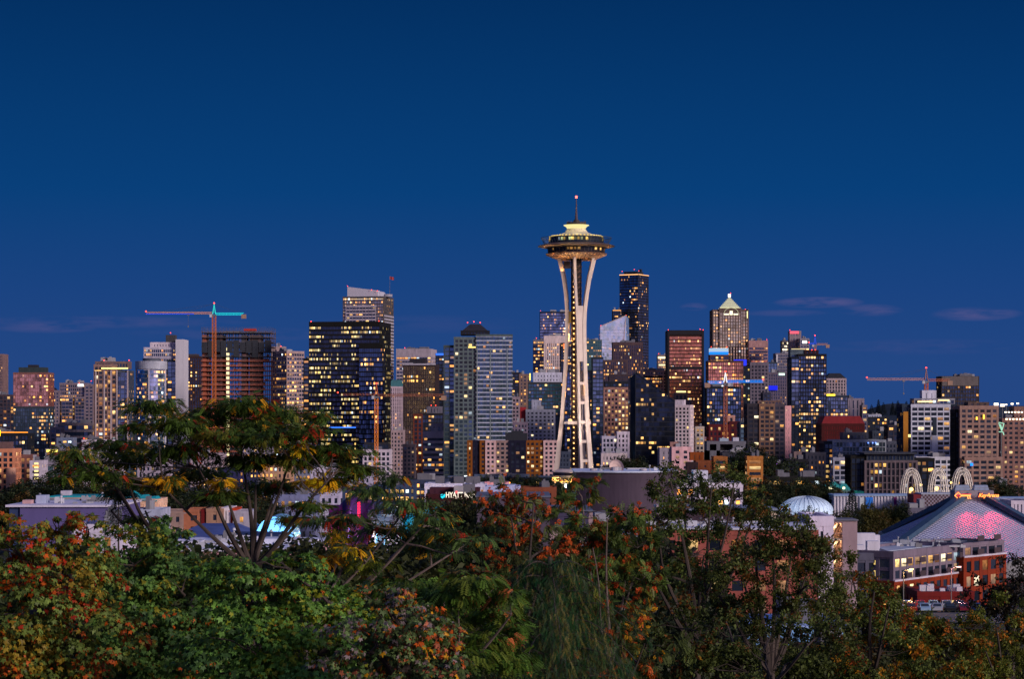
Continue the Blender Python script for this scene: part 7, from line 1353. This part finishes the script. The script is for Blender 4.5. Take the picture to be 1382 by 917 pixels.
# drooping cedar
def cedar():
    Y = 34; s = Y / F; top = A(742, 752, Y); z0 = gz(top.x, Y); root_loc = Vector((top.x, Y, z0)); root = empty('weeping_cedar', root_loc, label='weeping blue green conifer with long hanging sprays', cat='conifer'); H = top.z - z0
    m = MB(); m.tube([(0, 0, -.3), (.05, 0, H * .5), (0, 0, H)], [.22, .14, .03], 8); P = []; Tn = []; Nn = []; Cc = []
    def bough(z, az, L):
        e = Vector((math.cos(az), math.sin(az), 0)); pts = []
        for i in range(9): t = i / 8; pts.append(Vector((0, 0, z)) + e * L * t + Vector((0, 0, L * (.22 * math.sin(t * 2.4) - .42 * t * t))))
        m.tube(pts, list(np.linspace(.014, .003, 9)), 4, cap=False); side = Vector((-e.y, e.x, 0))
        for i in range(1, 9):
            for k in range(6):   # short needles clothing the bough itself
                q = pts[i - 1].lerp(pts[i], rg.random()) + Vector(rg.normal(0, .05, 3)) + side * rg.normal(0, .10); P.append(q); Tn.append(e * .6 + side * rg.normal(0, .8) + Vector((0, 0, rg.uniform(-.6, .3)))); Nn.append(Vector((0, 0, 1)) + Vector(rg.normal(0, .4, 3))); Cc.append((.026 * rg.uniform(.5, 1.8), .070 * rg.uniform(.5, 1.7), .032 * rg.uniform(.5, 1.5)))
            for k in range(15):
                b = pts[i] + side * rg.normal(0, 1) * L * .16 * (1.2 - i / 10) + Vector((0, 0, rg.uniform(-.05, .05))); hl = rg.uniform(.08, .5) * (.9 if L > 1 else .4); n = max(2, int(hl / .055)); sway = Vector((rg.normal(0, .30), rg.normal(0, .30), 0)) + e * .3
                tan = rg.random() < .12
                for j in range(n):
                    t = j / n; q = b + sway * t * hl + Vector((0, 0, -hl * t)); P.append(q); Tn.append(Vector((sway.x, sway.y, -1)) + Vector(rg.normal(0, .18, 3))); Nn.append(e + Vector(rg.normal(0, .5, 3)))
                    Cc.append((.26, .22, .05) if tan else (.018 * rg.uniform(.3, 2.2), .056 * rg.uniform(.3, 1.9), .018 * rg.uniform(.3, 1.7)))
    z = H - .15; k = 0
    while z > H - 4.0:
        f = (H - z) / 4.8; n = 5
        for j in range(n): bough(z, k * 2.4 + j * 2 * math.pi / n + rg.uniform(-.3, .3), .45 + 2.7 * f ** .65 * rg.uniform(.7, 1.25))
        z -= .24; k += 1
    m.build('trunk', BARK, root); P = np.array([tuple(v) for v in P]); leaves('crown', TN, P, np.array([tuple(v) for v in Tn]), np.array([tuple(v) for v in Nn]), .085 * rg.uniform(.8, 1.5, len(P)), np.array(Cc), root)
cedar()
# rowans
rb = [(700, 668, 30, 16), (672, 690, 26, 22), (712, 700, 46, 28), (692, 742, 44, 34), (740, 738, 40, 30), (668, 772, 26, 24)]
make_tree('rowan_tree', 'rowan heavy with orange red berries in front of the dark violet house', 42, (705, 850), [(690, 700), (720, 680), (740, 740), (680, 760)], rb, TP, .145, 520, (.060, .080, .020), [(RED_, .02), (ORA, .03), (OLV, .2)], thick=.07, shell=.3, clump=.5, berries=(420, (.62, .13, .03), .10), droop=.5)
rb = [(780, 660, 30, 22), (800, 700, 46, 34), (846, 690, 34, 30), (770, 720, 34, 34), (820, 745, 52, 34), (860, 740, 30, 34), (800, 790, 56, 34), (850, 800, 40, 34), (820, 840, 48, 34), (760, 690, 26, 30), (870, 780, 24, 26)]
make_tree('rowan_tree', 'taller green rowan with scattered scarlet berry bunches', 44, (825, 900), [(785, 670), (820, 700), (850, 700), (800, 740), (860, 760)], rb, TP, .145, 520, (.065, .105, .022), [(RED_, .025), ((.14, .15, .02), .2)], thick=.05, shell=.3, clump=.5, berries=(360, (.62, .11, .025), .11), droop=.5, bark=BARK2)
rb = [(848, 850, 40, 34), (880, 880, 50, 36), (820, 890, 50, 34), (770, 900, 40, 30), (830, 870, 30, 24)]
make_tree('rowan_tree', 'low rowan clump with yellow and orange leaves beside the weeping conifer', 36, (840, 950), [(840, 860), (870, 870)], rb, TP, .14, 560, (.06, .08, .02), [(ORA, .10), (YEL, .12), (RED_, .03)], thick=.06, shell=.3, clump=.5)
# tall thin stems, sparse
tb = [(906, 640, 12, 16), (900, 664, 22, 20), (922, 690, 26, 30), (890, 700, 24, 26), (938, 660, 16, 20), (985, 645, 18, 18), (962, 665, 20, 22), (992, 668, 26, 26), (950, 700, 26, 26), (905, 740, 30, 30), (950, 750, 30, 36), (1000, 712, 34, 32), (1026, 680, 20, 20), (880, 770, 30, 34)]
make_tree('ash_tree', 'tall sparse tree with many thin upright stems before the purple block', 52, (940, 880), [(905, 650), (922, 680), (960, 660), (990, 655), (1000, 710), (890, 710), (950, 750), (870, 760), (1020, 690)], tb, TS, .165, 520, (.055, .078, .016), [((.16, .07, .012), .10), ((.08, .10, .02), .2)], thick=.09, shell=.1, clump=.8, droop=.2, twigs=4, dspread=1.6)
tb = [(1034, 720, 30, 30), (1066, 735, 32, 36), (1092, 752, 30, 34), (1010, 735, 24, 20), (1080, 720, 22, 18), (975, 760, 26, 24), (1040, 765, 34, 36), (1000, 780, 36, 36), (960, 800, 36, 38), (1080, 800, 36, 38), (1030, 820, 40, 36), (1104, 800, 24, 40), (1118, 770, 18, 30), (1124, 815, 22, 30), (1100, 735, 18, 20), (1056, 700, 18, 18), (1015, 745, 26, 26)]
make_tree('ash_tree', 'bushier thin stemmed tree in front of the coral apartments', 48, (1040, 910), [(1040, 715), (1070, 730), (1095, 760), (1000, 770), (960, 790), (1080, 790), (1020, 740)], tb, TS, .165, 470, (.058, .074, .016), [((.18, .07, .012), .12), ((.08, .09, .02), .15)], thick=.09, shell=.15, clump=.8, droop=.2, twigs=4, dspread=1.6)
tb = [(930, 850, 44, 36), (980, 860, 50, 40), (1040, 870, 50, 36), (910, 890, 50, 36), (1090, 880, 44, 36), (1000, 905, 60, 30), (1120, 850, 30, 34)]
make_tree('ash_tree', 'low olive brown thicket tree under the thin stems', 40, (1000, 960), [(930, 850), (980, 840), (1040, 860), (1090, 870)], tb, TS, .165, 420, (.050, .066, .015), [((.16, .06, .01), .1)], thick=.08, shell=.2, clump=.8, droop=.2, twigs=3)
tb = [(1152, 770, 28, 26), (1165, 800, 36, 34), (1184, 816, 24, 28), (1180, 842, 44, 36), (1136, 820, 24, 30), (1214, 850, 28, 26), (1190, 880, 56, 36), (1140, 880, 44, 40)]
make_tree('cherry_tree', 'reddish olive tree between the stair tower and the car park', 58, (1175, 920), [(1150, 780), (1180, 800), (1200, 820), (1140, 820)], tb, TS, .19, 380, (.065, .085, .016), [((.40, .08, .012), .12), ((.50, .22, .012), .07)], thick=.10, shell=.25, clump=.9, droop=.3)
tb = [(1262, 848, 24, 18), (1286, 850, 30, 18), (1240, 846, 20, 14), (1240, 858, 36, 28), (1280, 868, 44, 28), (1232, 885, 44, 34), (1286, 895, 50, 34), (1316, 850, 22, 22)]
make_tree('cherry_tree', 'tree with golden orange leaf tips in front of the car park', 62, (1262, 930), [(1260, 835), (1285, 850), (1235, 860)], tb, TS, .2, 380, (.075, .09, .014), [((.50, .20, .015), .16), ((.35, .10, .012), .10)], thick=.10, shell=.3, clump=.9, droop=.3)
tb = [(1350, 838, 40, 28), (1330, 870, 40, 36), (1376, 870, 40, 40), (1350, 905, 60, 30), (1392, 840, 26, 30)]
make_tree('cherry_tree', 'olive tree with fine amber tips at the lower east corner', 66, (1355, 940), [(1345, 850), (1375, 860), (1330, 880)], tb, TS, .2, 380, (.08, .095, .014), [((.42, .15, .014), .12)], thick=.10, shell=.3, clump=.9, droop=.3)
tb = [(1366, 778, 26, 24), (1340, 796, 30, 24), (1386, 800, 30, 34), (1356, 818, 36, 24), (1322, 814, 20, 18), (1388, 762, 18, 18)]
make_tree('oak_tree', 'very dark dense tree standing over the brick apartments at the east edge', 120, (1362, 880), [(1350, 790), (1375, 790)], tb, TS, .5, 42, (.018, .016, .010), [((.05, .03, .012), .2)], thick=.25, shell=.3, clump=2, droop=.3)
# ---------------- middle distance
def mid_tree(kind):
    root_parts = []
    m = MB(); m.tube([(0, 0, -1), (0.1, 0, 4)], [.4, .3], 6); nb = 9
    tips = []
    for i in range(nb): a = i * 2.4; r = 2.6 * (i % 3) / 2 + .6; tips.append((r * math.cos(a), r * math.sin(a), 5 + (i * 1.37) % 4.2))
    for t in tips: m.tube(curve_pts((0, 0, 3.4), t, 0, 4, .05), [.2, .14, .1, .05], 5)
    to = m.build('trunk', BARK, None); n = 2600; Ps = []; Us = []
    for t in tips: P, u = blob_pts(t, (2.3, 2.3, 1.9), n // nb, .5); Ps.append(P); Us.append(u)
    P = np.concatenate(Ps); U = np.concatenate(Us); n = len(P)
    base = ((.030, .036, .012), (.018, .026, .010), (.055, .050, .012))[kind]
    co = leaves('crown', TS, P, U * .6 + rg.normal(0, .5, (n, 3)), U + np.array([0, 0, .6]) + rg.normal(0, .4, (n, 3)), .75 * rg.uniform(.7, 1.3, n), palette(n, P, base, [((.09, .05, .012), .12)], 2.0), None)
    return to.data, co.data, to, co
MT = [mid_tree(k) for k in range(3)]
for _t in MT: bpy.data.objects.remove(_t[2]); bpy.data.objects.remove(_t[3])
def plant(label, px, ytop, Y, kind, sc=1.0, group=None, name='park_tree', z=None, dx=0):
    c = A(px, ytop, Y); g = gz(c.x, Y); h = c.z - g; r = empty(name, (c.x, Y, g), rg.uniform(0, 6.28), label=label, cat='tree', group=group); k = h / 10.6; r.scale = (k * sc, k * sc, k)
    for nm, me in (('trunk', MT[kind][0]), ('crown', MT[kind][1])): o = bpy.data.objects.new(nm, me); o.parent = r; col.objects.link(o)
rt = random.Random(21)
for i in range(16): px = 1016 + i * 7.6 + rt.uniform(-3, 3); plant('dark rounded park tree in the belt before the dome and ribbed halls', px, rt.uniform(694, 708), rt.uniform(600, 700), rt.choice([0, 0, 1]), .7, 'park trees before the dome')
for i in range(11): px = 1036 + i * 8; plant('dark park tree in the row behind the shallow white dome', px, rt.uniform(655, 664), rt.uniform(900, 960), 1, .8, 'park trees behind the dome')
for i in range(7): px = 1172 + i * 10; plant('autumn tinted park tree in front of the white ribbed hall', px, rt.uniform(684, 692), rt.uniform(850, 880), rt.choice([0, 1, 2]), .7, 'park trees before the ribbed hall')
for i in range(8): px = 1158 + i * 12; plant('tree on the arena slope west of the big roof', px, rt.uniform(694, 704), rt.uniform(850, 880), rt.choice([0, 2]), .7, 'trees beside the arena slope')
for i in range(5): plant('small street tree between the stepped brick wings and the garage', 1222 + i * 9, 792 + (i % 2) * 8, 418, 1, .9, 'street trees by the brick apartments')
for i in range(7): plant('tall green tree behind the pink blank walled box', 596 + i * 9, rt.uniform(688, 712), rt.uniform(230, 270), 0, .75, 'green trees behind the pink box')
for i in range(9): plant('dark street tree below the colour banded housing block', 610 + i * 17, rt.uniform(650, 656), 1120, 1, 1.2, 'street trees under the banded block')
for i in range(12): plant('dark tree on the slope beyond the violet warehouse', 20 + i * 17, rt.uniform(650, 664), rt.uniform(900, 1050), 1, 1.3, 'trees beyond the violet warehouse')
for i in range(8): plant('dark tree between the painted flats and the lit blocks', 205 + i * 22, rt.uniform(655, 672), rt.uniform(700, 800), 1, 1.2, 'trees behind the painted flats')
for i in range(6): plant('shadowy tree at the foot of the sloping dark office', 836 + i * 5, rt.uniform(624, 629), 1300, 1, 1.1, 'trees at the sloping office')
for i in range(14): px = 560 + i * 24; plant('dark garden tree below the hotel and houses', px + rt.uniform(-5, 5), rt.uniform(735, 775), rt.uniform(110, 160), rt.choice([0, 1]), 1.0, 'garden trees on the hillside')
for i in range(20): px = 20 + i * 29; plant('dense hillside tree behind the maples', px, rt.uniform(768, 790), rt.uniform(100, 150), rt.choice([0, 1]), 1.1, 'hillside trees behind the maples')
for i in range(16): px = 900 + i * 31; plant('low hillside tree under the car park', px, rt.uniform(864, 884), rt.uniform(150, 230), rt.choice([0, 1, 2]), 1.1, 'hillside trees under the car park')
plant('small leafy tree on the planted podium terrace', 1340, 651, 1140, 1, 1.5, None, 'terrace_tree'); plant('bushy roof garden tree above the orange stair tower', 1022, 612, 1180, 1, 1.4, None, 'terrace_tree')
def conifer(label, px, ytop, ybot, Y, wpx, c=(.010, .018, .010), group=None):
    s = Y / F; t = A(px, ytop, Y); g = gz(t.x, Y); H = t.z - g; root = empty('conifer', (t.x, Y, g), label=label, cat='conifer', group=group); m = MB(); m.tube([(0, 0, -1), (0, 0, H)], [.3, .05], 6); m.build('trunk', BARK, root)
    h0 = t.z - (CAMZ - (ybot - HOR) * s); n = 1500; f = rg.random(n) ** .6; a = rg.random(n) * 6.283; f2 = (np.floor(f * 14) + rg.random(n) * .5) / 14; r = wpx * s / 2 * f2 * rg.uniform(.5, 1.1, n) * (1 + .25 * np.sin(a * 3 + f * 9)); P = np.stack([r * np.cos(a), r * np.sin(a), H - f * h0 - r * .2], 1)
    U = np.stack([np.cos(a), np.sin(a), -.35 + 0 * a], 1); leaves('crown', TS, P, U + rg.normal(0, .25, (n, 3)), np.array([[0, 0, 1.0]]) + rg.normal(0, .4, (n, 3)), h0 * .05 * rg.uniform(.7, 1.4, n), np.array(c)[None, :] * rg.uniform(.6, 1.5, (n, 1)), root)
conifer('tall black green conifer in front of the white ribbed hall', 1150, 657, 705, 760, 26); conifer('dark shapely conifer beside the turquoise roofed inn', 160, 664, 722, 380, 62, (.012, .020, .010)); conifer('slim dark conifer poking up behind the maple at the west edge', 92, 700, 740, 200, 30)
conifer('tall narrow conifer against the violet house wall', 652, 688, 780, 240, 18, (.016, .03, .012)); conifer('pair member conifer beside the pink box, the shorter one', 634, 700, 780, 236, 18, (.018, .034, .012))
for i in range(16): px = 1150 + i * 9 + rt.uniform(-3, 3); conifer('conifer silhouette on the far wooded ridge', px, 546 + rt.uniform(-3, 3) - (4 if 1180 < px < 1232 else 0), 560, 4600, 7 + rt.uniform(0, 6), (.012, .020, .022), 'conifers on the far ridge')
